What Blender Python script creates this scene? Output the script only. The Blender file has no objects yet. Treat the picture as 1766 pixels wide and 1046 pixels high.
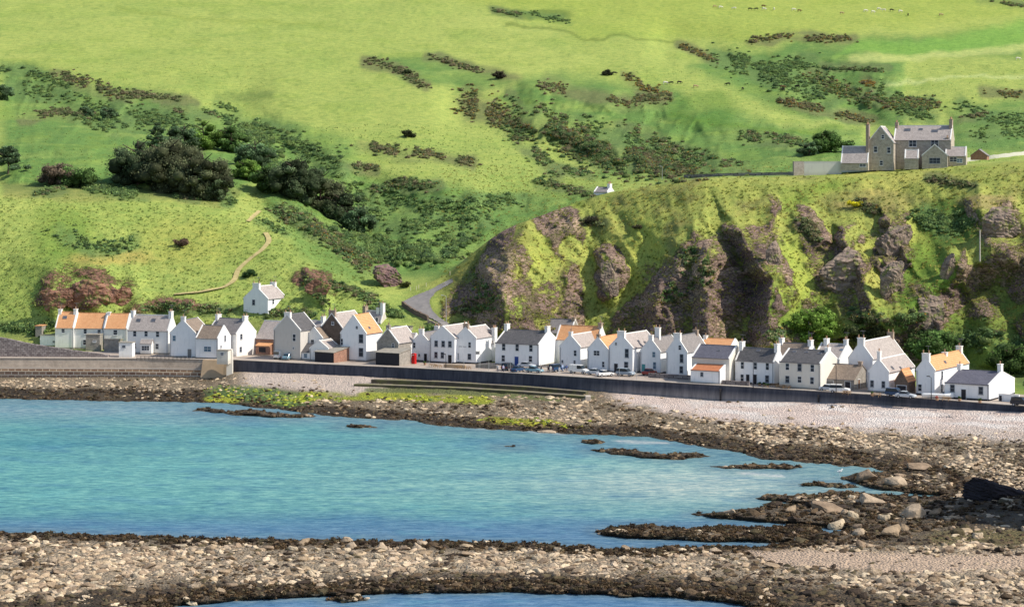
import bpy, bmesh, math, random
import numpy as np
from mathutils import Vector, Matrix

random.seed(7)
rng = np.random.default_rng(11)
F, CX, HY, CZ = 3600.0, 883.0, 272.0, 55.0      # photo-pixel focal length, centre column, horizon row, eye height
scene = bpy.context.scene
C = scene.collection

# ------------------------------------------------------------------ helpers
def tag(o, label=None, cat=None, group=None, kind=None):
    if label: o['label'] = label
    if cat: o['category'] = cat
    if group: o['group'] = group
    if kind: o['kind'] = kind
    return o

def thing(name, label, cat, loc=(0, 0, 0), rotz=0.0, group=None):
    o = bpy.data.objects.new(name, None)
    C.objects.link(o)
    o.location = loc
    o.rotation_euler = (0, 0, rotz)
    o.empty_display_size = 0.5
    return tag(o, label, cat, group)

def link(name, me, parent=None, mats=()):
    o = bpy.data.objects.new(name, me)
    C.objects.link(o)
    for m in mats:
        me.materials.append(m)
    if parent is not None:
        o.parent = parent
    return o

def np_mesh(name, V, Fc, smooth=False, cols=None, fl=None):
    """V (n,3), Fc (m,3|4) arrays -> mesh; cols (n,3) stored as colour attribute 'Col'."""
    me = bpy.data.meshes.new(name)
    V = np.ascontiguousarray(V, dtype=np.float32)
    Fc = np.ascontiguousarray(Fc, dtype=np.int32)
    n, m, k = len(V), len(Fc), Fc.shape[1]
    me.vertices.add(n)
    me.vertices.foreach_set('co', V.ravel())
    me.loops.add(m * k)
    me.loops.foreach_set('vertex_index', Fc.ravel())
    me.polygons.add(m)
    me.polygons.foreach_set('loop_start', np.arange(0, m * k, k, dtype=np.int32))
    me.polygons.foreach_set('loop_total', np.full(m, k, dtype=np.int32))
    me.polygons.foreach_set('use_smooth', np.full(m, smooth, dtype=bool))
    me.update(calc_edges=True)
    if cols is not None:
        a = me.color_attributes.new('Col', 'FLOAT_COLOR', 'POINT')
        cc = np.ones((n, 4), dtype=np.float32)
        cc[:, :3] = cols
        a.data.foreach_set('color', cc.ravel())
    if fl is not None:
        for key, arr in fl.items():
            a = me.attributes.new(key, 'FLOAT', 'POINT')
            a.data.foreach_set('value', np.ascontiguousarray(arr, dtype=np.float32))
    return me

def _h(ix, iy, iz, s):
    with np.errstate(over='ignore'):
        n = (ix.astype(np.uint32) * np.uint32(374761393) + iy.astype(np.uint32) * np.uint32(668265263)
             + iz.astype(np.uint32) * np.uint32(2147483647) + np.uint32(s * 1013904223 & 0xffffffff))
        n = (n ^ (n >> np.uint32(13))) * np.uint32(1274126177)
        n = (n ^ (n >> np.uint32(16))) * np.uint32(2246822519)
        n = n ^ (n >> np.uint32(15))
    return n.astype(np.float64) / 4294967295.0

def vnoise(x, y, z, s=0):
    x, y, z = [np.asarray(a, dtype=np.float64) for a in np.broadcast_arrays(x, y, z)]
    ix, iy, iz = np.floor(x).astype(np.int64), np.floor(y).astype(np.int64), np.floor(z).astype(np.int64)
    fx, fy, fz = x - ix, y - iy, z - iz
    fx, fy, fz = [t * t * t * (t * (t * 6 - 15) + 10) for t in (fx, fy, fz)]
    r = 0
    for dx in (0, 1):
        for dy in (0, 1):
            for dz in (0, 1):
                w = (fx if dx else 1 - fx) * (fy if dy else 1 - fy) * (fz if dz else 1 - fz)
                r = r + w * _h(ix + dx, iy + dy, iz + dz, s)
    return r * 2 - 1

def fbm(x, y, z, sc, octv=4, s=0, gain=0.5):
    a, t, r = 1.0, 0.0, 0.0
    f = 1.0 / sc
    for o in range(octv):
        r = r + a * vnoise(x * f + 17.3 * o, y * f - 5.1 * o, z * f + 9.7 * o, s + o)
        t += a
        a *= gain
        f *= 2.03
    return r / t

def ridged(x, y, z, sc, octv=4, s=0):
    a, t, r = 1.0, 0.0, 0.0
    f = 1.0 / sc
    for o in range(octv):
        r = r + a * (1 - 2 * np.abs(vnoise(x * f + 3.3 * o, y * f, z * f + 1.7 * o, s + o)))
        t += a
        a *= 0.5
        f *= 2.1
    return r / t

def sstep(a, b, x):
    t = np.clip((x - a) / (b - a), 0, 1)
    return t * t * (3 - 2 * t)

def sdf_poly(px, py, pts, ys=1.0):
    """signed distance in px (positive inside); y distances multiplied by ys."""
    P = np.array(pts, float)
    P[:, 1] *= ys
    y = py * ys
    inside = np.zeros(px.shape, bool)
    d = np.full(px.shape, 1e9)
    n = len(P)
    for i in range(n):
        x1, y1 = P[i]
        x2, y2 = P[(i + 1) % n]
        dx, dy = x2 - x1, y2 - y1
        L = dx * dx + dy * dy + 1e-9
        t = np.clip(((px - x1) * dx + (y - y1) * dy) / L, 0, 1)
        d = np.minimum(d, np.hypot(px - x1 - t * dx, y - y1 - t * dy))
        c = ((y1 > y) != (y2 > y)) & (px < dx * (y - y1) / (dy if abs(dy) > 1e-9 else 1e-9) + x1)
        inside ^= c
    return np.where(inside, d, -d)

def seg_dist(px, py, pts):
    """distance to a polyline, its side (+1 right of the downhill direction) and along-fraction"""
    d = np.full(px.shape, 1e9)
    sd = np.zeros(px.shape)
    al = np.zeros(px.shape)
    n = len(pts) - 1
    for i in range(n):
        x1, y1 = pts[i]
        x2, y2 = pts[i + 1]
        dx, dy = x2 - x1, y2 - y1
        L = dx * dx + dy * dy + 1e-9
        tt = ((px - x1) * dx + (py - y1) * dy) / L
        t = np.clip(tt, 0, 1)
        ex, ey = px - x1 - t * dx, py - y1 - t * dy
        dd = np.hypot(ex, ey)
        m = dd < d
        d = np.where(m, dd, d)
        sd = np.where(m, np.sign(dy * ex - dx * ey), sd)
        al = np.where(m, (i + t) / n, al)
    return d, sd, al

def P3(px, py, Y):
    return ((px - CX) * Y / F, Y, CZ - (py - HY) * Y / F)

def at_z(px, py, z):
    Y = F * (CZ - z) / (py - HY)
    return ((px - CX) * Y / F, Y, z)

# ------------------------------------------------------------------ materials
class NT:
    def __init__(self, name):
        self.m = bpy.data.materials.new(name)
        self.m.use_nodes = True
        self.t = self.m.node_tree
        self.n = self.t.nodes
        self.l = self.t.links
        self.b = self.n['Principled BSDF']
        self.b.inputs['Specular IOR Level'].default_value = 0.25
        self.b.inputs['Roughness'].default_value = 0.9

    def node(self, typ, **kw):
        nd = self.n.new(typ)
        for k, v in kw.items():
            if k.startswith('i_'):
                nd.inputs[k[2:].replace('_', ' ')].default_value = v
            else:
                setattr(nd, k, v)
        return nd

    def link(self, a, b):
        self.l.new(a, b)

    def coord(self, kind='Object', scale=(1, 1, 1)):
        tc = self.node('ShaderNodeTexCoord')
        mp = self.node('ShaderNodeMapping')
        mp.inputs['Scale'].default_value = scale
        self.link(tc.outputs[kind], mp.inputs['Vector'])
        return mp.outputs['Vector']

    def noise(self, scale, vec, detail=4, rough=0.6):
        nd = self.node('ShaderNodeTexNoise')
        nd.inputs['Scale'].default_value = scale
        nd.inputs['Detail'].default_value = detail
        nd.inputs['Roughness'].default_value = rough
        self.link(vec, nd.inputs['Vector'])
        return nd.outputs['Fac']

    def ramp(self, fac, stops):
        r = self.node('ShaderNodeValToRGB')
        e = r.color_ramp.elements
        while len(e) < len(stops):
            e.new(0.5)
        for el, (p, c) in zip(e, stops):
            el.position = p
            el.color = (*c, 1) if len(c) == 3 else c
        self.link(fac, r.inputs['Fac'])
        return r.outputs['Color']

    def mix(self, fac, a, b, mode='MIX'):
        nd = self.node('ShaderNodeMix', data_type='RGBA', blend_type=mode)
        for v, i in ((fac, 0), (a, 6), (b, 7)):
            if isinstance(v, (int, float)):
                nd.inputs[i].default_value = v
            elif isinstance(v, tuple):
                nd.inputs[i].default_value = (*v, 1) if len(v) == 3 else v
            else:
                self.link(v, nd.inputs[i])
        return nd.outputs[2]

    def math(self, op, a, b=0.0, clamp=False):
        nd = self.node('ShaderNodeMath', operation=op, use_clamp=clamp)
        for v, i in ((a, 0), (b, 1)):
            if isinstance(v, (int, float)):
                nd.inputs[i].default_value = v
            else:
                self.link(v, nd.inputs[i])
        return nd.outputs[0]

    def attr(self, name):
        nd = self.node('ShaderNodeAttribute', attribute_name=name)
        return nd

    def bump(self, h, strength=0.3, dist=1.0):
        nd = self.node('ShaderNodeBump')
        nd.inputs['Strength'].default_value = strength
        nd.inputs['Distance'].default_value = dist
        self.link(h, nd.inputs['Height'])
        self.link(nd.outputs['Normal'], self.b.inputs['Normal'])
        return nd

    def color(self, c):
        if isinstance(c, tuple):
            self.b.inputs['Base Color'].default_value = (*c, 1)
        else:
            self.link(c, self.b.inputs['Base Color'])

def mottled(name, c, var=0.25, scale=1.2, rough=0.9, bump=0.1, dirt=None, spec=0.25, stretch=(1, 1, 1)):
    t = NT(name)
    v = t.coord('Object', stretch)
    n1 = t.noise(scale, v, 6, 0.65)
    lo = tuple(x * (1 - var) for x in c)
    hi = tuple(min(1, x * (1 + var)) for x in c)
    col = t.ramp(n1, [(0.3, lo), (0.7, hi)])
    if dirt:
        n2 = t.noise(scale * 0.35, v, 5, 0.7)
        f = t.ramp(n2, [(0.45, (0, 0, 0)), (0.72, (1, 1, 1))])
        col = t.mix(f, col, dirt)
    t.color(col)
    t.b.inputs['Roughness'].default_value = rough
    t.b.inputs['Specular IOR Level'].default_value = spec
    if bump:
        t.bump(t.noise(scale * 5, v, 4, 0.6), bump, 0.1)
    return t.m

def vcol_mat(name, var=0.3, scale=1.5, rough=0.95, bump=0.4, bdist=0.2, transl=0.0):
    t = NT(name)
    v = t.coord('Object')
    n1 = t.noise(scale, v, 5, 0.65)
    k = t.ramp(n1, [(0.25, (1 - var,) * 3), (0.75, (1 + var,) * 3)])
    t.color(t.mix(1.0, t.attr('Col').outputs['Color'], k, 'MULTIPLY'))
    t.b.inputs['Roughness'].default_value = rough
    t.b.inputs['Specular IOR Level'].default_value = 0.15
    if bump:
        t.bump(t.noise(scale * 3, v, 4, 0.6), bump, bdist)
    return t.m

# ------------------------------------------------------------------ small mesh kit (bmesh)
def bm_box(bm, x0, x1, y0, y1, z0, z1):
    vs = [bm.verts.new(p) for p in ((x0, y0, z0), (x1, y0, z0), (x1, y1, z0), (x0, y1, z0),
                                    (x0, y0, z1), (x1, y0, z1), (x1, y1, z1), (x0, y1, z1))]
    for f in ((0, 3, 2, 1), (4, 5, 6, 7), (0, 1, 5, 4), (1, 2, 6, 5), (2, 3, 7, 6), (3, 0, 4, 7)):
        bm.faces.new([vs[i] for i in f])
    return vs

def bm_obox(bm, p, u, v, n, wu, wv, n0, n1):
    """box centred on p in the plane (u,v), from n0 to n1 along n"""
    p, u, v, n = Vector(p), Vector(u), Vector(v), Vector(n)
    c = []
    for k in (n0, n1):
        for a, b in ((-1, -1), (1, -1), (1, 1), (-1, 1)):
            c.append(bm.verts.new(p + u * (a * wu / 2) + v * (b * wv / 2) + n * k))
    for f in ((0, 3, 2, 1), (4, 5, 6, 7), (0, 1, 5, 4), (1, 2, 6, 5), (2, 3, 7, 6), (3, 0, 4, 7)):
        bm.faces.new([c[i] for i in f])

def bm_prism(bm, poly, d0, d1, axis='y'):
    """extrude an (a,z) polygon; axis y: poly is in x,z ; axis x: poly is in y,z"""
    def pt(a, z, d):
        return (a, d, z) if axis == 'y' else (d, a, z)
    A = [bm.verts.new(pt(a, z, d0)) for a, z in poly]
    B = [bm.verts.new(pt(a, z, d1)) for a, z in poly]
    n = len(poly)
    bm.faces.new(A)
    bm.faces.new(B[::-1])
    for i in range(n):
        bm.faces.new([A[i], B[i], B[(i + 1) % n], A[(i + 1) % n]])

def bm_tube(bm, p0, p1, r0, r1=None, seg=8):
    r1 = r0 if r1 is None else r1
    p0, p1 = Vector(p0), Vector(p1)
    d = (p1 - p0).normalized()
    a = d.orthogonal().normalized()
    b = d.cross(a)
    R = []
    for p, r in ((p0, r0), (p1, r1)):
        R.append([bm.verts.new(p + a * (r * math.cos(2 * math.pi * i / seg)) + b * (r * math.sin(2 * math.pi * i / seg))) for i in range(seg)])
    for i in range(seg):
        bm.faces.new([R[0][i], R[0][(i + 1) % seg], R[1][(i + 1) % seg], R[1][i]])
    bm.faces.new(R[0][::-1])
    bm.faces.new(R[1])

def bm_obj(name, bm, mat, parent=None, bevel=0.0, smooth=False):
    bmesh.ops.recalc_face_normals(bm, faces=bm.faces)
    if bevel:
        bmesh.ops.bevel(bm, geom=list(bm.edges), offset=bevel, segments=1, affect='EDGES')
    me = bpy.data.meshes.new(name)
    bm.to_mesh(me)
    bm.free()
    if smooth:
        for p in me.polygons:
            p.use_smooth = True
    return link(name, me, parent, [mat] if not isinstance(mat, (list, tuple)) else mat)
# ------------------------------------------------------------------ scrub patches traced on the hill: outline, half width, clumps, kind, label
THK = [
 ([(630,105),(665,112),(700,125),(735,150)], 12, 70, 'g', 'dark gorse spray high on the middle field', dict()),
 ([(740,97),(800,115),(850,128),(885,132)], 9, 70, 'g', 'broken gorse line climbing the middle field', dict()),
 ([(815,165),(825,190),(868,205)], 30, 170, 'g', 'rounded gorse mound left of the gully', dict(tip=.12)),
 ([(875,150),(905,215)], 8, 20, 'm', 'thin bushes joining the gorse mound', dict()),
 ([(940,145),(1000,165),(1060,175),(1150,168)], 17, 190, 'g', 'long gorse bank below the grazing field', dict(tip=.08)),
 ([(1080,130),(1105,150),(1150,160)], 10, 50, 'g', 'orange-flowered gorse beside the cattle', dict(tip=.3)),
 ([(870,212),(915,216)], 8, 30, 'g', 'small gorse strip at the gully head', dict(tip=.1)),
 ([(930,205),(965,225),(1010,255),(1070,275),(1150,292)], 38, 560, 'm', 'broad scrub slope filling the middle gully', dict(tip=.06, rmin=1.1, rmax=2.3)),
 ([(1060,255),(1170,290),(1200,300)], 20, 120, 'g', 'brown gorse low in the middle gully', dict(tip=.08)),
 ([(622,252),(680,262),(750,265),(815,280)], 13, 170, 'g', 'gorse belt across the lower middle field', dict(tip=.05)),
 ([(598,286),(650,290)], 8, 36, 'g', 'short gorse patch beside the dark conifers', dict(tip=.04)),
 ([(925,312),(985,326),(1020,338)], 9, 55, 'm', 'dark bushes behind the headland crest', dict()),
 ([(960,290),(1020,303)], 9, 45, 'm', 'bushes above the small crest cottage', dict()),
 ([(1075,217),(1130,242),(1200,272),(1290,292)], 17, 170, 'm', 'mixed scrub running down to the headland road', dict(tip=.05)),
 ([(1170,78),(1200,90),(1240,108)], 8, 50, 'g', 'gorse on the upper right gully lip', dict(tip=.22)),
 ([(1240,98),(1290,115),(1330,120),(1400,108)], 24, 230, 'b', 'grey-green scrub in the upper right gully', dict()),
 ([(1290,72),(1350,62),(1400,68),(1475,66)], 9, 110, 'g', 'gorse hedge along the top of the right gully', dict(tip=.16)),
 ([(1345,175),(1400,185),(1460,200),(1505,212)], 9, 130, 'g', 'gorse fringe above the stone house', dict(tip=.16)),
 ([(1400,128),(1440,155),(1500,175),(1610,182)], 20, 260, 'm', 'dense scrub in the lower right gully', dict(tip=.10)),
 ([(1420,118),(1530,122)], 6, 50, 'm', 'thin scrub line across the right field', dict()),
 ([(1490,140),(1502,148)], 7, 20, 'g', 'bright orange gorse in the right gully', dict(tip=.5)),
 ([(1705,158),(1766,166),(1800,170)], 11, 60, 'g', 'gorse at the right edge above the stone house', dict(tip=.18)),
 ([(1660,205),(1700,196)], 6, 24, 'g', 'low gorse on the slope right of the stone house', dict(tip=.05)),
 ([(1680,235),(1766,225),(1800,240)], 16, 80, 'b', 'rough green bushes right of the stone house', dict(rmin=.6, rmax=1.2)),
 ([(1285,235),(1330,240),(1385,245)], 14, 120, 'm', 'bushy hedge left of the round green bush', dict()),
 ([(0,120),(60,128),(115,150)], 12, 70, 'b', 'bushes at the upper left edge', dict()),
 ([(100,130),(170,150),(225,172)], 16, 110, 'g', 'brown gorse at the upper left', dict(tip=.02)),
 ([(225,160),(290,172),(335,180)], 11, 90, 'g', 'dark heather-brown scrub above the left conifers', dict(tip=.0)),
 ([(38,205),(100,192),(152,200)], 11, 80, 'g', 'brown scrub on the left slope', dict(tip=.0)),
 ([(280,185),(350,196),(372,200)], 8, 50, 'g', 'scrub strip above the left wood', dict(tip=.0)),
 ([(140,195),(200,220),(260,205),(330,215)], 24, 170, 'b', 'green bushes above the left wood', dict()),
 ([(380,180),(415,190)], 10, 26, 'b', 'pale bushes at the edge of the field', dict(rmin=.6, rmax=1.1)),
 ([(410,215),(450,245),(470,285),(480,325)], 22, 190, 'b', 'green thicket right of the left wood', dict(rmin=1.1, rmax=2.2)),
 ([(60,335),(110,322)], 8, 30, 'm', 'brown hedge at the left terrace of the hill', dict()),
 ([(150,322),(200,330),(250,338)], 13, 130, 'b', 'bright green hedge below the left wood', dict(rmin=1.0, rmax=1.8)),
 ([(265,335),(345,342)], 7, 60, 'm', 'low mixed hedge below the dark conifers', dict(rmin=.7, rmax=1.3)),
 ([(390,330),(400,350)], 8, 26, 'b', 'small bushes beside the top of the path', dict(rmin=.7, rmax=1.2)),
 ([(485,365),(540,390),(590,425),(640,462)], 20, 210, 'm', 'brown and green scrub below the right-hand conifers', dict(tip=.05)),
 ([(445,380),(490,400)], 8, 26, 'b', 'small bushes beside the upper path', dict(rmin=.5, rmax=1.0)),
 ([(590,400),(650,425),(700,440),(770,425),(800,410)], 30, 260, 'b', 'leafy valley bushes above the lane', dict(rmin=1.0, rmax=2.2)),
 ([(640,330),(700,315),(750,320)], 14, 90, 'm', 'scrub knoll in the middle valley', dict()),
 ([(640,420),(660,450)], 14, 70, 'b', 'bushes above the round purple rock', dict(rmin=.9, rmax=1.8)),
 ([(720,445),(760,440),(800,445)], 4, 30, 'm', 'dark hedge along the top of the lane', dict(rmin=.5, rmax=.9)),
 ([(560,490),(610,500),(650,520)], 12, 60, 'm', 'scrub on the spur left of the lane', dict(rmin=.6, rmax=1.2)),
 ([(640,535),(668,530),(690,545)], 9, 60, 'b', 'bushes between the orange-roofed house and the lane', dict(rmin=.7, rmax=1.5)),
 ([(460,540),(500,538),(540,545)], 9, 60, 'm', 'dark bushes behind the tall grey gable', dict(rmin=.6, rmax=1.3)),
 ([(740,565),(760,572)], 8, 30, 'b', 'small green bushes under the lane wall', dict(rmin=.6, rmax=1.2)),
 ([(1590,575),(1640,590),(1700,585),(1766,600),(1800,600)], 24, 110, 'b', 'tangled bushes behind the right end of the row', dict(rmin=.9, rmax=2.0)),
 ([(1540,560),(1590,545),(1570,600)], 14, 50, 'm', 'bushes at the foot of the right cliff', dict(rmin=.8, rmax=1.8)),
 ([(1750,620),(1766,650),(1790,660)], 18, 70, 'b', 'green hedge behind the last cottage', dict(rmin=.8, rmax=1.6)),
 ([(1480,545),(1520,555)], 16, 60, 'm', 'grey-green bushes right of the round bright tree', dict(rmin=.8, rmax=1.8)),
 ([(1330,590),(1350,570)], 12, 40, 'm', 'bushes left of the round bright tree', dict(rmin=.6, rmax=1.4)),
 ([(1010,380),(1040,390)], 8, 24, 'g', 'dark bush patch on the headland grass', dict(tip=.02, rmin=.5, rmax=1.1)),
 ([(1385,380),(1405,410)], 12, 60, 'g', 'dark heather patch on the headland slope', dict(tip=.02, rmin=.5, rmax=1.1)),
 ([(1480,345),(1510,365),(1500,360)], 9, 50, 'g', 'dark gorse on the headland brow', dict(tip=.02, rmin=.6, rmax=1.2)),
 ([(1590,370),(1640,395),(1660,380)], 22, 150, 'b', 'deep green bushes in the shaded headland gully', dict(rmin=.6, rmax=1.3)),
 ([(1600,310),(1680,320)], 8, 40, 'g', 'low dark scrub under the boundary wall', dict(tip=.0, rmin=.4, rmax=.9)),
 ([(560,520),(530,480)], 10, 30, 'm', 'scrub over the small red rock face', dict(rmin=.5, rmax=1.0)),
 ([(0,560),(60,572),(90,560)], 14, 60, 'b', 'bushes behind the first cottage at the far left', dict(rmin=.6, rmax=1.3)),
 ([(250,530),(330,530),(400,535)], 12, 90, 'm', 'scrub on the rock band behind the left cottages', dict(rmin=.5, rmax=1.1)),
 ([(100,400),(170,430),(230,420)], 20, 70, 'b', 'soft green bracken on the left hill face', dict(rmin=.4, rmax=.9)),
 ([(1180,430),(1210,470),(1150,520)], 22, 90, 'm', 'ivy and scrub clinging to the big shaded cliff', dict(rmin=.4, rmax=1.0)),
 ([(820,480),(850,520),(800,540)], 18, 70, 'm', 'scrub clinging to the cliff beside the lane', dict(rmin=.4, rmax=.9)),
 ([(20,150),(100,165),(160,185),(230,200),(300,200)], 24, 150, 'b', 'loose green scrub spread over the upper left slope', dict(rmin=.7, rmax=1.5)),
 ([(330,190),(400,205),(470,225)], 12, 90, 'b', 'pale green scrub above the left wood at the field edge', dict(rmin=.7, rmax=1.4)),
 ([(480,230),(540,260),(590,290),(620,340),(650,380)], 26, 190, 'b', 'dense green bracken filling the left valley slope', dict(rmin=.8, rmax=1.7)),
 ([(650,350),(740,360),(830,350),(900,345)], 24, 150, 'b', 'soft green bracken across the middle valley', dict(rmin=.6, rmax=1.3)),
 ([(680,390),(760,385),(840,380)], 20, 130, 'b', 'green bushes in the fold behind the headland nose', dict(rmin=.7, rmax=1.5)),
 ([(1000,215),(1080,245),(1150,270),(1230,280)], 26, 170, 'b', 'green bracken on the slope above the headland crest', dict(rmin=.7, rmax=1.5)),
 ([(880,225),(930,270),(960,300)], 18, 110, 'm', 'mixed scrub at the head of the middle gully', dict(rmin=.8, rmax=1.6)),
 ([(1250,105),(1320,130),(1380,150),(1430,175)], 26, 170, 'b', 'grey-green bushes filling the upper right gully floor', dict(rmin=.9, rmax=1.9)),
 ([(1520,150),(1560,190),(1600,200)], 16, 90, 'b', 'green bushes on the right bank of the gully', dict(rmin=.8, rmax=1.6)),
 ([(1660,180),(1720,210),(1790,200)], 18, 90, 'b', 'coarse green growth on the far right slope', dict(rmin=.7, rmax=1.4)),
 ([(1690,1),(1730,6),(1790,14)], 5, 60, 'm', 'dark hedge crossing the top right corner', dict(rmin=.9, rmax=1.6)),
 ([(850,17),(880,24),(900,26)], 5, 40, 'm', 'dark scrub patch near the top of the hill', dict(rmin=.9, rmax=1.7)),
 ([(915,22),(950,32),(985,38)], 7, 50, 'b', 'green scrub patch near the top of the hill', dict(rmin=.7, rmax=1.3)),
]
# ------------------------------------------------------------------ the quay line (top edge of the sea wall, z = 5)
ZS = 5.0
QX = np.array([-400, -240, 0, 250, 398, 520, 660, 800, 920, 1040, 1240, 1400, 1520, 1640, 1766, 1900, 2100], float)
QY = np.array([617, 617, 617, 618, 620, 626, 632, 638.5, 645, 652.5, 664, 673.5, 681, 690, 700, 711, 728], float)
def quayY(px):
    return F * (CZ - ZS) / (np.interp(px, QX, QY) - HY)

# ------------------------------------------------------------------ hills: a control net of ray columns
cols = [  # px, foot, mid1, mid2, top, back, valley   as (py, Y)
 (-400, (585,556),(535,568),(430,590),(335,625),(325,642),(315,655)),
 (0,    (585,556),(530,568),(430,590),(335,625),(322,642),(312,655)),
 (100,  (562,556),(522,563),(455,574),(335,625),(322,642),(312,655)),
 (240,  (565,556),(512,564),(440,588),(345,622),(330,640),(318,652)),
 (400,  (570,550),(505,564),(440,590),(365,618),(345,640),(325,660)),
 (480,  (570,544),(500,562),(430,590),(395,613),(375,632),(350,655)),
 (560,  (575,540),(520,554),(490,565),(465,580),(450,590),(430,600)),
 (640,  (580,536),(545,547),(525,555),(505,565),(490,572),(470,585)),
 (700,  (585,533),(560,540),(530,550),(505,565),(485,577),(460,592)),
 (770, (582,533), (545,543), (505,555.4), (478,569.2), (472,575), (465,590)),
 (820, (582,533), (530,544), (470,558.8), (430,570.4), (432,572), (450,600)),
 (870, (585,535), (520,546), (450,559.2), (392,574.6), (396,575), (440,620)),
 (905, (590,536), (510,548), (440,561.8), (380,577.4), (384,580), (430,635)),
 (1030, (595,527), (520,541), (430,554), (334,570), (334,575), (400,650)),
 (1200, (610,508), (530,520), (430,534.6), (306,555.8), (304,580), (350,650)),
 (1370, (620,498), (540,511), (430,526.8), (302,553.4), (300,600), (330,650)),
 (1500, (625,492), (540,505), (430,522.8), (296,550.4), (291,600), (320,650)),
 (1640, (640,482), (560,496), (450,512.8), (285,543.4), (283,600), (310,650)),
 (1766, (650,473), (570,487), (470,502.8), (272,536.4), (276,600), (300,650)),
 (2150, (670,460), (580,477), (480,492.8), (260,528.4), (270,600), (290,650))]
GP = [-170, -110, -60, 0, 50, 100, 150, 200, 250, 300, 350, 400, 450, 500]
GY = [1650, 1430, 1290, 1150, 1050, 970, 900, 840, 785, 738, 700, 668, 640, 620]
STEP = 3.0
PXS = np.arange(-270, 2040, STEP)
nc = len(PXS)
cpx = np.array([c[0] for c in cols], float)
segn = [6, 22, 40, 44, 52, 16, 16]           # rows per interval: quay->back of street->foot->m1->m2->top->back->valley
NB = 250
bg_t = np.linspace(0, 1, NB + 1)[1:]
node_py, node_Y = [], []
Yq = quayY(PXS)
node_Y.append(Yq + 0.6); node_py.append(HY + F * (CZ - 4.85) / (Yq + 0.6))
footpy = np.interp(PXS, cpx, [c[1][0] for c in cols]); footY = np.interp(PXS, cpx, [c[1][1] for c in cols])
Ysb = np.maximum(Yq + 8, footY - 9)
node_Y.append(Ysb); node_py.append(HY + F * (CZ - 4.9) / Ysb)
for k in range(1, 7):
    node_py.append(np.interp(PXS, cpx, [c[k][0] for c in cols]))
    node_Y.append(np.interp(PXS, cpx, [c[k][1] for c in cols]))
RY, RPY, RV = [node_Y[0]], [node_py[0]], [0.0]
for k, n in enumerate(segn):
    for j in range(1, n + 1):
        t = j / n
        RY.append(node_Y[k] * (1 - t) + node_Y[k + 1] * t)
        RPY.append(node_py[k] * (1 - t) + node_py[k + 1] * t)
        RV.append(k + t)
pv, Yv = node_py[-1], node_Y[-1]
for t in bg_t:
    py = pv * (1 - t) + (-165) * t
    g = np.interp(-py, [-p for p in GP[::-1]], GY[::-1])
    w = sstep(0, 120, pv - py)
    RY.append((Yv + (pv - py) * 0.35) * (1 - w) + g * w)
    RPY.append(py)
    RV.append(7 + t)
GYY = np.array(RY); GPY = np.array(RPY); RV = np.array(RV)
def smooth(a, n, axis):
    for _ in range(n):
        p = np.pad(a, [(1, 1) if i == axis else (0, 0) for i in range(2)], mode='edge')
        if axis == 0:
            a = (p[:-2] + 2 * p[1:-1] + p[2:]) / 4
        else:
            a = (p[:, :-2] + 2 * p[:, 1:-1] + p[:, 2:]) / 4
    return a
r0 = 30
for _ in range(2):
    GYY[r0:] = smooth(GYY[r0:], 25, 0); GPY[r0:] = smooth(GPY[r0:], 25, 0)
    GYY = smooth(GYY, 60, 1); GPY = smooth(GPY, 40, 1)
nr = GYY.shape[0]
PXG = np.broadcast_to(PXS, (nr, nc)).copy()
VG = np.broadcast_to(RV[:, None], (nr, nc))

cliff = sstep(1.9, 2.3, VG) * (1 - sstep(5.0, 5.4, VG))
cliff_low = sstep(1.6, 2.1, VG)
bgm = sstep(6.0, 7.0, VG)

# ---- buttresses and gullies (ridge line, amplitude m, falloff left px, right px)
ridges = [
 ([(905,385),(880,430),(872,500),(880,575)], 21, 125, 60),
 ([(985,440),(972,500),(985,570)], 5, 26, 40),
 ([(1045,440),(1060,475),(1050,505)], 6, 26, 26),
 ([(1195,395),(1170,450),(1150,530),(1165,600)], 7, 95, 60),
 ([(1268,385),(1300,425),(1335,480),(1325,600)], 16, 110, 38),
 ([(1222,430),(1215,480),(1225,600)], 10, 70, 34),
 ([(1150,470),(1128,530),(1120,600)], 8, 62, 36),
 ([(1325,350),(1348,455)], 5, 26, 28),
 ([(1385,365),(1412,415)], 4, 24, 26),
 ([(1458,412),(1484,455),(1500,530)], 11, 100, 26),
 ([(1530,378),(1568,448)], 7, 45, 16),
 ([(1520,445),(1545,480),(1548,530)], 8, 36, 20),
 ([(1636,420),(1640,480)], 6, 30, 22),
 ([(1800,400),(1766,418),(1690,446),(1612,492),(1560,535),(1500,560)], 11, 60, 120),
 ([(1608,490),(1622,540),(1630,580)], 5, 36, 44),
 ([(1690,345),(1718,420)], 8, 70, 34),
 ([(1820,400),(1790,460),(1800,560)], 11, 60, 60),
 ([(1700,520),(1720,600)], 5, 50, 50),
 ([(165,452),(170,520)], 5, 60, 55),
 ([(100,470),(95,530)], 4, 36, 36),
 ([(225,470),(245,540)], 3, 25, 40),
 ([(535,468),(548,505)], 5, 40, 30),
 ([(330,515),(340,560)], 3, 70, 60),
 ([(470,330),(560,440),(640,500)], 5, 60, 60),
]
wx = 9 * fbm(PXG, GPY, 0, 60, 3, 5) + 4 * fbm(PXG, GPY, 0, 18, 2, 9)
wy = 9 * fbm(PXG, GPY, 5, 60, 3, 6) + 4 * fbm(PXG, GPY, 7, 18, 2, 3)
PRO = np.zeros_like(GYY)
STEEPL = np.zeros_like(GYY)
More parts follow.
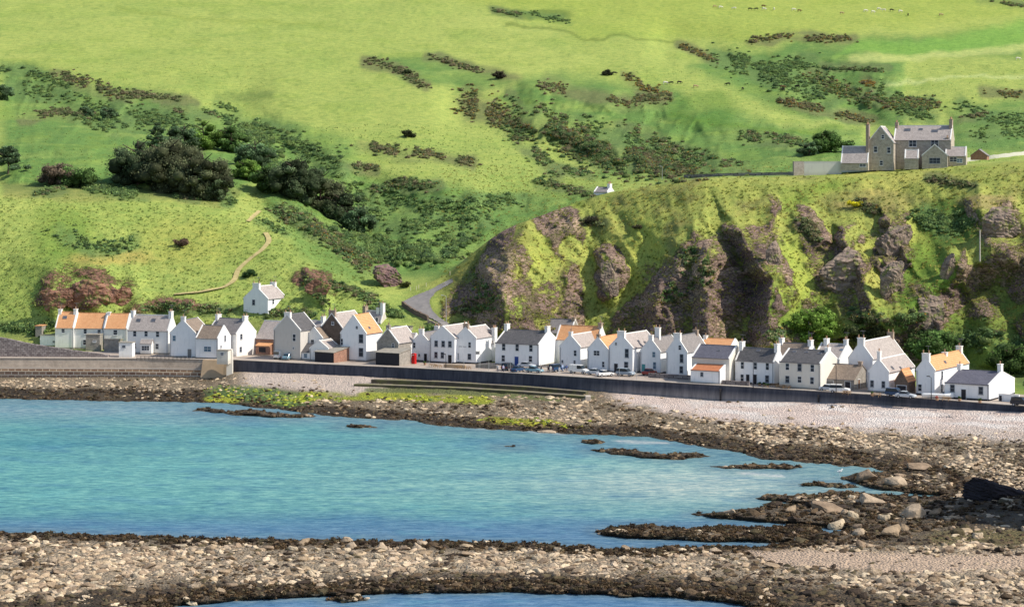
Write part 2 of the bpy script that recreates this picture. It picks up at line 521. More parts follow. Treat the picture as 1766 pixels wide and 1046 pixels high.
for pts, amp, wl, wr in ridges:
    d, s, al = seg_dist(PXG + wx, GPY + wy, [(x, y) for x, y in pts])
    # beyond the ridge ends the feature fades
    right = s < 0            # lines run downwards on the page: right side has negative sign here
    w = np.where(right, wr, wl)
    q = np.clip(1 - d / w, 0, 1)
    p = amp * np.where(right, q * q * (3 - 2 * q), q ** 1.1)
    fade = sstep(pts[0][1] - (75 if amp > 15 else 50), pts[0][1] + (70 if amp > 15 else 25), GPY + wy * 2)
    p = p * fade; q = q * fade
    STEEPL = np.maximum(STEEPL, np.where((~right) & (q > 0.0) & (d > 1), amp / wl * 8 * sstep(0, .12, q), 0))
    STEEPL = np.maximum(STEEPL, np.where(right & (q > 0), amp / wr * 5 * sstep(0.0, .3, q) * sstep(1.05, .5, q), 0))
    PRO = np.maximum(PRO, p) + 0.25 * np.minimum(PRO, p)
rib = ridged(PXG - .55 * (GPY - 450) + wx * 1.5, GPY * .42, 0, 62, 4, 27)
ribz = cliff * sstep(700, 820, PXG) * sstep(300, 400, GPY + .12 * (PXG - 1100).clip(-400, 200))
PRO += 2.6 * rib * ribz + 1.0 * ridged(PXG - .3 * GPY, GPY * .6, 3, 26, 3, 28) * ribz
PRO *= cliff

# ---- background gullies (negative) and swells, in pixels of slope
def gully(pts, amp, w):
    d, s, al = seg_dist(PXG + wx, GPY + wy * .5, pts)
    return amp * np.exp(-(d / w) ** 2)
BG = np.zeros_like(GYY)
BG -= gully([(1160,75),(1290,105),(1390,125),(1450,160),(1500,215)], 22, 38)
BG -= gully([(800,190),(930,235),(1080,290),(1180,300)], 16, 40)
BG -= gully([(420,190),(480,260),(560,330),(640,420),(700,470)], 16, 45)
BG -= gully([(640,330),(760,400),(860,430)], 10, 40)
BG += gully([(900,200),(1000,235),(1100,275)], 10, 22)
BG += gully([(560,300),(700,300),(820,330)], 8, 35)
BG -= gully([(0,140),(150,200),(300,250)], 12, 40)
BG += gully([(880,130),(1000,170),(1180,200),(1320,225)], 7, 22)
BG -= gully([(1766,190),(1660,215),(1560,230)], 9, 24)
X0g = (PXG - CX) * GYY / F
Z0g = CZ - (GPY - HY) * GYY / F
rough_bg = 3.0 * fbm(X0g, GYY, 0, 70, 3, 21) * bgm
lushz = np.clip(sum(np.clip(sdf_poly(PXG + wx, GPY + wy, p_) / 40 + .3, 0, 1) for p_ in (
    [(420,190),(520,205),(600,240),(640,300),(860,330),(1060,330),(880,420),(760,480),(560,480),(460,360)],
    [(900,140),(1170,160),(1240,190),(1500,225),(1500,300),(1020,310),(900,250)],
    [(0,110),(110,130),(250,160),(420,200),(480,300),(400,340),(0,330)], [(1640,190),(2000,170),(2000,270),(1640,265)], [(1250,80),(1560,110),(1620,220),(1350,190)])), 0, 1) * bgm
rough_bg = rough_bg - lushz * (14.0 * ridged(PXG + .5 * GPY + wx * 2, GPY * .8 + wy, 0, 120, 4, 23) + 2.2 * fbm(PXG, GPY, 0, 22, 3, 24))
BGD = (-BG + 0) * bgm            # gully -> farther away along the ray
sta = (Z0g + .35 * X0g + 1.2 * fbm(X0g, GYY, Z0g, 9, 2, 39)) / 2.6
rockN = 1.1 * (sta - np.floor(sta)) + 3.2 * ridged(X0g, GYY * .6, Z0g * 1.3, 15, 5, 31) + 0.8 * fbm(X0g, GYY, Z0g * 2.2, 2.6, 3, 37)

# ------------------------------------------------------------------ painting
def soft(pts, s=8.0, ys=1.0):
    return sstep(-s, s, sdf_poly(PXG + wx * 1.2, GPY + wy * 1.2, pts, ys))
def linem(pts, w, s=6.0):
    d, _, _ = seg_dist(PXG + wx, GPY + wy, pts)
    return 1 - sstep(w - s * .5, w + s, d)
def ell(cx, cy, rx, ry, s=0.25):
    q = np.hypot((PXG + wx - cx) / rx, (GPY + wy - cy) / ry)
    return 1 - sstep(1 - s, 1 + s, q)

grd = np.abs(np.gradient(PRO, axis=1)) / STEP / .14
grd = smooth(smooth(grd, 2, 1), 2, 0)
ROCK = np.clip(STEEPL * .75 - 0.50 + .75 * sstep(1.0, 2.4, grd) + 0.55 * fbm(X0g, GYY, Z0g, 8, 4, 51), 0, 1) * cliff
ROCK *= 1 - 0.55 * sstep(370, 330, GPY)
# grassy gullies and lit tops stay green
for pts, w in (([(1040,540),(1090,500),(1130,440),(1160,400)], 12), ([(1350,380),(1380,470),(1400,530),(1360,560)], 15), ([(1590,400),(1640,400),(1600,480),(1540,540)], 30),
               ([(905,398),(930,420),(945,450),(930,480)], 20), ([(870,440),(885,470)], 8), ([(985,420),(1010,450)], 14), ([(1210,350),(1260,370),(1310,370)], 14), ([(1190,440),(1170,480)], 7), ([(820,440),(780,500)], 5), ([(1660,560),(1766,510)], 22), ([(1010,520),(1020,560)],10),
               ([(1450,360),(1560,320),(1700,300)], 14)):
    ROCK *= 1 - 0.9 * linem(pts, w, 8)
for e in ((1285,480,48,90),(1450,465,65,42),(1542,415,30,40),(1540,490,26,34),(1716,385,46,46),(1052,478,24,30),(140,500,100,40),(535,485,36,22),(935,515,26,34),
          (982,515,26,60),(1150,520,60,80),(1230,500,70,90),(830,510,44,60),(1340,420,18,40),(1395,390,22,30),(1600,530,44,50),(1480,400,20,18),(1760,470,30,60),(300,530,110,20)):
    ROCK = np.maximum(ROCK, np.clip(ell(*e, s=.35) * (0.50 + 0.95 * fbm(X0g, GYY, Z0g, 6, 4, 53)) * 1.0, 0, 1) * cliff_low * (1 - sstep(5, 5.3, VG)))
for p_, k_ in (([(1190,400),(1262,395),(1330,440),(1330,600),(1030,605),(1050,550),(1130,480)], .62), ([(868,410),(905,388),(888,450),(868,585),(755,575),(768,520),(820,455)], .55),
               ([(1480,600),(1600,520),(1700,450),(1766,430),(1900,430),(1900,560),(1640,580),(1560,640)], .42), ([(1380,520),(1440,430),(1490,430),(1500,540),(1400,560)], .5)):
    ROCK = np.maximum(ROCK, soft(p_, 9) * (k_ - .04 + .75 * fbm(X0g, GYY, Z0g, 7, 4, 55)) * cliff_low * (1 - sstep(5, 5.3, VG)))
ROCK = np.clip(ROCK, 0, 1)
roadm = 1 - sstep(-4, 6, -sdf_poly(PXG, GPY, [(779,478),(742,497),(690,518),(697,533),(716,543),(766,566),(776,576),(792,576),(776,556),(757,544),(744,530),(742,518),(754,503),(786,484)]))
PRO *= 1 - .0 * roadm
ROCK *= 1 - roadm

def mixc(base, m, col):
    return base * (1 - m[..., None]) + np.array(col) * m[..., None]
COL = np.ones((nr, nc, 3)) * np.array((.335, .375, .112))
big = fbm(X0g, GYY, 0, 90, 4, 61)
mid = fbm(X0g, GYY, 0, 22, 4, 67)
COL = mixc(COL, sstep(-.1, .5, big) * .6, (.405, .425, .135))
COL = mixc(COL, sstep(.0, .6, -mid) * .55, (.26, .33, .090))
lush = np.zeros((nr, nc))
for pts, s in (([(420,200),(520,215),(600,240),(640,300),(860,330),(1060,330),(880,420),(760,480),(560,480),(460,360)], 16),
               ([(1080,200),(1240,190),(1330,210),(1480,225),(1500,300),(1200,310),(1020,310)], 12),
               ([(1560,60),(1766,45),(1766,95),(1500,100),(1420,80)], 10),
               ([(0,110),(110,130),(250,160),(420,200),(480,300),(400,340),(0,330)], 14),
               ([(900,130),(1170,150),(1200,185),(1120,215),(900,205),(860,170)], 10),
               ([(1640,190),(1800,170),(1800,270),(1640,265)], 12), ([(1400,70),(1560,110),(1560,230),(1330,190),(1180,110)], 10),
               ([(640,95),(760,95),(880,140),(820,160),(700,140)], 8)):
    lush = np.maximum(lush, soft(pts, s))
COL = mixc(COL, lush * .98 * (.75 + .5 * sstep(-.4, .5, mid)).clip(0, 1), (.135, .225, .068))  # lush growth, darkened further to paint in the shade of the folds
COL = mixc(COL, lush * sstep(.15, .6, fbm(X0g, GYY, 0, 12, 3, 71)) * .6, (.30, .36, .11))
st_ = fbm(PXG * .25, GPY * 1.6, 0, 14, 4, 63)
COL = mixc(COL, bgm * sstep(.12, .5, st_) * .35, (.24, .31, .07))
COL = mixc(COL, bgm * sstep(.28, .55, fbm(PXG, GPY * 2.2, 4, 11, 3, 64)) * .45, (.20, .26, .07))
# right-hand far field greener, hay-coloured stripes
COL = mixc(COL, soft([(1480,75),(1640,60),(1800,25),(1800,75),(1600,95),(1440,100)], 8) * .8, (.20, .34, .075))
COL = mixc(COL, linem([(1470,108),(1620,96),(1800,75)], 5, 6) * .65, (.50, .50, .20))
COL = mixc(COL, linem([(1520,145),(1600,142),(1800,125)], 1.5, 4) * .65, (.50, .52, .24))
COL = mixc(COL, linem([(1500,155),(1560,165)], 2, 4) * .5, (.5, .5, .24))
COL = mixc(COL, soft([(900,-200),(2100,-200),(2100,10),(1766,30),(1450,60),(1200,72),(1000,60),(860,20),(780,-10)], 12) * .45, (.32, .36, .07))
COL = mixc(COL, linem([(870,40),(1000,62),(1160,72)], 1.2, 3) * .6, (.10, .14, .03))
COL = mixc(COL, linem([(200,15),(330,35),(560,45)], 2, 6) * .3, (.16, .22, .03))
for e in ((930,25,60,10),(880,22,30,6)):
    COL = mixc(COL, ell(*e) * .7, (.12, .17, .04))
COL = mixc(COL, linem([(380,165),(470,163)], 6, 8) * .55, (.13, .18, .06))
COL = mixc(COL, linem([(1160,195),(1230,215),(1350,225),(1450,220)], 3, 6) * .5, (.12, .2, .03))  # dark green band, fold shade painted into the field
COL = mixc(COL, ell(1210, 190, 60, 35) * .55, (.09, .18, .035))
# headland grass: olive and straw, with painted shade patches
hd = cliff * sstep(700, 800, PXG)
COL = mixc(COL, hd, (.34, .345, .100))
COL = mixc(COL, hd * sstep(.1, .5, fbm(X0g, GYY, Z0g, 6, 4, 85)) * .6, (.24, .20, .09))
COL = mixc(COL, hd * sstep(.05, .55, fbm(X0g, GYY, Z0g, 13, 4, 81)) * .8, (.48, .43, .13))
COL = mixc(COL, hd * sstep(.1, .6, fbm(X0g, GYY, Z0g, 17, 4, 83)) * .75, (.21, .285, .055))
for e in ((920,430,60,30),(1110,440,40,60),(1370,470,30,60),(1560,430,60,50)):
    COL = mixc(COL, ell(*e) * .6 * hd, (.42, .43, .10))
COL = mixc(COL, ell(1600, 480, 60, 60) * .7, (.09, .19, .03))  # gully shadow painted as dark green
COL = mixc(COL, ell(1640, 385, 60, 40) * .8 * hd, (.05, .12, .022))  # shade patch put into the grass colour
COL = mixc(COL, ell(1500, 345, 80, 20) * .4 * hd, (.32, .21, .12))
COL = mixc(COL, ell(1705, 350, 50, 14) * .6 * hd, (.38, .25, .15))
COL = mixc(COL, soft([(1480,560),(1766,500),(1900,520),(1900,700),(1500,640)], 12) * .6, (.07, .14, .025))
COL = mixc(COL, soft([(850,400),(905,385),(920,410),(890,440),(780,520),(760,500)], 10) * .6, (.13, .13, .05))  # shaded face of the leftmost buttress, darkened by colour
# left hill
lh = cliff * (1 - sstep(640, 720, PXG))
COL = mixc(COL, lh * .6 * sstep(-.2, .5, mid), (.285, .345, .095))
COL = mixc(COL, lh * ell(330, 420, 90, 40, .6) * .4, (.36, .31, .08))
COL = mixc(COL, lh * ell(110, 410, 60, 50, .5) * .5, (.10, .2, .03))
COL = mixc(COL, lh * ell(190, 445, 70, 14, .4) * .6, (.40, .27, .10))
COL = mixc(COL, lh * soft([(120,540),(640,560),(640,600),(100,600)], 12) * .4, (.2, .16, .07))
COL = mixc(COL, soft([(0,312),(420,325),(400,350),(0,345)], 6) * .45, (.22, .18, .08))
for _t in THK:
    ww = _t[1] * .8
    xs_ = [q[0] for q in _t[0]]; ys_ = [q[1] for q in _t[0]]
    c0_, c1_ = max(0, int((min(xs_) - 60 - PXS[0]) / STEP)), min(nc, int((max(xs_) + 60 - PXS[0]) / STEP))
    dd_, _, _ = seg_dist(PXG[:, c0_:c1_] + wx[:, c0_:c1_] * 1.4, (GPY[:, c0_:c1_] + wy[:, c0_:c1_]) , _t[0])
    m_ = (1 - sstep(ww * .2, ww + 10, dd_ * 1.15)) * (.45 + .9 * sstep(-.25, .3, mid[:, c0_:c1_] + .4 * rockN[:, c0_:c1_] * .1))
    m_ = np.clip(m_, 0, .85) * (_t[5].get('minY', 0) <= GYY[:, c0_:c1_])
    COL[:, c0_:c1_] = mixc(COL[:, c0_:c1_], m_, {'g': (.165, .170, .080), 'b': (.140, .205, .075), 'm': (.150, .185, .078)}[_t[3]])
# rock colour
rk = np.ones((nr, nc, 3)) * np.array((.30, .215, .17))
rn = fbm(X0g, GYY, Z0g * 2, 9, 4, 91)
rk = mixc(rk, sstep(0, .5, rn), (.47, .35, .25))
rk = mixc(rk, sstep(0, .5, -rn) * .8, (.15, .11, .10))
rk = mixc(rk, (1 - sstep(600, 740, PXG)), (.27, .155, .11))
rk = mixc(rk, (1 - sstep(600, 740, PXG)) * sstep(0, .5, rn) * .6, (.39, .235, .16))
moss = sstep(.05, .45, fbm(X0g, GYY, Z0g, 5, 3, 97))
rk = mixc(rk, moss * .45, (.12, .14, .04))
# yard/earth behind houses
earth = (1 - sstep(2.0, 2.25, VG)) * sstep(.9, 1.2, VG)
COL = mixc(COL, earth * .35, (.17, .15, .07))

Yf = GYY - PRO + BGD + rough_bg - ROCK * rockN * cliff_low * (1 - sstep(4.8, 5.2, VG))
Yf = Yf - 0.9 * fbm(X0g, GYY, Z0g, 5.5, 3, 41) * cliff - 0.8 * fbm(X0g, GYY, 0, 9, 3, 43) * bgm * lush * 2.5
Zf = CZ - (GPY - HY) * Yf / F
Xf = (PXG - CX) * Yf / F
zn = 0.22 * fbm(Xf, Yf, 0, 2.6, 3, 45) * np.clip(cliff + bgm, 0, 1) + 0.9 * fbm(Xf, Yf, 0, 24, 3, 46) * bgm
Zf = Zf + zn
PYF = HY + (CZ - Zf) * F / Yf        # projected row after displacement
V = np.stack([Xf, Yf, Zf], -1).reshape(-1, 3)
idx = np.arange(nr * nc).reshape(nr, nc)
Fc = np.stack([idx[:-1, :-1], idx[:-1, 1:], idx[1:, 1:], idx[1:, :-1]], -1).reshape(-1, 4)
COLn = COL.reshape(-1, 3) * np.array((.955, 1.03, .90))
t = NT('hill_ground')
v = t.coord('Object')
n_f = t.noise(2.2, v, 6, 0.72)
n_m = t.noise(0.35, v, 5, 0.65)
n_c = t.noise(0.9, t.coord('Object', (1, 1, 3.0)), 6, 0.7)
g1 = t.ramp(n_f, [(0.30, (.50, .56, .50)), (0.5, (1, 1, 1)), (0.72, (1.40, 1.34, 1.25))])
g2 = t.ramp(n_m, [(0.3, (.74, .84, .8)), (0.7, (1.22, 1.14, 1.1))])
grass = t.mix(1.0, t.attr('Col').outputs['Color'], g1, 'MULTIPLY')
grass = t.mix(1.0, grass, g2, 'MULTIPLY')
rkc = t.mix(1.0, t.attr('Rockcol').outputs['Color'], t.ramp(n_c, [(0.34, (.46, .44, .46)), (0.5, (1, 1, 1)), (0.64, (1.6, 1.55, 1.45))]), 'MULTIPLY')
vr = t.node('ShaderNodeTexVoronoi', feature='DISTANCE_TO_EDGE'); vr.inputs['Scale'].default_value = .55
t.link(t.coord('Object', (1, 1, 1.9)), vr.inputs['Vector'])
rkc = t.mix(1.0, rkc, t.ramp(vr.outputs['Distance'], [(.0, (.38, .36, .38)), (.10, (1, 1, 1))]), 'MULTIPLY')
rf = t.math('ADD', t.attr('rock').outputs['Fac'], t.math('MULTIPLY', t.math('SUBTRACT', n_c, 0.5), 1.3))
rf = t.ramp(rf, [(0.34, (0, 0, 0)), (0.56, (1, 1, 1))])
t.color(t.mix(rf, grass, rkc))
hgt = t.math('ADD', t.math('MULTIPLY', n_f, 0.55), t.math('MULTIPLY', n_c, t.math('MULTIPLY', rf, 2.2)))
t.bump(hgt, 0.85, 0.55)
t.b.inputs['Specular IOR Level'].default_value = 0.1
hill_mat = t.m
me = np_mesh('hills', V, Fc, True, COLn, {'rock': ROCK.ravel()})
a = me.color_attributes.new('Rockcol', 'FLOAT_COLOR', 'POINT')
cc = np.ones((nr * nc, 4), np.float32); cc[:, :3] = rk.reshape(-1, 3)
a.data.foreach_set('color', cc.ravel())
tag(link('hills', me, None, [hill_mat]), 'green coastal hills and rocky headland slopes behind the village', 'hills', kind='structure')

def surf(px, py, minY=0.0):
    """first surface point of the hills along the ray through (px, py)"""
    i = int(np.clip((px - PXS[0]) / STEP, 0, nc - 2))
    fr = (px - PXS[0]) / STEP - i
    colp = PYF[:, i] * (1 - fr) + PYF[:, i + 1] * fr
    colY = Yf[:, i] * (1 - fr) + Yf[:, i + 1] * fr
    m = np.nonzero((colp <= py) & (colY > minY))[0]
    j = m[0] if len(m) else nr - 1
    if j == 0:
        Y = colY[0]
    else:
        a0, a1 = colp[j - 1], colp[j]
        tt = 0 if a0 == a1 else np.clip((a0 - py) / (a0 - a1), 0, 1)
        Y = colY[j - 1] * (1 - tt) + colY[j] * tt
    return Vector(P3(px, py, Y))

def groundz(px, Y):
    i = int(np.clip((px - PXS[0]) / STEP, 0, nc - 2))
    o = np.argsort(Yf[:, i], kind='stable')
    return float(np.interp(Y, Yf[o, i], Zf[o, i]))

def ribbon(name, pts, w0, w1, mat, label, cat, lift=0.18, n=60, minY=0, kind='structure'):
    """a strip of ground-hugging surface along a pixel polyline traced on the hills"""
    P = np.array(pts, float)
    s = np.r_[0, np.cumsum(np.hypot(*np.diff(P, axis=0).T))]
    q = np.linspace(0, s[-1], n)
    pts3 = [surf(np.interp(a, s, P[:, 0]), np.interp(a, s, P[:, 1]), minY) for a in q]
    A = np.array(pts3)
    for _ in range(3):
        A[1:-1] = (A[:-2] + A[1:-1] * 2 + A[2:]) / 4
    V, Fq = [], []
    K = 5
    for i in range(n):
        d = A[min(i + 1, n - 1)] - A[max(i - 1, 0)]
        d[2] = 0
        d /= np.linalg.norm(d) + 1e-9
        nrm = np.array((d[1], -d[0], 0))
        w = w0 + (w1 - w0) * i / (n - 1)
        for k in range(K):
            o = A[i] + nrm * (k / (K - 1) - .5) * w
            px = CX + o[0] * F / o[1]
            gz = groundz(px, o[1])
            V.append((o[0], o[1], max(A[i][2], min(gz, A[i][2] + .8)) + lift))
    for i in range(n - 1):
        for k in range(K - 1):
            a0 = i * K + k
            Fq.append((a0, a0 + 1, a0 + K + 1, a0 + K))
    return tag(link(name, np_mesh(name, np.array(V), np.array(Fq), True), None, [mat]), label, cat, kind=kind), A

asphalt = mottled('asphalt', (.27, .25, .235), .14, .8, .9, .1)
track = mottled('track_dirt', (.46, .38, .17), .22, .7, .95, .1)
def patch(name, poly, mat, label, cat, lift=.16, st=1.5):
    """a ground-hugging sheet filling a traced outline"""
    P = np.array(poly, float)
    xs = np.arange(P[:, 0].min(), P[:, 0].max() + st, st); ys = np.arange(P[:, 1].min(), P[:, 1].max() + st, st)
    gx, gy = np.meshgrid(xs, ys)
    ins = sdf_poly(gx, gy, poly) > -.8
    V = np.array([[surf(x, y) for x in xs] for y in ys])
    Yp = V[..., 1].copy()
    for _ in range(6):
        Yp[1:-1, 1:-1] = (Yp[:-2, 1:-1] + Yp[2:, 1:-1] + Yp[1:-1, :-2] + Yp[1:-1, 2:] + 2 * Yp[1:-1, 1:-1]) / 6
    Yp = np.minimum(Yp, V[..., 1]) - .5
    V = np.stack([(gx - CX) * Yp / F, Yp, CZ - (gy - HY) * Yp / F], -1)
    id_ = np.arange(gx.size).reshape(gx.shape)
    ok = ins[:-1, :-1] & ins[1:, :-1] & ins[1:, 1:] & ins[:-1, 1:]
    Q = np.stack([id_[:-1, :-1], id_[1:, :-1], id_[1:, 1:], id_[:-1, 1:]], -1)[ok]
    return tag(link(name, np_mesh(name, V.reshape(-1, 3), Q, True), None, [mat]), label, cat, kind='structure')
ROADP = [(779,480),(760,489),(742,499),(716,509),(693,520),(700,531),(716,540),(745,549),(766,562),(776,572),(788,572),(776,558),(757,546),(744,532),(740,518),(752,503),(783,485)]
patch('road', ROADP, asphalt, 'grey lane bending steeply down the valley behind the village', 'road')
ribbon('path', [(300,509),(345,505),(385,497),(405,485),(410,466),(430,448),(452,432),(466,416),(458,402)], 1.5, 1.5, track, 'sandy footpath zigzagging up the grassy left hill', 'path', lift=.25)
ribbon('path', [(428,383),(440,372),(448,365)], 1.3, 1.2, track, 'short upper stretch of sandy footpath on the hill', 'path', lift=.25)
# ------------------------------------------------------------------ foreshore
SXp = np.array([-400,0,120,250,370,430,480,540,620,700,760,900,1050,1120,1180,1260,1330,1400,1450,1500,1560,1610,1640,1700,1800,2200], float)
SYp = np.array([686,688,690,692,694,701,704,714,720,724,734,743,750,752,764,776,794,797,801,806,818,835,848,900,980,1100], float)
WBx = np.array([-400,0,380,400,520,640,800,1000,1120,1240,1350,1450,1624,1766,2100], float)
WBz = np.array([-0.1,-0.1,0.4,1.8,2.3,2.2,2.1,1.9,1.6,1.4,2.1,2.6,2.9,3.6,4.2], float)
near_polys = [
 [(-400,918),(0,917),(150,920),(300,926),(450,930),(620,931),(760,933),(900,936),(1020,943),(1090,946),(1250,940),(1300,945),(1400,925),(1600,880),(1640,850),(2300,850),(2300,2400),(1500,2400),(1296,1046),(1240,1036),(1150,1029),(1000,1023),(850,1019),(700,1022),(560,1026),(430,1032),(300,1043),(260,2400),(-400,2400)],
 [(1032,914),(1060,908),(1110,905),(1180,912),(1240,908),(1330,908),(1400,905),(1430,925),(1330,934),(1240,932),(1150,930),(1090,926),(1040,920)],
 [(1190,888),(1240,882),(1300,876),(1350,868),(1420,868),(1480,868),(1600,862),(1640,900),(1500,915),(1380,905),(1300,898),(1240,895)],
 [(1300,860),(1330,852),(1400,853),(1440,846),(1500,850),(1560,854),(1640,856),(1640,880),(1500,876),(1400,872),(1350,864)],
 [(1448,826),(1480,816),(1540,812),(1580,812),(1650,812),(1650,856),(1580,850),(1540,846),(1500,840)],
 [(335,707),(350,703),(372,706),(395,711),(420,706),(445,704),(470,708),(500,714),(530,712),(548,718),(500,720),(440,716),(390,714)],
 [(588,735),(610,731),(648,737),(620,738)],
 [(1020,776),(1060,773),(1100,777),(1150,782),(1200,780),(1225,786),(1180,791),(1120,789),(1060,783)],
 [(1000,761),(1030,757),(1048,761),(1025,765)],
 [(1222,803),(1300,801),(1352,800),(1388,803),(1360,808),(1280,807)],
 [(1372,836),(1400,832),(1440,833),(1430,838),(1390,838)],
 [(560,1033),(600,1029),(640,1033),(600,1037)], [(862,771),(880,768),(900,772)], [(1430,836),(1450,834),(1475,838),(1450,840)]]
SS = 3.5
fx = np.arange(-300, 2070, SS)
fy = np.concatenate([np.arange(636, 760, 1.6), np.arange(760, 1100, 2.2), np.arange(1100, 1500, 14), [1600, 1800, 2300]])
FX, FY = np.meshgrid(fx, fy)
def near_d(px, py):
    nx = px + 7 * fbm(px, py * 3, 0, 45, 4, 101)
    ny = py + 3.4 * fbm(px, py * 3, 4, 40, 5, 103)
    d = np.full(px.shape, -1e9)
    for p in near_polys:
        d = np.maximum(d, sdf_poly(nx, ny, p, 3.0))
    return d
def far_t(px, py):
    ny = py + 2.6 * fbm(px, py * 2, 8, 50, 5, 107)
    S = np.interp(px, SXp, SYp)
    hw = np.interp(px, WBx, WBz)
    Yw = quayY(px)
    Wb = HY + F * (CZ - hw) / Yw
    return (S - ny) / (S - Wb), hw, S
def shore_h(px, py):
    t, hw, S = far_t(px, py)
    h1 = np.where(t > 0, hw * np.clip(t, 0, 1.0) ** 1.15 + .22 * np.clip(t * 8, 0, 1), t * 6)
    berm = .30 * fbm(px * .35, py * 3.2, 0, 30, 3, 111) * sstep(1240, 1400, px) * sstep(.45, .7, t) * (t < .98)
    h1 = np.clip(h1 + berm, -1.6, 6)
    d = near_d(px, py)
    h2 = np.clip(d * .035, -1.6, .55) + .5 * sstep(10, 120, d)
    return np.maximum(h1, h2), t, d
SH, ST, SD = shore_h(FX, FY)
wetn = fbm(FX, FY * 3, 0, 26, 4, 113)
SHn = SH + (.16 * fbm(FX, FY * 3, 1, 16, 4, 115) + .05) * (SH > -.4) * (1 - sstep(1100, 1250, FX) * sstep(.35, .5, ST) * .7)
FYw = F * (CZ - SHn) / (FY - HY)
FV = np.stack([(FX - CX) * FYw / F, FYw, SHn], -1)
def mixf(b, m, c):
    return b * (1 - m[..., None]) + np.array(c) * m[..., None]
def fl_line(px, py, pts, w, s):
    d, _, _ = seg_dist(px, py * 3, [(x, y * 3) for x, y in pts])
    return 1 - sstep(w, w + s, d)
def zone(px, py):
    """returns ground colour and how much kelp / pale stone covers the spot"""
    h, t, d = shore_h(px, py)
    n = fbm(px, py * 3, 3, 30, 4, 121)
    n2 = fbm(px, py * 3, 9, 70, 3, 123)
    shore_edge = np.minimum(np.where(t > 0, t * 50, 99), np.where(d > 0, d / 3 + 0, 99))
    top = np.maximum(np.where(t > 0, t, 0), 0)
    kelp = np.clip(1.2 - np.where(d > 0, d, 99) / 46, 0, 1)                       # near land fringe
    kelp = np.maximum(kelp, (t > 0) * (d < 0) * (1 - sstep(.75, 1.25, t / np.interp(px, [0, 370, 480, 700, 1000, 1300], [.55, .5, .22, .22, .22, .28]))))
    kelp = np.where((d > 0) & (py > 985), np.maximum(kelp, sstep(1.0, 0.0, (np.interp(px, [0, 300, 900, 1300, 1766], [1075, 1022, 998, 1016, 1070]) - py) / -1 * -.03)), kelp)
    lowband = sstep(np.interp(px, [0, 200, 500, 900, 1200, 1450, 1766], [1036, 1012, 1000, 992, 1008, 1030, 1060]) - 6, np.interp(px, [0, 200, 500, 900, 1200, 1450, 1766], [1036, 1012, 1000, 992, 1008, 1030, 1060]) + 8, py + 9 * n)
    kelp = np.where(d > 0, np.maximum(kelp, lowband * .85), kelp)
    kelp = np.where((d > 0) & (py < 940) & (px > 1240), np.maximum(kelp, .72), kelp)
    kelp = np.clip(kelp + .35 * n, 0, 1)
    c = np.ones(px.shape + (3,)) * np.array((.27, .215, .145))
    c = mixf(c, sstep(-.2, .4, n2) * .5, (.38, .31, .22))
    c = mixf(c, (d > 0) * .55, (.48, .39, .28))
    c = mixf(c, kelp, (.050, .036, .022))
    # upper shore sand and pink pebbles
    sand = sstep(400, 440, px) * (1 - sstep(640, 700, px)) * sstep(.45, .7, t)
    c = mixf(c, sand, (.70, .585, .50))
    beach = sstep(0, 8, py - np.interp(px, [1000, 1040, 1120, 1300, 1500, 1766], [684, 684, 688, 690, 698, 708])) * sstep(0, 14, np.interp(px, [1000, 1060, 1150, 1250, 1400, 1600, 1766, 2100], [690, 698, 716, 732, 744, 757, 768, 790]) - py + 8 * n)
    beach = beach * sstep(1020, 1080, px)
    up = sstep(1030, 1080, px) * sstep(0, 14, np.interp(px, [1000, 1060, 1150, 1250, 1400, 1600, 1766, 2100], [690, 698, 716, 732, 744, 757, 768, 790]) - py + 8 * n)
    bcol = np.ones(px.shape + (3,)) * np.array((.80, .66, .585))
    bcol = mixf(bcol, sstep(-.1, .5, fbm(px, py * 6, 0, 60, 4, 125)), (.84, .76, .70))
    bcol = mixf(bcol, sstep(.1, .5, fbm(px, py * 9, 5, 40, 4, 126)) * .5, (.66, .53, .455))
    bcol = mixf(bcol, sstep(730, 745, py) * .4, (.56, .45, .34))
    for lp, lw in (([(1240,696),(1400,700),(1560,712),(1800,724)], 10), ([(1500,722),(1640,728),(1800,742)], 6), ([(1100,700),(1300,712)], 6)):
        bcol = mixf(bcol, fl_line(px, py + 3 * n, lp, lw, 9) * sstep(-.45, .1, fbm(px, py * 3, 2, 45, 3, 129)) * .8, (.95, .88, .82))
    c = c * (1 - up[..., None]) + bcol * up[..., None]
    # green weed
    gr = fl_line(px, py, [(395,678),(440,680),(500,688)], 26, 26)
    c = mixf(c, gr * .9, (.12, .20, .055))
    gy = fl_line(px, py, [(520,683),(620,682),(700,684),(790,687),(830,690)], 15, 16)
    c = mixf(c, gy * sstep(-.5, .1, n) * .95, (.36, .40, .035))
    gy2 = fl_line(px, py, [(365,688),(400,690)], 8, 10)
    c = mixf(c, gy2, (.40, .42, .04))
    gy3 = fl_line(px, py, [(850,724),(900,727),(960,731),(1010,731)], 9, 16) * sstep(-.3, .2, n)
    c = mixf(c, gy3, (.38, .36, .04))
    gd = fl_line(px, py, [(640,672),(760,674),(880,682),(960,688)], 8, 8)
    c = mixf(c, gd * .8, (.15, .19, .05))
    red = fl_line(px, py, [(1380,800),(1560,795),(1700,800)], 12, 40) * sstep(0, .4, n)
    c = mixf(c, red * .4, (.30, .18, .08))
    gw = fl_line(px, py, [(1640,928),(1766,925)], 26, 30) * .6
    c = mixf(c, gw, (.22, .19, .07))
    # flat pale bedrock at lower right
    bed = sdf_poly(px, py + 5 * n, [(1280,950),(1400,946),(1520,952),(1650,955),(2000,950),(2000,985),(1700,982),(1560,990),(1450,980),(1330,972)], 3.0)
    bedm = sstep(-10, 14, bed)
    c = mixf(c, bedm, (.62, .47, .345))
    c = mixf(c, (h < .02) * .7, (.05, .05, .035))
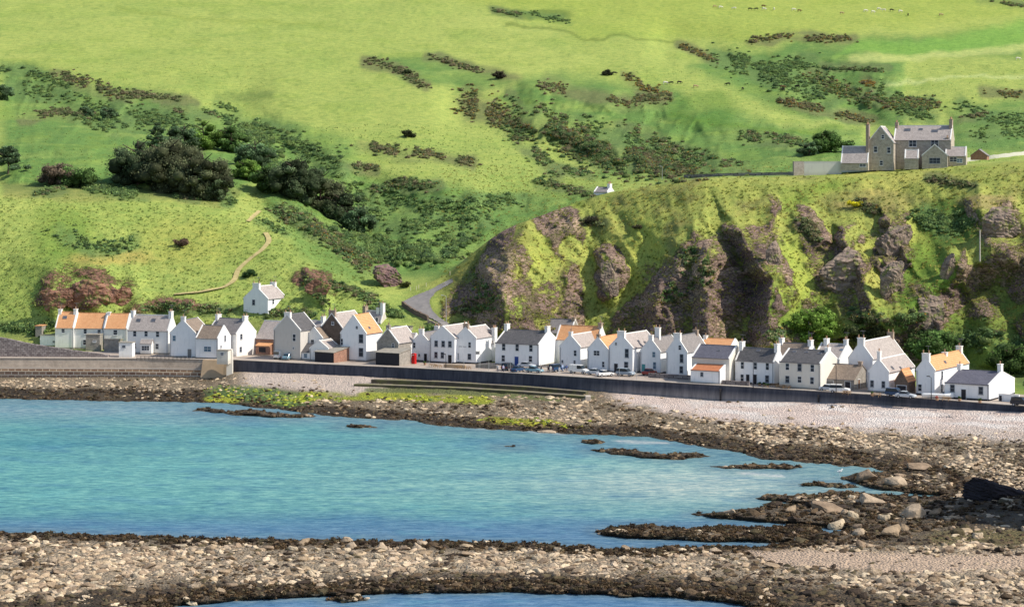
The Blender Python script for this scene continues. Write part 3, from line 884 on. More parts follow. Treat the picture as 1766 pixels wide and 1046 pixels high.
    green = np.clip(gr + gy + gy2 + gy3, 0, 1)
    return c, kelp, up, bedm, sand, green, h, t, d
FC = zone(FX, FY)[0]
nry, nrx = FX.shape
ix = np.arange(nry * nrx).reshape(nry, nrx)
FF = np.stack([ix[:-1, :-1], ix[1:, :-1], ix[1:, 1:], ix[:-1, 1:]], -1).reshape(-1, 4)
t_ = NT('foreshore_ground')
v = t_.coord('Object')
nA = t_.noise(1.3, v, 6, 0.72)
vo = t_.node('ShaderNodeTexVoronoi'); vo.inputs['Scale'].default_value = 2.6; t_.link(v, vo.inputs['Vector'])
k1 = t_.ramp(nA, [(.3, (.55, .55, .58)), (.5, (1, 1, 1)), (.7, (1.35, 1.3, 1.25))])
k2 = t_.ramp(vo.outputs['Distance'], [(.0, (1.12, 1.12, 1.12)), (.5, (.84, .83, .81))])
cA = t_.mix(1.0, t_.attr('Col').outputs['Color'], k1, 'MULTIPLY')
t_.color(t_.mix(1.0, cA, k2, 'MULTIPLY'))
t_.bump(t_.math('ADD', nA, t_.math('MULTIPLY', vo.outputs['Distance'], -.9)), 1.0, .5)
tag(link('beach', np_mesh('beach', FV.reshape(-1, 3), FF, True, FC.reshape(-1, 3)), None, [t_.m]),
    'pebble beach, weed and bare rock of the bay shore', 'beach', kind='structure')

def shore_pt(px, py):
    a = np.array([float(px)]); b = np.array([float(py)])
    h = float(shore_h(a, b)[0][0])
    Y = F * (CZ - h) / (py - HY)
    return Vector(((px - CX) * Y / F, Y, h))

# ------------------------------------------------------------------ sea
wy_ = np.concatenate([np.arange(640, 780, 3), np.arange(780, 1060, 4), [1100, 1200, 1400, 1800, 2400]])
wx_ = np.arange(-700, 2500, 8.0)
WX, WY = np.meshgrid(wx_, wy_)
Yw_ = F * CZ / (WY - HY)
WV = np.stack([(WX - CX) * Yw_ / F, Yw_, np.zeros_like(WX)], -1)
wc = np.ones(WX.shape + (3,)) * np.array((.100, .300, .312))
sn = fbm(WX, WY * 9, 0, 160, 4, 131)
sn2 = fbm(WX, WY * 14, 3, 90, 4, 133)
wc = mixf(wc, sstep(760, 800, WY) * (1 - sstep(850, 890, WY)) * .7, (.125, .36, .35))
wc = mixf(wc, (1 - sstep(700, 745, WY + 10 * sn)) * .75, (.20, .285, .36))
wc = mixf(wc, (1 - sstep(688, 706, WY - WX * .03 + 5 * sn)) * .5, (.16, .34, .38))
wc = mixf(wc, sstep(872, 908, WY + 12 * sn) * .85, (.060, .160, .30))
wc = mixf(wc, sstep(905, 918, WY + 4 * sn) * .5, (.10, .20, .34))
wc = mixf(wc, np.exp(-((WX - 1230) / 330) ** 2 - ((WY - 836) / 40) ** 2) * .85, (.40, .48, .46))
wc = mixf(wc, np.exp(-((WX - 700) / 320) ** 2 - ((WY - 830) / 50) ** 2) * .35, (.21, .38, .37))
wc = mixf(wc, np.exp(-((WX - 1100) / 300) ** 2 - ((WY - 770) / 16) ** 2) * .5, (.09, .22, .36))
wc = mixf(wc, sstep(930, 960, WY) * .6, (.10, .20, .36))
wc = mixf(wc, np.exp(-((WX - 80) / 220) ** 2 - ((WY - 765) / 7) ** 2) * .55, (.012, .17, .24))
wc = mixf(wc, sstep(.15, .5, sn2) * .35, (.025, .15, .30))
wc = mixf(wc, sstep(.2, .6, -sn2) * .25, (.10, .36, .40))
for fpts in ([(1070,761),(1145,763)], [(1285,817),(1345,819)], [(905,742),(970,747)], [(815,737),(850,738)], [(540,700),(560,702)]):
    dd = seg_dist(WX, WY * 5, [(a_, b_ * 5) for a_, b_ in fpts])[0]
    wc = mixf(wc, (1 - sstep(4, 14, dd)) * .85, (.75, .74, .70))
sh = np.maximum(far_t(WX, WY)[0] * 40, near_d(WX, WY) / 3)
wc = mixf(wc, sstep(-16, -1, sh) * .55, (.12, .19, .24))
wix = np.arange(WX.size).reshape(WX.shape)
WF = np.stack([wix[:-1, :-1], wix[1:, :-1], wix[1:, 1:], wix[:-1, 1:]], -1).reshape(-1, 4)
wc = wc * .90 + np.array((.20, .32, .36)) * .10
wc = wc * np.array((.92, .97, .94))
t_ = NT('sea_water')
v = t_.coord('Object', (.45, 1.0, 1.0))
w1 = t_.noise(.9, v, 5, .65)
w2 = t_.noise(.12, t_.coord('Object', (.25, 1.0, 1.0)), 5, .6)
w3 = t_.noise(.75, t_.coord('Object', (.42, 1.0, 1.0)), 7, .8)
kk = t_.ramp(w3, [(.38, (.50, .62, .76)), (.5, (1, 1, 1)), (.62, (1.8, 1.42, 1.25))])
k3 = t_.ramp(w2, [(.3, (.80, .86, .9)), (.7, (1.2, 1.12, 1.08))])
cw = t_.mix(1.0, t_.attr('Col').outputs['Color'], kk, 'MULTIPLY')
cw = t_.mix(1.0, cw, k3, 'MULTIPLY')
df = t_.node('ShaderNodeBsdfDiffuse'); t_.link(cw, df.inputs['Color'])
gl = t_.node('ShaderNodeBsdfGlossy'); gl.inputs['Roughness'].default_value = .22
gl.inputs['Color'].default_value = (.75, .85, 1, 1)
bp = t_.node('ShaderNodeBump'); bp.inputs['Strength'].default_value = .8; bp.inputs['Distance'].default_value = .35
t_.link(w1, bp.inputs['Height']); t_.link(bp.outputs['Normal'], gl.inputs['Normal']); t_.link(bp.outputs['Normal'], df.inputs['Normal'])
mx = t_.node('ShaderNodeMixShader'); mx.inputs[0].default_value = .17
t_.link(df.outputs[0], mx.inputs[1]); t_.link(gl.outputs[0], mx.inputs[2])
t_.link(mx.outputs[0], t_.n['Material Output'].inputs['Surface'])
tag(link('sea', np_mesh('sea', WV.reshape(-1, 3), WF, True, wc.reshape(-1, 3)), None, [t_.m]),
    'turquoise sheltered water of the bay', 'sea', kind='structure')

# deeper ground far below/around so nothing ends in the void
bmx = bmesh.new()
vs = [bmx.verts.new(p) for p in ((-3000, -500, -3), (3000, -500, -3), (3000, 560, -3), (-3000, 560, -3))]
bmx.faces.new(vs)
tag(bm_obj('seabed', bmx, mottled('seabed_mud', (.03, .12, .14), .2, .05)), 'dark sea bottom beyond the bay', 'seabed', kind='structure')

# ------------------------------------------------------------------ stones
def ico_template(sub, seed, flat=.55, jag=.5):
    bm = bmesh.new()
    bmesh.ops.create_icosphere(bm, subdivisions=sub, radius=1)
    P = np.array([v.co[:] for v in bm.verts])
    Fi = np.array([[v.index for v in f.verts] for f in bm.faces])
    bm.free()
    r = np.random.default_rng(seed)
    for _ in range(14):                       # chip flat facets off
        nrm = r.normal(size=3); nrm /= np.linalg.norm(nrm)
        lim = r.uniform(.38, .74)
        dd = P @ nrm
        P = P - np.outer(np.maximum(dd - lim, 0) * .9, nrm)
    P = P * (1 + jag * .5 * fbm(P[:, 0] + seed * 7, P[:, 1], P[:, 2], .9, 3, seed)[:, None])
    P[:, 2] *= flat
    P[:, 0] *= r.uniform(1.0, 1.35)
    return P, Fi
T1 = [ico_template(2, 200 + i) for i in range(10)]     # 42 verts, 80 faces
def scatter_rocks(name, px, py, size, rgb, label, cat='rocks', lift=.12):
    h = shore_h(px, py)[0]
    Y = F * (CZ - h) / (py - HY)
    X = (px - CX) * Y / F
    n = len(px)
    VV, FFc, CCc = [], [], []
    off = 0
    ti = rng.integers(0, len(T1), n)
    for k in range(len(T1)):
        m = np.nonzero(ti == k)[0]
        if not len(m):
            continue
        P, Fi = T1[k]
        a = rng.uniform(0, 2 * np.pi, len(m))
        s = size[m][:, None] * rng.uniform(.7, 1.3, (len(m), 3))
        Q = P[None] * s[:, None, :]
        ca, sa = np.cos(a)[:, None], np.sin(a)[:, None]
        tl = rng.normal(0, .22, len(m))[:, None]
        x, y, z = Q[..., 0], Q[..., 1], Q[..., 2]
        y, z = y * np.cos(tl) - z * np.sin(tl), y * np.sin(tl) + z * np.cos(tl)
        W_ = np.stack([x * ca - y * sa + X[m][:, None], x * sa + y * ca + Y[m][:, None], z + (h[m] + size[m] * lift)[:, None]], -1)
        VV.append(W_.reshape(-1, 3))
        nv = len(P)
        FFc.append((Fi[None] + (np.arange(len(m)) * nv)[:, None, None] + off).reshape(-1, 3))
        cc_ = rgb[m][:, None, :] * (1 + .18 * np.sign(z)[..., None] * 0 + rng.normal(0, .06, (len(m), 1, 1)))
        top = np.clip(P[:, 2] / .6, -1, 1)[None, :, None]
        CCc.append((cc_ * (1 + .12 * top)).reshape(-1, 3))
        off += nv * len(m)
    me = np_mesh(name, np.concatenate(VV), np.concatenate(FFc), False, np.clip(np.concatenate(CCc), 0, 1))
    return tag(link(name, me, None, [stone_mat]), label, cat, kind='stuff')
stone_mat = vcol_mat('shore_stone', .38, 1.6, .92, .6, .25)
def sample(n, x0, x1, y0, y1):
    return rng.uniform(x0, x1, n), rng.uniform(y0, y1, n)
CREAM = np.array([(.49,.375,.245),(.61,.49,.335),(.40,.30,.20),(.32,.235,.16),(.52,.405,.285)])
DARK = np.array([(.085,.060,.038),(.055,.040,.030),(.130,.090,.055),(.10,.08,.045),(.17,.12,.07)])
GREENS = np.array([(.30,.34,.04),(.20,.26,.05),(.38,.38,.05),(.12,.18,.05)])
def stones(name, label, n, x0, x1, y0, y1, smin, smax, hmin=.03, darkbias=0.0, keep=None, skip_up=True):
    px, py = sample(n, x0, x1, y0, y1)
    c, kelp, up, bed, sand, green, h, t, d = zone(px, py)
    ok = (h > hmin)
    if skip_up:
        ok &= (rng.random(n) > up * .97) & (rng.random(n) > sand * .9) & (rng.random(n) > bed * .96)
    if keep is not None:
        ok &= keep(px, py, t, d)
    px, py, kelp, green = px[ok], py[ok], kelp[ok], green[ok]
    n = len(px)
    isd = rng.random(n) < np.clip(kelp * 1.05 + .12 + 1.15 * fbm(px, py * 3, 0, 70, 4, 141) + .22 * sstep(900, 1300, px) + darkbias, 0, 1)
    col = np.where(isd[:, None], DARK[rng.integers(0, 5, n)], CREAM[rng.integers(0, 5, n)])
    isg = rng.random(n) < green * .75
    col = np.where(isg[:, None], GREENS[rng.integers(0, 4, n)], col)
    sz = smin + (smax - smin) * rng.random(n) ** 2.6
    sz = np.where(isd & ~isg, sz * .85, sz)
    return scatter_rocks(name, px, py, sz, col, label)
stones('rocks', 'cream and brown rubble covering the near reef', 13000, -60, 1330, 912, 1110, .22, .85)
stones('rocks', 'weedy brown stones fringing the near reef and fingers', 5200, 1000, 1840, 800, 960, .26, .8)
stones('rocks', 'pale broken stones below the flat bedrock', 5200, 1280, 1840, 935, 1140, .25, .85)
stones('rocks', 'rubble below the left harbour wall and rock ledge', 3600, -60, 560, 652, 722, .26, .8)
stones('rocks', 'mixed stones along the middle shore of the bay', 8600, 480, 1460, 683, 812, .28, .92)
stones('rocks', 'tawny stones on the right-hand shore', 5600, 1240, 1840, 730, 860, .28, .9)
# larger individual boulders
T2 = []
for i in range(8):
    P, Fi = ico_template(3, 300 + i, .62, .6)
    T2.append((P, Fi))
def boulder(px, py, wpx, hpx, label=None, dark=False, group=None, k=None):
    p = shore_pt(px, py)
    ppm = F / p.y
    k = rng.integers(0, 8) if k is None else k
    P, Fi = T2[k]
    ext = P.max(0) - P.min(0)
    w = wpx / ppm
    hh = hpx / ppm
    base = DARK[rng.integers(0, 4)] if dark else CREAM[rng.integers(0, 5)] * .84
    key = ('boulder_mesh', int(k), bool(dark), int(rng.integers(0, 2)))
    if key not in BM:
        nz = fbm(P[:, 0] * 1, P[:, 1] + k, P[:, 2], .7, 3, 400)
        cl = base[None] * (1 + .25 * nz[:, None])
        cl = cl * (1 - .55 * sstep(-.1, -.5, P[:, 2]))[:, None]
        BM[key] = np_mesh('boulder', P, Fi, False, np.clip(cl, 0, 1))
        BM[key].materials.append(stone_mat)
    o = bpy.data.objects.new('boulder', BM[key])
    C.objects.link(o)
    o.scale = (w / ext[0], w / ext[1] * .75, hh / ext[2] * 1.25)
    o.rotation_euler = (rng.normal(0, .12), rng.normal(0, .12), rng.choice([0, math.pi]) + rng.normal(0, .3))
    o.location = (p.x, p.y, p.z + hh * .30)
    tag(o, label, 'boulder', group)
    return o
BM = {}
special = [
 (1572,892,52,27,'big pale rounded boulder beside the dark shaded rocks'), (1500,868,54,26,'long pale boulder lying left of the big rounded one'),
 (1432,882,66,22,'low tan slab boulder on the middle finger of rock'), (1536,924,50,24,'square pale boulder with a dark face on the finger tip'),
 (1445,908,38,18,'flat square pale block on the dark weedy finger'), (1492,828,46,28,'pale double boulder at the seabird point'),
 (1546,836,44,24,'round pale boulder just right of the seabird point'), (1590,808,60,16,'smooth cream outcrop stone above the tongue of water'),
 (1478,924,28,16,'small pale stone left of the square pale boulder'), (1260,885,28,12,'tan knob of rock at the tip of the middle finger'),
 (940,748,40,10,'pale flat stone at the middle of the far shoreline'), (430,1046,36,14,'pale stone nearest the bottom pool')]
for i, s in enumerate(special):
    boulder(s[0], s[1], s[2] * .82, s[3] * .8, s[4], k=i % 8)
used = 0
while used < 130:
    px, py = rng.uniform(0, 1300), rng.uniform(935, 1040)
    c, kelp, up, bed, sand, green, h, t, d = [a[0] if a.ndim == 1 else a for a in zone(np.array([px]), np.array([py]))]
    if h < .2 or bed > .3:
        continue
    dk = rng.random() < kelp * .7
    if dk and rng.random() < .6:
        continue
    boulder(px, py, rng.uniform(14, 27), rng.uniform(6, 11), ('dark weedy boulder among the rubble of the near reef' if dk else 'cream boulder among the rubble of the near reef'), dk,
            'boulders on the near reef')
    used += 1
used = 0
while used < 90:
    px, py = rng.uniform(1300, 1800), rng.uniform(862, 1046)
    c, kelp, up, bed, sand, green, h, t, d = [a[0] if a.ndim == 1 else a for a in zone(np.array([px]), np.array([py]))]
    if h < .15 or bed > .15:
        continue
    dk = rng.random() < kelp * .6 + .15
    boulder(px, py, rng.uniform(14, 32), rng.uniform(7, 13), ('dark weedy boulder on the right-hand reef' if dk else 'pale boulder on the right-hand reef'), dk, 'boulders on the right-hand reef')
    used += 1
# the dark ledge at the right edge and a stack added outside the frame to shade it
def crag(px, py, w, d, h, seed, label, mat, zb=None, name='sea_rock'):
    P, Fi = ico_template(6 if h > 10 else 5, seed, 1.0, .5)
    p = shore_pt(px, py)
    Q = P / (P.max(0) - P.min(0)) * np.array((w, d, h * 1.5))
    zz = (Q[:, 2] + .3 * Q[:, 0]) / (.16 * h)
    Q[:, :2] *= (1 - .14 * (zz - np.floor(zz)))[:, None]
    big_ = h > 10
    Q += (.05 if big_ else .10) * h * np.stack([ridged(Q[:, 0], Q[:, 1], Q[:, 2] * 1.6, 9.0 if big_ else 2.2, 5, seed + i) for i in range(3)], -1)
    o = link(name, np_mesh(name, Q, Fi, False), None, [mat])
    o.location = (p.x, p.y, p.z + .15 * h)
    return tag(o, label, 'rock')
dark_rock = mottled('shaded_black_rock', (.035, .030, .034), .4, .8, .9, .6)  # near-black colour holds the shade lying on the ledge
crag(1712, 860, 12.5, 5, 3.4, 501, 'long black rock ledge in shade at the right edge of the shore', dark_rock)
brown_rock = mottled('brown_cliff_rock', (.20, .145, .115), .4, .5, .9, .6)
crag(1990, 888, 24, 44, 37, 520, 'unseen rock stack added off frame to shade the dark ledge', brown_rock)

# ------------------------------------------------------------------ sea wall, street, jetty
def wallstrip(name, px0, px1, n, front, top0, label, cat, mat, thick=.8, zt=None, zb=-1.0, yoff=0.0, parent=None, batter=.0):
    xs = np.linspace(px0, px1, n)
    V, Q = [], []
    for x in xs:
        Y = quayY(np.array([x]))[0] + yoff
        X = (x - CX) * Y / F
        z1 = zt(x) if callable(zt) else zt
        z0 = zb(x) if callable(zb) else zb
        for (dy, z) in ((-front - batter, z0), (-front, z1), (thick, z1), (thick, z0)):
            V.append(((x - CX) * (Y) / F + dy * .45, Y + dy, z))
    for i in range(n - 1):
        for k in range(3):
            a0 = i * 4 + k
            Q.append((a0, a0 + 4, a0 + 5, a0 + 1))
    Q.append((0, 1, 2, 3)); e = (n - 1) * 4; Q.append((e + 3, e + 2, e + 1, e))
    return tag(link(name, np_mesh(name, np.array(V), np.array(Q), False), parent, [mat]), label, cat)
t_ = NT('sea_wall_concrete')
v = t_.coord('Object')
a1 = t_.noise(.25, v, 5, .7); a2 = t_.noise(.8, t_.coord('Object', (1, 1, .12)), 5, .7)
gz = t_.node('ShaderNodeSeparateXYZ'); t_.link(v, gz.inputs[0])
lx = t_.ramp(t_.math('MULTIPLY_ADD', gz.outputs[0], 1 / 110), [(.0, (0, 0, 0)), (1, (1, 1, 1))])
darkc = t_.ramp(a2, [(.3, (.032, .036, .052)), (.7, (.095, .098, .120))])
pale = t_.ramp(a2, [(.3, (.16, .15, .155)), (.7, (.34, .31, .30))])
zf = t_.ramp(t_.math('MULTIPLY_ADD', gz.outputs[2], -.28), [(.0, (1, 1, 1)), (1, (0, 0, 0))])
zz = t_.math('SUBTRACT', 1.15, t_.math('MULTIPLY', gz.outputs[2], .29))
fm = t_.math('MULTIPLY', t_.ramp(zz, [(.0, (0, 0, 0)), (.45, (1, 1, 1))]), t_.ramp(t_.math('ADD', t_.math('MULTIPLY', gz.outputs[0], .022), t_.math('MULTIPLY', a1, .3)), [(.42, (0, 0, 0)), (.75, (1, 1, 1))]))
t_.color(t_.mix(fm, darkc, pale))
t_.bump(a2, .3, .15)
wall_mat = t_.m
top_mat = mottled('quay_coping', (.52, .45, .38), .12, .8, .9, .1)
t_.b.inputs['Roughness'].default_value = .85
sw = thing('sea_wall', 'long dark concrete sea wall below the street of white cottages', 'sea wall', (0, 0, 0))
wallstrip('wall_face', 400, 2060, 90, 0, 0, None, None, wall_mat, thick=.9, zt=4.96, zb=lambda x: np.interp(x, WBx, WBz) - 1.2, parent=sw, batter=.35)
wallstrip('coping', 400, 2060, 90, .12, 0, None, None, top_mat, thick=1.0, zt=5.12, zb=4.965, parent=sw)
for xx_ in (1242, 1411):
    Y_ = quayY(np.array([float(xx_)]))[0]
    bmq = bmesh.new(); bm_box(bmq, -.16, .16, -.62, -.30, 1.6, 4.1); bm_box(bmq, -.24, .24, -.64, -.28, 4.101, 4.3)
    oq = bm_obj('drain_pipe', bmq, mottled('drain_iron', (.05, .045, .045), .3, 2), sw); oq.location = ((xx_ - CX) * Y_ / F, Y_, 0)
# masonry quay on the left
t_ = NT('quay_blocks')
v = t_.coord('Object', (1, 1, 1))
br = t_.node('ShaderNodeTexBrick')
mp = t_.node('ShaderNodeCombineXYZ'); sx = t_.node('ShaderNodeSeparateXYZ')
t_.link(v, sx.inputs[0]); t_.link(sx.outputs[0], mp.inputs[0]); t_.link(sx.outputs[2], mp.inputs[1])
t_.link(mp.outputs[0], br.inputs['Vector'])
br.inputs['Scale'].default_value = .72; br.inputs['Mortar Size'].default_value = .08; br.inputs['Brick Width'].default_value = 1.25; br.inputs['Row Height'].default_value = .62
br.inputs['Color1'].default_value = (.24, .14, .10, 1); br.inputs['Color2'].default_value = (.40, .27, .19, 1); br.inputs['Mortar'].default_value = (.72, .62, .50, 1)
upn = t_.noise(.6, v, 5, .7)
plain = t_.ramp(upn, [(.3, (.38, .31, .25)), (.7, (.60, .50, .40))])
um = t_.ramp(t_.math('MULTIPLY', sx.outputs[2], .2), [(.50, (0, 0, 0)), (.53, (1, 1, 1))])
c0 = t_.mix(um, br.outputs['Color'], plain)
lowm = t_.ramp(t_.math('ADD', t_.math('MULTIPLY', sx.outputs[2], .2), t_.math('MULTIPLY', upn, .2)), [(.12, (1, 1, 1)), (.26, (0, 0, 0))])
c0 = t_.mix(lowm, c0, (.30, .23, .17))
t_.color(c0); t_.bump(t_.math('ADD', br.outputs['Fac'], upn), .5, .12)
q = thing('harbour_quay', 'brown masonry quay wall with rows of stone blocks at the left', 'quay', (0, 0, 0))
wallstrip('wall_face', -300, 372, 30, 0, 0, None, None, t_.m, thick=1.0, zt=4.98, zb=-1.2, parent=q, batter=.4)
wallstrip('coping', -300, 372, 30, .15, 0, None, None, top_mat, thick=1.1, zt=5.1, zb=4.985, parent=q)
wallstrip('ledge', -300, 355, 30, 1.0, 0, None, None, top_mat, thick=-.42, zt=2.72, zb=2.4, parent=q)
rp = thing('concrete_ramp', 'beige concrete slip closing the end of the masonry quay', 'ramp', (0, 0, 0))
beige = mottled('beige_concrete', (.50, .37, .24), .14, .5, .9, .15)
wallstrip('slab', 355, 402, 6, 1.3, 0, None, None, beige, thick=1.2, zt=5.02, zb=-.6, parent=rp, batter=1.2)
bm = bmesh.new(); p = P3(397, 612, F * 50 / (621 - HY)); 
x_, y_, _ = at_z(398, 622, 5.0)
bm_prism(bm, [(-.9, -4), (.55, -4), (.55, 2.2), (.35, 3.0), (-.35, 3.0), (-.9, 2.0)], 0, 1.6)
white_conc = mottled('pale_concrete', (.72, .68, .60), .06, 1, .9, .1)
o = bm_obj('buttress', bm, white_conc); o.location = (x_, y_ - 1.3, 5); tag(o, 'white concrete buttress standing where the two sea walls meet', 'buttress')
# street
xs = np.linspace(-300, 2060, 160)
V, Q = [], []
for x in xs:
    Y = quayY(np.array([x]))[0] + .9
    for k, dd in enumerate((0, 3, 9, 15, 20)):
        Yk = Y + dd * .9
        V.append(((x - CX) * Y / F + dd * .35, Yk, 5.0))
for i in range(len(xs) - 1):
    for k in range(4):
        a0 = i * 5 + k
        Q.append((a0, a0 + 5, a0 + 6, a0 + 1))
t_ = NT('street_surface')
n1 = t_.noise(.35, t_.coord(), 5, .7)
t_.color(t_.ramp(n1, [(.3, (.30, .25, .21)), (.55, (.42, .35, .29)), (.75, (.50, .42, .33))]))
tag(link('street', np_mesh('street', np.array(V), np.array(Q), False), None, [t_.m]), 'pinkish seafront street in front of the cottages', 'street', kind='structure')
# old jetty below the wall: two long stepped slabs with a dark seaward face
jt = thing('stone_jetty', 'low dark stone jetty running below the sea wall', 'jetty', (0, 0, 0))
jm = mottled('jetty_dark', (.10, .085, .06), .35, .7, .9, .3, dirt=(.15, .16, .05))
jtop = mottled('jetty_top', (.20, .17, .13), .3, .7, .9, .2, dirt=(.22, .22, .07))
def long_slab(pts, width, z1, z0, name, mat, parent, topmat=None):
    V, Q = [], []
    for (x, y, hh) in pts:
        X, Y, _ = at_z(x, y, hh)
        for dx, dy, z in ((0, 0, z0), (0, 0, hh), (width * .35, width, hh), (width * .35, width, z0)):
            V.append((X + dx, Y + dy, z))
    n = len(pts)
    for i in range(n - 1):
        for k in range(3):
            a0 = i * 4 + k
            Q.append((a0, a0 + 4, a0 + 5, a0 + 1))
    e = (n - 1) * 4
    Q += [(0, 1, 2, 3), (e + 3, e + 2, e + 1, e)]
    me = np_mesh(name, np.array(V), np.array(Q))
    o = link(name, me, parent, [mat] + ([topmat] if topmat else []))
    if topmat:
        for i in range(n - 1):
            me.polygons[i * 3 + 1].material_index = 1
    return o
long_slab([(610,662,2.5),(700,665,2.5),(800,669,2.5),(900,675,2.45),(1020,684,2.3)], 2.4, 0, -.5, 'slab', jm, jt, jtop)
long_slab([(640,654,3.1),(760,658,3.1),(900,666,3.05),(1010,675,2.8)], 1.6, 0, .5, 'step', jm, jt, jtop)
bm = bmesh.new(); x_, y_, _ = at_z(1012, 689, 1.9); bm_box(bm, -.3, .9, -.2, 2.6, -1, .75)
o = bm_obj('end_block', bm, top_mat, jt, .05); o.location = (x_, y_, 1.9)
# ------------------------------------------------------------------ building materials
def wall_paint(name, c, dirt=(.55, .52, .46), amt=.5):
    t = NT(name)
    v = t.coord('Object')
    n1 = t.noise(.5, v, 5, .7)
    n2 = t.noise(1.6, t.coord('Object', (1, 1, .18)), 5, .7)
    f = t.ramp(n2, [(.52, (0, 0, 0)), (.80, (amt,) * 3)])
    col = t.mix(t.ramp(n1, [(.3, (0, 0, 0)), (.7, (1, 1, 1))]), tuple(x * .94 for x in c), c)
    sz = t.node('ShaderNodeSeparateXYZ'); t.link(v, sz.inputs[0])
    low = t.ramp(t.math('MULTIPLY', sz.outputs[2], .5), [(.0, (.45, .45, .45)), (.45, (0, 0, 0))])
    f2 = t.mix(1.0, f, low, 'ADD')
    t.color(t.mix(f2, col, dirt))
    t.b.inputs['Roughness'].default_value = .85
    t.bump(t.noise(9, v, 3, .6), .12, .05)
    return t.m
W_WHITE = wall_paint('white_harling', (.90, .885, .85))
W_COOL = wall_paint('cool_shade_white', (.90, .90, .90), (.5, .52, .54))  # cooler copy of the white walls, facade shade put into its colour
W_CREAM = wall_paint('cream_paint', (.76, .70, .50), (.5, .46, .34))
W_GREY = wall_paint('grey_harling', (.60, .56, .51), (.30, .28, .25), .4)
W_BEIGE = wall_paint('beige_harling', (.74, .70, .62), (.42, .38, .32), .4)
def masonry(name, c1, c2, mortar, sc=1.0):
    t = NT(name)
    v = t.coord('Object')
    sx = t.node('ShaderNodeSeparateXYZ'); t.link(v, sx.inputs[0])
    cb = t.node('ShaderNodeCombineXYZ')
    t.link(t.math('ADD', sx.outputs[0], sx.outputs[1]), cb.inputs[0]); t.link(sx.outputs[2], cb.inputs[1])
    br = t.node('ShaderNodeTexBrick'); t.link(cb.outputs[0], br.inputs['Vector'])
    br.inputs['Scale'].default_value = 1.6 * sc; br.inputs['Brick Width'].default_value = .8; br.inputs['Row Height'].default_value = .42
    br.inputs['Mortar Size'].default_value = .04
    br.inputs['Color1'].default_value = (*c1, 1); br.inputs['Color2'].default_value = (*c2, 1); br.inputs['Mortar'].default_value = (*mortar, 1)
    n = t.noise(1.2, v, 5, .7)
    t.color(t.mix(1.0, br.outputs['Color'], t.ramp(n, [(.3, (.7, .7, .7)), (.7, (1.25, 1.25, 1.25))]), 'MULTIPLY'))
    t.bump(br.outputs['Fac'], -.3, .06)
    return t.m
W_STONE = masonry('grey_rubble_stone', (.25, .225, .195), (.33, .30, .26), (.38, .35, .31))
W_BROWN = masonry('brown_stone', (.125, .085, .065), (.17, .125, .095), (.20, .16, .13))
W_GRANITE = masonry('hill_house_stone', (.36, .31, .245), (.47, .41, .33), (.48, .43, .36), .8)
W_REDB = masonry('red_brick', (.28, .13, .085), (.34, .17, .11), (.36, .27, .22), 2.2)
W_DRY = masonry('dark_drystone', (.20, .165, .16), (.38, .33, .31), (.10, .085, .08), .55)
def roofmat(name, c, c2, sc=2.4, wave=False):
    t = NT(name)
    v = t.coord('Object')
    n = t.noise(1.1, v, 6, .75)
    n2 = t.noise(7.0, v, 3, .7)
    col = t.ramp(n, [(.28, c), (.72, c2)])
    col = t.mix(1.0, col, t.ramp(n2, [(.3, (.78, .78, .78)), (.7, (1.2, 1.2, 1.2))]), 'MULTIPLY')
    if wave:
        wv = t.node('ShaderNodeTexWave'); wv.inputs['Scale'].default_value = 1.1; wv.inputs['Distortion'].default_value = .3
        wv.bands_direction = 'X'; t.link(v, wv.inputs['Vector'])
        col = t.mix(1.0, col, t.ramp(wv.outputs['Fac'], [(0, (.74, .72, .72)), (.5, (1.1, 1.1, 1.1))]), 'MULTIPLY')
        t.bump(wv.outputs['Fac'], .4, .08)
    else:
        sx = t.node('ShaderNodeSeparateXYZ'); t.link(v, sx.inputs[0])
        cb = t.node('ShaderNodeCombineXYZ')
        t.link(t.math('ADD', sx.outputs[0], sx.outputs[1]), cb.inputs[0]); t.link(sx.outputs[2], cb.inputs[1])
        br = t.node('ShaderNodeTexBrick'); t.link(cb.outputs[0], br.inputs['Vector'])
        br.inputs['Scale'].default_value = sc; br.inputs['Brick Width'].default_value = .7; br.inputs['Row Height'].default_value = .45
        br.inputs['Mortar Size'].default_value = .03
        br.inputs['Color1'].default_value = (.85, .85, .85, 1); br.inputs['Color2'].default_value = (1.15, 1.15, 1.15, 1); br.inputs['Mortar'].default_value = (.6, .6, .6, 1)
        col = t.mix(1.0, col, br.outputs['Color'], 'MULTIPLY')
        t.bump(n2, .3, .05)
    t.color(col)
    t.b.inputs['Roughness'].default_value = .7
    return t.m
R_DARK = roofmat('dark_slate', (.082, .080, .084), (.150, .142, .140))
R_BLUE = roofmat('blue_slate', (.105, .105, .135), (.165, .160, .190))
R_PALE = roofmat('sun_pale_slate', (.36, .31, .285), (.50, .44, .40))  # pinkish slate, paled in colour for the sun it reflects
R_GREY = roofmat('grey_slate', (.20, .185, .18), (.31, .28, .265))
R_BROWN = roofmat('brown_slate', (.215, .165, .125), (.31, .245, .19))
R_ORANGE = roofmat('orange_pantile', (.58, .27, .12), (.74, .41, .20), wave=True)
R_RED = roofmat('red_pantile', (.46, .16, .075), (.60, .25, .12), wave=True)
R_FELT = mottled('roof_felt', (.33, .30, .25), .2, .8)
GLASS = mottled('dark_window_glass', (.030, .038, .055), .4, 2, .25, 0, spec=.35)
GLASSB = mottled('blue_window_glass', (.10, .17, .24), .3, 2, .2, 0, spec=.5)
FRAME = mottled('white_sash_paint', (.74, .75, .76), .04, 3, .6, 0)
FRAMEG = mottled('grey_sash_paint', (.30, .32, .36), .1, 3, .6, 0)
SKYL = mottled('skylight_glass', (.10, .11, .13), .3, 2, .15, 0, spec=.6)
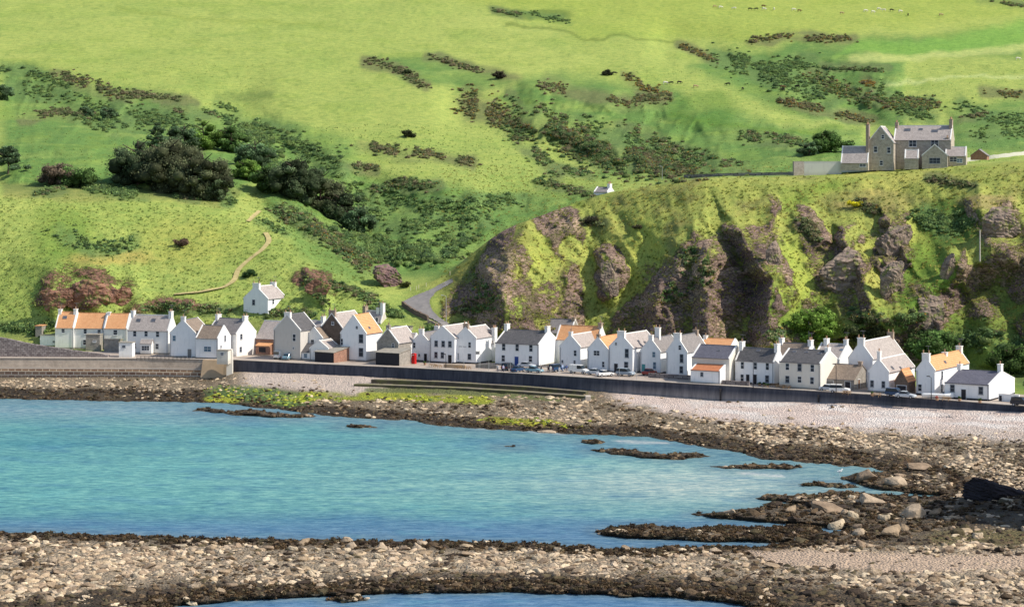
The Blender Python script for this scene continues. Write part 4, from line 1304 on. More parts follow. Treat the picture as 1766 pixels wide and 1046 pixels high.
POT = mottled('clay_chimney_pot', (.42, .26, .16), .2, 3, .9, 0)
STACKS = mottled('stone_chimney', (.36, .28, .22), .25, 2, .9, .3)
LEAD = mottled('lead_flashing', (.17, .17, .19), .2, 2)
COPE = mottled('white_coping', (.84, .82, .78), .05, 1)
DOORS = {}
for k_, c_ in dict(blue=(.02, .06, .25), black=(.012, .012, .018), teal=(.06, .28, .30), brown=(.17, .09, .045), dark=(.02, .02, .028), grey=(.2, .2, .2), green=(.03, .15, .10)).items():
    DOORS[k_] = mottled(k_ + '_door_paint', c_, .15, 3, .5, 0)

def add_opening(root, M, Minv, W, D, he, hr, typ, spec):
    """spec: (face, px, py, w, h, kind[, colour]) face F front, R right side, S front/right roof slope"""
    face, px, py, w, h, kind = spec[:6]
    o = Minv @ Vector((0, 0, CZ))
    q = Minv @ Vector(((px - CX) / F * 100, 100, CZ - (py - HY) / F * 100))
    d = (q - o).normalized()
    if face == 'F':
        pp, n, u, v = Vector((0, 0, 0)), Vector((0, -1, 0)), Vector((1, 0, 0)), Vector((0, 0, 1))
    elif face == 'R':
        pp, n, u, v = Vector((W, 0, 0)), Vector((1, 0, 0)), Vector((0, 1, 0)), Vector((0, 0, 1))
    else:
        if typ == 'E':
            v = Vector((0, D / 2, hr - he)).normalized(); u = Vector((1, 0, 0)); pp = Vector((0, 0, he))
        else:
            v = Vector((-W / 2, 0, hr - he)).normalized(); u = Vector((0, 1, 0)); pp = Vector((W, 0, he))
        n = u.cross(v)
        if n.z < 0: n = -n
        pp = pp + n * .12
    den = d.dot(n)
    if abs(den) < 1e-6: return
    p = o + d * ((pp - o).dot(n) / den)
    # keep inside the face
    if face == 'F': p.x = min(max(p.x, w / 2 + .15), W - w / 2 - .15)
    if face == 'R': p.y = min(max(p.y, w / 2 + .15), D - w / 2 - .15)
    if kind == 'd':
        p.z = h / 2 + .05
        bm = bmesh.new(); bm_obox(bm, p, u, v, n, w, h, .0, .05)
        dr = bm_obj('door', bm, DOORS[spec[6] if len(spec) > 6 else 'dark'], root)
        bm = bmesh.new()
        bm_obox(bm, p + u * (w / 2 + .05), u, v, n, .09, h, .002, .09); bm_obox(bm, p - u * (w / 2 + .05), u, v, n, .09, h, .002, .09)
        bm_obox(bm, p + v * (h / 2 + .055), u, v, n, w + .28, .1, .002, .095)
        bm_obj('door_frame', bm, FRAME, dr)
        return
    if kind == 's':
        bm = bmesh.new()
        for s in (-1, 1):
            bm_obox(bm, p + u * (s * w / 2), u, v, n, .1, h + .1, 0, .09)
            bm_obox(bm, p + v * (s * h / 2), u, v, n, w - .1, .1, 0, .088)
        fr = bm_obj('skylight', bm, LEAD, root)
        bm = bmesh.new(); bm_obox(bm, p, u, v, n, w - .1, h - .1, 0, .05)
        bm_obj('pane', bm, SKYL if len(spec) < 7 else GLASSB, fr)
        return
    col = spec[6] if len(spec) > 6 else None
    fm = FRAMEG if col == 'g' else FRAME
    bm = bmesh.new()
    for s in (-1, 1):
        bm_obox(bm, p + u * (s * (w / 2 + .02)), u, v, n, .08, h + .08, .0, .07)
        bm_obox(bm, p + v * (s * (h / 2 + .02)), u, v, n, w - .04, .08, .0, .068)
    bm_obox(bm, p, u, v, n, w - .06, .07, .0, .055)
    if w > 1.3:
        for s in ((-1 / 6, 1 / 6) if w > 1.9 else (0,)):
            bm_obox(bm, p + u * (s * w), u, v, n, .07, h - .06, .001, .06)
    fr = bm_obj('window', bm, fm, root)
    bm = bmesh.new(); bm_obox(bm, p, u, v, n, w - .04, h - .04, .0, .03)
    bm_obj('pane', bm, GLASSB if col == 'b' else GLASS, fr)
    if col != 'n':
        bm = bmesh.new(); bm_obox(bm, p - v * (h / 2 + .12), u, v, n, w + .26, .1, .0, .13)
        bm_obj('sill', bm, fm, fr)

def chimney(root, x, y, w, d, z0, z1, pots, mat):
    bm = bmesh.new()
    bm_box(bm, x - w / 2, x + w / 2, y - d / 2, y + d / 2, z0, z1 - .16)
    bm_box(bm, x - w / 2 - .08, x + w / 2 + .08, y - d / 2 - .08, y + d / 2 + .08, z1 - .158, z1)
    c = bm_obj('chimney', bm, mat, root)
    L = max(w, d)
    if pots and random.random() < .55:
        bm = bmesh.new(); ax, ay = x + w * .3, y
        bm_tube(bm, (ax, ay, z1 - .5), (ax, ay, z1 + 1.6), .035, .03, 5)
        bm_tube(bm, (ax - .6, ay, z1 + 1.45), (ax + .6, ay, z1 + 1.5), .03, .03, 5)
        for q_ in (-.5, -.2, .1, .4): bm_tube(bm, (ax + q_, ay - .28, z1 + 1.5), (ax + q_, ay + .28, z1 + 1.5), .022, .022, 5)
        bm_obj('aerial', bm, LEAD, c)
    for i in range(pots):
        bm = bmesh.new()
        o = (i - (pots - 1) / 2) * (L - .35) / max(1, pots - 1) if pots > 1 else 0
        a, b = (x + o, y) if w >= d else (x, y + o)
        bm_tube(bm, (a, b, z1), (a, b, z1 + .55), .17, .13, 8)
        bm_tube(bm, (a, b, z1 + .551), (a, b, z1 + .62), .17, .17, 8)
        bm_obj('chimney_pot', bm, POT, c)

def house(name, label, typ, x0, x1, depth, by, ey, ry, th=28, wall=None, roof=None, ch=(), w=(), Y=None, x2=None, cat='cottage', cope=True, z0=None, base=None, group=None):
    wall = wall or W_WHITE; roof = roof or R_DARK
    th_ = math.radians(th)
    if Y is None:
        Y0 = F * (CZ - ZS) / (by - HY); zb = ZS
    else:
        Y0 = Y
        zb = z0 if z0 is not None else 5.6
        if by: zb = CZ - (by - HY) * Y0 / F
    X0 = (x0 - CX) * Y0 / F
    k = (x1 - CX) / F
    W = (k * Y0 - X0) / (math.cos(th_) + k * math.sin(th_))
    X1, Y1 = X0 + W * math.cos(th_), Y0 - W * math.sin(th_)
    if x2 is not None:
        k2 = (x2 - CX) / F
        depth = (k2 * Y1 - X1) / (math.sin(th_) - k2 * math.cos(th_))
    D = depth
    he = CZ - (ey - HY) * Y0 / F - zb
    if typ == 'E':
        Yr = Y0 + D / 2 * math.cos(th_)
        hr = CZ - (ry - HY) * Yr / F - zb
    else:
        Yr = Y0 - W / 2 * math.sin(th_)
        hr = CZ - (ry - HY) * Yr / F - zb
    hr = max(hr, he + .6)
    root = thing(name, label, cat, (X0, Y0, zb), -th_, group)
    M = Matrix.Translation((X0, Y0, zb)) @ Matrix.Rotation(-th_, 4, 'Z')
    Mi = M.inverted()
    bm = bmesh.new()
    bz = -.6
    if typ == 'E':
        bm_prism(bm, [(0, bz), (D, bz), (D, he), (D / 2, hr), (0, he)], 0, W, 'x')
    else:
        bm_prism(bm, [(0, bz), (W, bz), (W, he), (W / 2, hr), (0, he)], 0, D, 'y')
    bm_obj('wall', bm, wall, root)
    # plinth
    if by and Y is None:
        bm = bmesh.new(); bm_box(bm, -.03, W + .03, -.03, D + .03, -.3, .32)
        bm_obj('plinth', bm, DOORS['black'] if hash(label) % 2 and wall is W_COOL else W_STONE, root)
    # roof: two slabs
    bm = bmesh.new()
    t_ = .11
    S = D if typ == 'E' else W
    L = W if typ == 'E' else D
    rise = hr - he
    sl = math.hypot(S / 2, rise)
    cx_, cz_ = (S / 2) / sl, rise / sl
    ov = .18
    e = .14 if cope else -.12
    for s in (0, 1):
        a0, z0_ = -ov * cx_, he - ov * cz_
        a1, z1_ = S / 2, hr
        prof = [(a0, z0_ + .005), (a1, z1_ + .005), (a1, z1_ + .005 + t_ / cx_), (a0 - cz_ * t_, z0_ + cx_ * t_)]
        if s: prof = [(S - a, z) for a, z in prof][::-1]
        bm_prism(bm, prof, e, L - e, 'x' if typ == 'E' else 'y')
    rf = bm_obj('roof', bm, roof, root)
    bm = bmesh.new()
    rt = hr + t_ / cx_
    if typ == 'E': bm_box(bm, e, L - e, S / 2 - .13, S / 2 + .13, rt - .12, rt + .07)
    else: bm_box(bm, S / 2 - .13, S / 2 + .13, e, L - e, rt - .12, rt + .07)
    bm_obj('ridge', bm, R_ORANGE if roof in (R_ORANGE, R_RED) else (COPE if roof is R_PALE else LEAD), rf)
    if cope:
        for (c0, c1) in ((-.02, .30), (L - .30, L + .02)):
            bm = bmesh.new()
            poly = [(-.1, he - .25), (-.1, he + .16), (S / 2, hr + .30), (S + .1, he + .16), (S + .1, he - .25), (S, he - .25), (S, he), (S / 2, hr), (0, he), (0, he - .25)]
            bm_prism(bm, poly[:5] + [(S + .02, he - .1), (S / 2, hr + .02), (-.02, he - .1)], c0, c1, 'x' if typ == 'E' else 'y')
            bm_obj('coping', bm, COPE if wall not in (W_STONE, W_BROWN, W_GRANITE) or True else W_STONE, root)
    else:
        pass
    # gutter along the front eave
    bm = bmesh.new()
    if typ == 'E': bm_tube(bm, (e, -.22, he - .1), (W - e, -.22, he - .1), .06, .06, 6)
    else: bm_tube(bm, (W + .2, e, he - .1), (W + .2, D - e, he - .1), .06, .06, 6)
    bm_obj('gutter', bm, LEAD, root)
    if by and Y is None and W > 3.5:
        bm = bmesh.new(); xp = W - .28 if typ == 'E' else .22
        bm_tube(bm, (xp, -.10, 0), (xp, -.10, he - .15), .055, .055, 6); bm_obj('downpipe', bm, LEAD, root)
    for c in ch:                     # (place, width, height above ridge, pots[, mat])
        pl, cw, chh, pots = c[:4]
        mt = c[4] if len(c) > 4 else COPE
        zt = hr + chh
        if typ == 'E':
            x = .42 if pl == 'L' else (W - .42 if pl == 'R' else pl * W)
            chimney(root, x, D / 2, .8, cw, hr - cw * .5 * rise / (S / 2) - .4, zt, pots, mt)
        else:
            y = .42 if pl == 'F' else (D - .42 if pl == 'B' else pl * D)
            chimney(root, W / 2, y, cw, .8, hr - cw * .5 * rise / (S / 2) - .4, zt, pots, mt)
    for s in w:
        add_opening(root, M, Mi, W, D, he, hr, typ, s)
    return root, M, W, D, he, hr

PW, PH = .85, 1.35
def win(f, px, py, w=PW, h=PH, c=None):
    return (f, px, py, w, h, 'w', c)
# ---------------- left end
house('cottage', 'white cottage with orange pantiles at the far left end of the terrace', 'E', 95,127,6.2,601,565,538,6,W_WHITE,R_ORANGE,[('L',1.3,.8,1),('R',1.3,.9,1)],[win('F',109,570,.8,.9),('S',112,547,1,.8,'s')])
house('cottage', 'white cottage with orange roof, second from the left of the terrace', 'E', 127.5,179,6.2,601,565.5,540,6,W_WHITE,R_ORANGE,[],[win('F',147,571,.8,1.2),win('F',146,590),win('F',171,572,.8,1.1),('F',175.6,596,.9,2.1,'d','blue')])
house('cottage', 'white cottage with orange roof adjoining the grey-slated house', 'E', 179.5,219,6.2,602,566,541,6,W_WHITE,R_ORANGE,[('L',1.1,.5,0)],[win('F',199,573,1,1.2)])
house('house', 'white two-storey house with grey slates and a bay window at the left terrace end', 'E', 219.5,290,6.2,609,569,543,14,W_WHITE,R_PALE,[('L',1.4,1.2,2),('R',1.4,1.2,2)],
      [win('F',232.5,575),win('F',252,575),win('F',271.8,576),win('F',232,596),win('F',271,597),('S',239,552,1.1,.8,'s'),('S',264.6,552,1.1,.8,'s')],x2=305,cat='house')
def flatbox(name, label, cat, x0, x1, depth, by, hh, th, wall, roofm, x2=None, slope=0.0, Y=None, doorspec=None, side=None, zb=None, ov=.15, wins=()):
    """a shed: box with a thin, slightly tilted roof slab"""
    th_ = math.radians(th)
    Y0 = Y or F * (CZ - ZS) / (by - HY)
    zb = (CZ - (by - HY) * Y0 / F)
    X0 = (x0 - CX) * Y0 / F; k = (x1 - CX) / F
    W = (k * Y0 - X0) / (math.cos(th_) + k * math.sin(th_))
    X1, Y1 = X0 + W * math.cos(th_), Y0 - W * math.sin(th_)
    if x2 is not None:
        k2 = (x2 - CX) / F
        depth = (k2 * Y1 - X1) / (math.sin(th_) - k2 * math.cos(th_))
    D = depth; h = hh * Y0 / F
    root = thing(name, label, cat, (X0, Y0, zb), -th_)
    M = Matrix.Translation((X0, Y0, zb)) @ Matrix.Rotation(-th_, 4, 'Z')
    bm = bmesh.new(); bm_prism(bm, [(0, -.5), (D, -.5), (D, h + slope), (0, h)], 0, W, 'x')
    bm_obj('wall', bm, wall, root)
    bm = bmesh.new()
    s = slope / D
    bm_prism(bm, [(-ov, h - ov * s + .004), (D + ov, h + slope + ov * s + .004), (D + ov, h + slope + ov * s + .14), (-ov, h - ov * s + .14)], -ov, W + ov, 'x')
    bm_obj('roof', bm, roofm, root)
    if doorspec:
        dw, dh, dm = doorspec
        bm = bmesh.new(); bm_box(bm, W * .5 - dw * W / 2, W * .5 + dw * W / 2, -.05, .0, .05, dh * h)
        for i in range(1, 4):
            bm_box(bm, W * .5 - dw * W / 2 + .05, W * .5 + dw * W / 2 - .05, -.08, -.051, dh * h * i / 4 - .03, dh * h * i / 4 + .03)
        bm_obj('door', bm, dm, root)
    if side:
        bm = bmesh.new(); bm_prism(bm, [(.12, 0), (D - .12, 0), (D - .12, h + slope - .12), (.12, h - .1)], W, W + .04, 'x')
        bm_obj('side_panel', bm, side, root)
    for w_ in wins:
        add_opening(root, M, M.inverted(), W, D, h, h + 1, 'E', w_)
    return root
flatbox('garage', 'low white flat-roofed garage in front of the orange-roofed cottages', 'garage', 69,121,5,600,22,4,W_COOL,R_FELT,x2=125,wins=[win('F',93,589,.7,.5)])
flatbox('stone_shed', 'small stone shed at the far left behind the flat-roofed garage', 'shed', 61,72,4,589,27,6,W_STONE,R_ORANGE,Y=553)
flatbox('shed', 'dark timber shed between the stone shed and the first cottage', 'shed', 79,94,3,575,12,6,DOORS['dark'],R_DARK,Y=560)
flatbox('stone_shed', 'grey stone outhouse left of the blue door', 'shed', 148,172,3,604,27,4,W_STONE,R_FELT,wins=[win('F',163,588,.8,.4)])
flatbox('stone_shed', 'long low grey outhouse right of the blue door', 'shed', 179,205,3,605.5,21,8,W_STONE,R_FELT,slope=-.3)
flatbox('shed', 'small white shed with a tiny window before the terrace', 'shed', 205,228,2.6,615.5,25,5,W_WHITE,R_FELT,wins=[win('F',213.5,597,.8,.5,'g')])
# bay window lean-to
b, M, W, D, he, hr = house('porch', 'white bay porch with lean-to grey roof on the terrace end house', 'E', 242,261,1.6,611,592,585,10,W_WHITE,R_PALE,[],[win('F',251,600,2.0,1.1)],cat='porch',cope=False)
house('cottage', 'white gable-fronted cottage with a door beside the slipway', 'G', 293,337,9,615.5,574,552.5,16,W_COOL,R_BROWN,[('F',1.1,1.0,1)],[win('F',300.6,583,.8,1.3,'b'),('F',327,602,1,2.1,'d','grey'),win('F',333,560,.01,.01,'n')][:2])
house('cottage', 'low white cottage wing with brown slates and a wide blue window', 'E', 337.5,376,6.5,618,582.5,561,18,W_COOL,R_BROWN,[],[win('F',358,601.5,1.9,1.2,'b'),win('R',388,583,.7,1.4,'g'),win('R',381,597,.6,.5,'g')],x2=398)
house('house', 'tall white house with bright gable at the start of the sea wall', 'E', 357,408,6,None,573,548,30,W_WHITE,R_GREY,[('L',1.6,1.0,2),('R',1.5,.9,2)],[win('R',416,580,.8,1.2,'g'),win('R',415,602,.8,1.2,'g'),('S',373,556,1,.8,'s')],Y=530,x2=442,z0=5.2,cat='house')
flatbox('stone_shed', 'pink-grey stone hut with one dark opening by the white buttress', 'shed', 374,393,2.4,624,20,10,W_BEIGE,R_FELT,wins=[win('F',383,610,.8,.6,'n')])
house('house', 'white house standing alone on the slope above the village', 'G', 420,462,9,545,514,494,30,W_COOL,R_PALE,[('F',2.1,.9,2),('B',1.6,.8,2)],[win('F',437.5,521,.8,1.3,'g'),win('R',471,520,.8,1.2),win('R',486,521,.8,1.2)],Y=556,x2=494,cat='house')
house('house', 'dark red building with pale roof slope between two white gables', 'E', 441,472,9,606,583,553,24,W_REDB,R_PALE,[],[('F',452,600,1.6,1.9,'d','dark')],Y=532,cat='house',cope=False)
flatbox('lean_to', 'orange-roofed lean-to on the dark red building', 'porch', 441,464,1.6,607,11,22,W_REDB,R_ORANGE,slope=.5,Y=529,doorspec=(.5,.8,DOORS['dark']))
house('house', 'tall grey gable-fronted house with one upper window', 'G', 472,518,8,618.5,568,543,26,W_GREY,R_DARK,[('F',1.7,.7,2)],[win('F',507.5,582,.85,1.7,'n'),win('F',506,600,.5,.5,'n')],cat='house')
house('cottage', 'small low cottage with grey slates beside the tall grey gable', 'E', 509,543,5,620,606,592,22,W_COOL,R_DARK,[],[win('F',517,613,.9,1.0,'g'),win('F',527,613,.9,1.0,'b')])
house('cottage', 'white cottage with pale roof and dark door behind the low cottage', 'G', 527,556,8,None,582,565,26,W_WHITE,R_BROWN,[],[win('F',539,590,.9,1.3)],Y=520)
house('cottage', 'small white gabled cottage left of the brick-sided garage', 'G', 534,566,6,621.5,600,588,24,W_WHITE,R_PALE,[],[])
house('house', 'white house with pink roof peeping over the low cottage', 'E', 507,549,6,None,570,552,28,W_WHITE,R_PALE,[('R',1.4,1.3,2)],[win('F',531,576),win('F',519,578)],Y=540,cat='house')
house('house', 'brown stone gable-fronted house with dark upper gable', 'G', 551,593,12,None,568,541,24,W_BROWN,R_PALE,[('F',1.8,.9,2,STACKS)],[win('F',574,557,.6,.7)],Y=522,cat='house')
house('house', 'large white gable-fronted house with orange roof', 'G', 587,631.5,8,621,574,544,26,W_COOL,R_ORANGE,[],[win('F',622.7,583.5,1.15,2.0,'g'),win('F',622.7,607,1.15,2.0,'g'),win('F',615.5,564.5,.6,.7,'n'),win('F',584.5,589,.6,1.6,'n'),('S',637,565,.7,.6,'s')],x2=None,cat='house')
house('house', 'pale stone house with three chimneys behind the orange-roofed gable', 'E', 622,657,7,None,556,536,24,W_GREY,R_PALE,[('L',1.7,1.3,2,STACKS),('R',1.3,2.2,1),(.72,1.0,1.0,1)],[win('F',650,551,.7,1.0)],Y=545,x2=668,cat='house')
house('house', 'grey stone gable-fronted house with a tall chimney', 'G', 650,687,9,608,590,567,28,W_STONE,R_PALE,[('F',.9,.9,1,W_STONE)],[win('F',678,595.5,.6,1,'n')],Y=511,cat='house')
house('cottage', 'pale-roofed cottage wing behind the black garage', 'E', 682,709,6,None,597,574,26,W_WHITE,R_PALE,[],[],Y=515)
flatbox('outbuilding', 'dark flat-roofed outbuilding tucked under the road bank', 'shed', 676,706,4,None or 575,11,10,W_STONE,R_DARK,Y=535)
flatbox('garage', 'black-doored garage with brown brick side wall', 'garage', 543,575,8,623,17,34,DOORS['black'],R_FELT,x2=606,slope=1.1,doorspec=(.92,.92,DOORS['dark']),side=W_REDB,ov=.25)
flatbox('garage', 'wide black-doored garage with stone side, left of the red phone box', 'garage', 648,688,8,628,21,30,DOORS['black'],R_FELT,x2=708,slope=.7,doorspec=(.94,.93,DOORS['dark']),side=W_STONE,ov=.25)
house('cottage', 'narrow white gable-fronted cottage right of the red phone box', 'G', 710,741,10,622,590,574,28,W_COOL,R_GREY,[('F',1.2,1.0,2),(.8,1.2,1.2,2)],[win('F',714.5,595,.7,1.3),('F',734,614,.8,1.9,'d','black'),win('F',723,612,.4,.5,'g')])
house('inn', 'left gable of the white inn, with three windows in a row', 'G', 741.5,784,12,624.5,581,563,28,W_COOL,R_PALE,[],[win('F',752.3,592,.85,1.35,'g'),win('F',764.4,592.5,.85,1.35,'g'),win('F',776,593,.85,1.35,'g'),win('F',752,611.5,.8,1.35,'g'),win('F',763,612,.8,1.35,'g'),('F',776,614,1,2,'d','black')],cat='inn')
r_, M_, W_, D_, he_, hr_ = house('inn', 'right gable of the white inn, with a faint lettered line', 'G', 784.5,821,10,625.5,582,565,28,W_COOL,R_PALE,[('F',1.3,1.0,2,STACKS)],[win('F',810,594.5,.7,1.3,'n'),win('F',809.6,614.5,.85,1.3,'g'),win('F',789.5,613.5,.4,1.3,'g')],cat='inn')
bm = bmesh.new()
for i in range(9):
    if i == 4: continue
    xx = 1.1 + i * .24
    bm_box(bm, xx, xx + .05, -.03, -.002, 3.95, 4.20); bm_box(bm, xx + .051, xx + .13, -.03, -.002, 3.95 + (i % 3) * .1, 4.0 + (i % 3) * .1); bm_box(bm, xx + .131, xx + .17, -.03, -.002, 3.95, 4.18)
bm_obj('lettering', bm, FRAMEG, r_)
house('cottage', 'sunlit white wing with pale roof between the inn and the big slate house', 'E', 821,853,6,None,590.5,569,22,W_WHITE,R_PALE,[('R',1.7,.8,3)],[win('F',846,597,.5,.8,'g')],Y=515,x2=858)
house('house', 'big white house with dark slates, a central blue door and sunlit gable', 'E', 854,929.5,8,628,590.5,568,28,W_COOL,R_DARK,[('L',1.6,1.5,2),('R',1.6,1.3,2)],
      [win('F',868.8,598,.9,1.6),win('F',892,599,.9,1.6),win('F',915.7,600,.9,1.6),win('F',868,617.5,.9,1.5),win('F',915,618.5,.9,1.4),('F',891,618,1.05,2.1,'d','blue')],x2=964,cat='house')
house('house', 'grey slated house with a dark stone gable behind the big slate house', 'E', 902,985,7,None,572,549,20,W_STONE,R_GREY,[(.06,1.9,.9,1,STACKS),('R',1.4,.7,1,STACKS)],[],Y=527,x2=1000,cat='house')
house('house', 'long orange-roofed house behind the big slate house', 'E', 958,1031,7,None,585,561,22,W_WHITE,R_ORANGE,[('R',1.4,1.0,1,STACKS)],[],Y=508,x2=1046,cat='house')
house('cottage', 'white gable-fronted cottage with a slim chimney beside the sunlit gable', 'G', 965,1001,12.5,633,597,578,30,W_COOL,R_PALE,[('F',.8,.9,1)],[win('F',992,608.6,.7,1.3,'n'),win('F',970,623,.55,.7,'n'),win('F',991,624,.55,.8,'n')],x2=None)
house('cottage', 'white gable-fronted cottage with one wide square window', 'G', 1013,1049,12,638,602,582,30,W_COOL,R_ORANGE,[('F',.8,.8,1,STACKS)],[win('F',1029,608.5,1.5,1.1,'n'),win('F',1040.5,628,.6,1.3,'n')],x2=None)
house('house', 'tall white gable-fronted house with a broad white chimney and pink-grey roof', 'G', 1050,1091,13,641,598,577,31,W_COOL,R_PALE,[('F',1.9,.9,2)],[win('F',1081,608.6,.9,1.9,'g'),win('F',1080,629,.95,1.4,'g'),('F',1062.5,630,.95,2,'d','dark'),win('F',1062.5,592.5,.5,.6,'n'),('S',1101,588,.8,.6,'s'),('S',1112,590,.8,.6,'s')],x2=None,cat='house')
house('cottage', 'white gable-fronted cottage with a teal door', 'G', 1104,1139,11,642.5,605,584,31,W_COOL,R_GREY,[('F',1.0,.9,1),(.35,1.2,2.4,2)],[win('F',1127.7,611,.75,1.2,'b'),win('F',1129,630,.75,1.6,'b'),('F',1110,631.5,.85,2,'d','teal')],x2=None)
house('house', 'tall white gable-fronted house, windows stacked along its right side', 'G', 1149,1185,11,648.5,606,580,31,W_COOL,R_GREY,[('F',1.7,.8,2),(.9,1.2,.9,1,STACKS)],[win('F',1172.6,599,.65,1,'n'),win('F',1175.5,617.5,.8,1.8,'g'),win('F',1175,637,.8,1.5,'g')],x2=None,cat='house')
house('cottage', 'orange-roofed cottage almost hidden behind the dark slate roofs', 'E', 1207,1262,6,None,595,583,24,W_WHITE,R_ORANGE,[('L',1.3,.7,1)],[],Y=492)
house('cottage', 'dark-roofed cottage rising behind the red pantile cottage', 'E', 1193,1258,7.5,None,615,594,29,W_BEIGE,R_BLUE,[],[('S',1240,604,.7,.5,'s')],Y=467,x2=1284)
house('cottage', 'little white cottage with red pantiles right on the sea wall', 'E', 1191,1242,5.5,660,637,617,30,W_COOL,R_RED,[('R',.8,.6,1)],[win('F',1210.5,645,.6,.8,'g'),win('R',1270,649,.6,.6,'g')],x2=1279)
house('house', 'white two-storey house with dark slates and four dark ground-floor openings', 'E', 1268,1335,6.5,660,621,599,31,W_COOL,R_DARK,[('L',1.6,1.4,1),('R',1.7,1.3,2)],
      [win('F',1280.4,629.5,.75,1.5,'n'),win('F',1302.8,630.5,.75,1.5,'n'),win('F',1323.5,631.5,.75,1.5,'n'),win('F',1280,651,.75,1.5,'n'),('F',1289.8,652,.8,2,'d','black'),('F',1302,654,.9,2.1,'d','black'),win('F',1323,653,.8,1.5,'g'),('S',1308,604,.8,.5,'s')],x2=1352,cat='house')
house('house', 'cream two-storey house with dark slates left of the stone garage', 'E', 1344,1415,7,668,623,601.5,31,W_BEIGE,R_DARK,[('R',1.6,.8,1)],
      [win('F',1358,632,.85,1.4,'n'),win('F',1379,633,.85,1.5,'g'),win('F',1401,634.5,.85,1.5,'n'),win('F',1358,653.5,.85,1.4,'g'),win('F',1379,654,.9,1.3,'n'),win('F',1400.5,656,.85,1.5,'n'),('S',1370,606,.8,.5,'s'),('S',1391,607,.8,.5,'s'),('S',1414,609,.8,.6,'s')],x2=1446,cat='house')
house('house', 'brown-roofed house behind the white and cream pair', 'E', 1334,1390,7,None,616,591,29,W_WHITE,R_BROWN,[('L',1.5,1.2,2),('R',1.6,1.0,3)],[],Y=470,x2=1412,cat='house')
house('house', 'pale-roofed white house behind the cream house', 'E', 1402,1448,7,None,618,592,29,W_WHITE,R_PALE,[(.2,1.7,1.2,1),('R',1.2,1.2,2)],[('S',1452,603,.9,.6,'s','b'),win('F',1449,622,.6,.5)],Y=466,x2=1476,cat='house')
house('garage', 'low stone garage with brown slates and a cream gable', 'E', 1418,1473,7,669,652,627,31,W_STONE,R_BROWN,[('R',.8,.9,0,STACKS)],[('F',1431,661,1.6,1.7,'d','grey'),('F',1462,661,1.2,1.7,'d','dark'),('R',1481,664,1.1,2,'d','brown')],x2=1501,cat='garage',cope=False)
house('house', 'large white gable-fronted house with a pink-grey roof behind the small cottages', 'G', 1463,1505,18,None,617,590,32,W_COOL,R_PALE,[('F',1.5,1.0,2),('B',1.4,1.0,2,STACKS)],[],Y=458,x2=None,cat='house')
house('cottage', 'white gable-fronted cottage with three skylights in its pale roof', 'G', 1497,1533,15,675,640,620,32,W_COOL,R_PALE,[('F',.7,1.8,1)],[win('F',1504,661,.7,1.3,'g'),win('F',1523.5,662.5,.7,1.3,'g'),('S',1539,634,.8,.8,'s'),('S',1553,634,.7,.6,'s'),('S',1570,635,.7,.6,'s')],x2=None)
house('garage', 'open brown garage with an orange roof between two white cottages', 'G', 1543,1566,5.5,678,657,638,32,W_BROWN,R_ORANGE,[],[('F',1555,668,2.0,1.7,'d','dark')],x2=1579,cat='garage',cope=False)  # dark door panel stands in for the shade of the open interior
house('house', 'white gable-fronted house with a long orange roof near the right end', 'G', 1580,1612,20,680,637,617,33,W_COOL,R_ORANGE,[('F',1.6,1.0,2),(.55,1.1,.4,1),('B',1.3,1.1,1)],[win('F',1586.5,668,.8,1.4,'n'),win('R',1624.6,646,.8,1.5,'g'),win('R',1624,669,.8,1.5,'g'),('S',1630,624,.8,.6,'s')],x2=None,cat='house')
house('cottage', 'low white cottage with blue-grey slates at the right end of the row', 'E', 1629,1706,7,686,659,637,33,W_COOL,R_BLUE,[('L',1.3,1.2,1),('R',1.3,1.7,1)],[win('F',1642.6,669,.9,1.4,'g'),win('F',1691.6,673,.9,1.5,'g'),('F',1662,674,1,2,'d','dark'),win('F',1672.7,655,.01,.01,'n')][:3],x2=1750)
flatbox('garden_wall', 'low white wall with a dark gate at the right end cottage', 'wall', 1722,1757,.4,691,12,36,W_COOL,COPE,wins=[('F',1724,685,.6,1.1,'d','dark')],ov=.05)

# ---------------- stone house on the headland
HYD = 562.0
def hz(px, Y): return groundz(px, Y)
zb_ = CZ - (290 - HY) * HYD / F
house('manor_house', 'big stone house with a tall gable on the headland above the village', 'G', 1496,1541,9,290,246,218.5,18,W_GRANITE,R_PALE,[],
      [win('F',1522.5,236,.7,1.0),win('F',1510,257.5,.9,1.5),win('F',1533,259,.9,1.5),win('F',1520,281,.8,1.2),win('F',1542,282,.6,.6)][:4],Y=HYD,cat='house')
house('manor_wing', 'long stone main range of the headland house with a pale pink roof', 'E', 1541,1640,9,288,241.5,217.5,18,W_GRANITE,R_PALE,[(.02,2.0,1.0,3,STACKS),('R',2.4,1.8,3,STACKS)],
      [win('F',1574,247,1.9,1.8),win('F',1612,247,1.9,1.8),('S',1565,224,1.6,.9,'s'),('S',1588,223,1.0,.7,'s'),('S',1612,226,1.6,.9,'s')],Y=HYD+2,x2=1646,cat='house')
house('manor_wing', 'lower left wing of the headland house under a shaded slate roof', 'E', 1450,1497,7,290,281,253,16,W_GRANITE,R_PALE,[('R',3.0,6.0,3,STACKS)],[win('F',1488,285,1.6,.8)],Y=HYD-1,cat='house')
house('porch', 'lean stone outhouse before the middle of the headland house', 'E', 1560,1584,4,288,273,259,14,W_GRANITE,R_PALE,[],[],Y=HYD-5,cat='porch')
house('porch', 'gabled front block with a dark bay in front of the headland house', 'G', 1590,1634,6,287,268,250,14,W_GRANITE,R_DARK,[('F',.01,.01,0)][:0],[win('F',1612,277,2.8,1.4,'g')],Y=HYD-6,cat='porch')
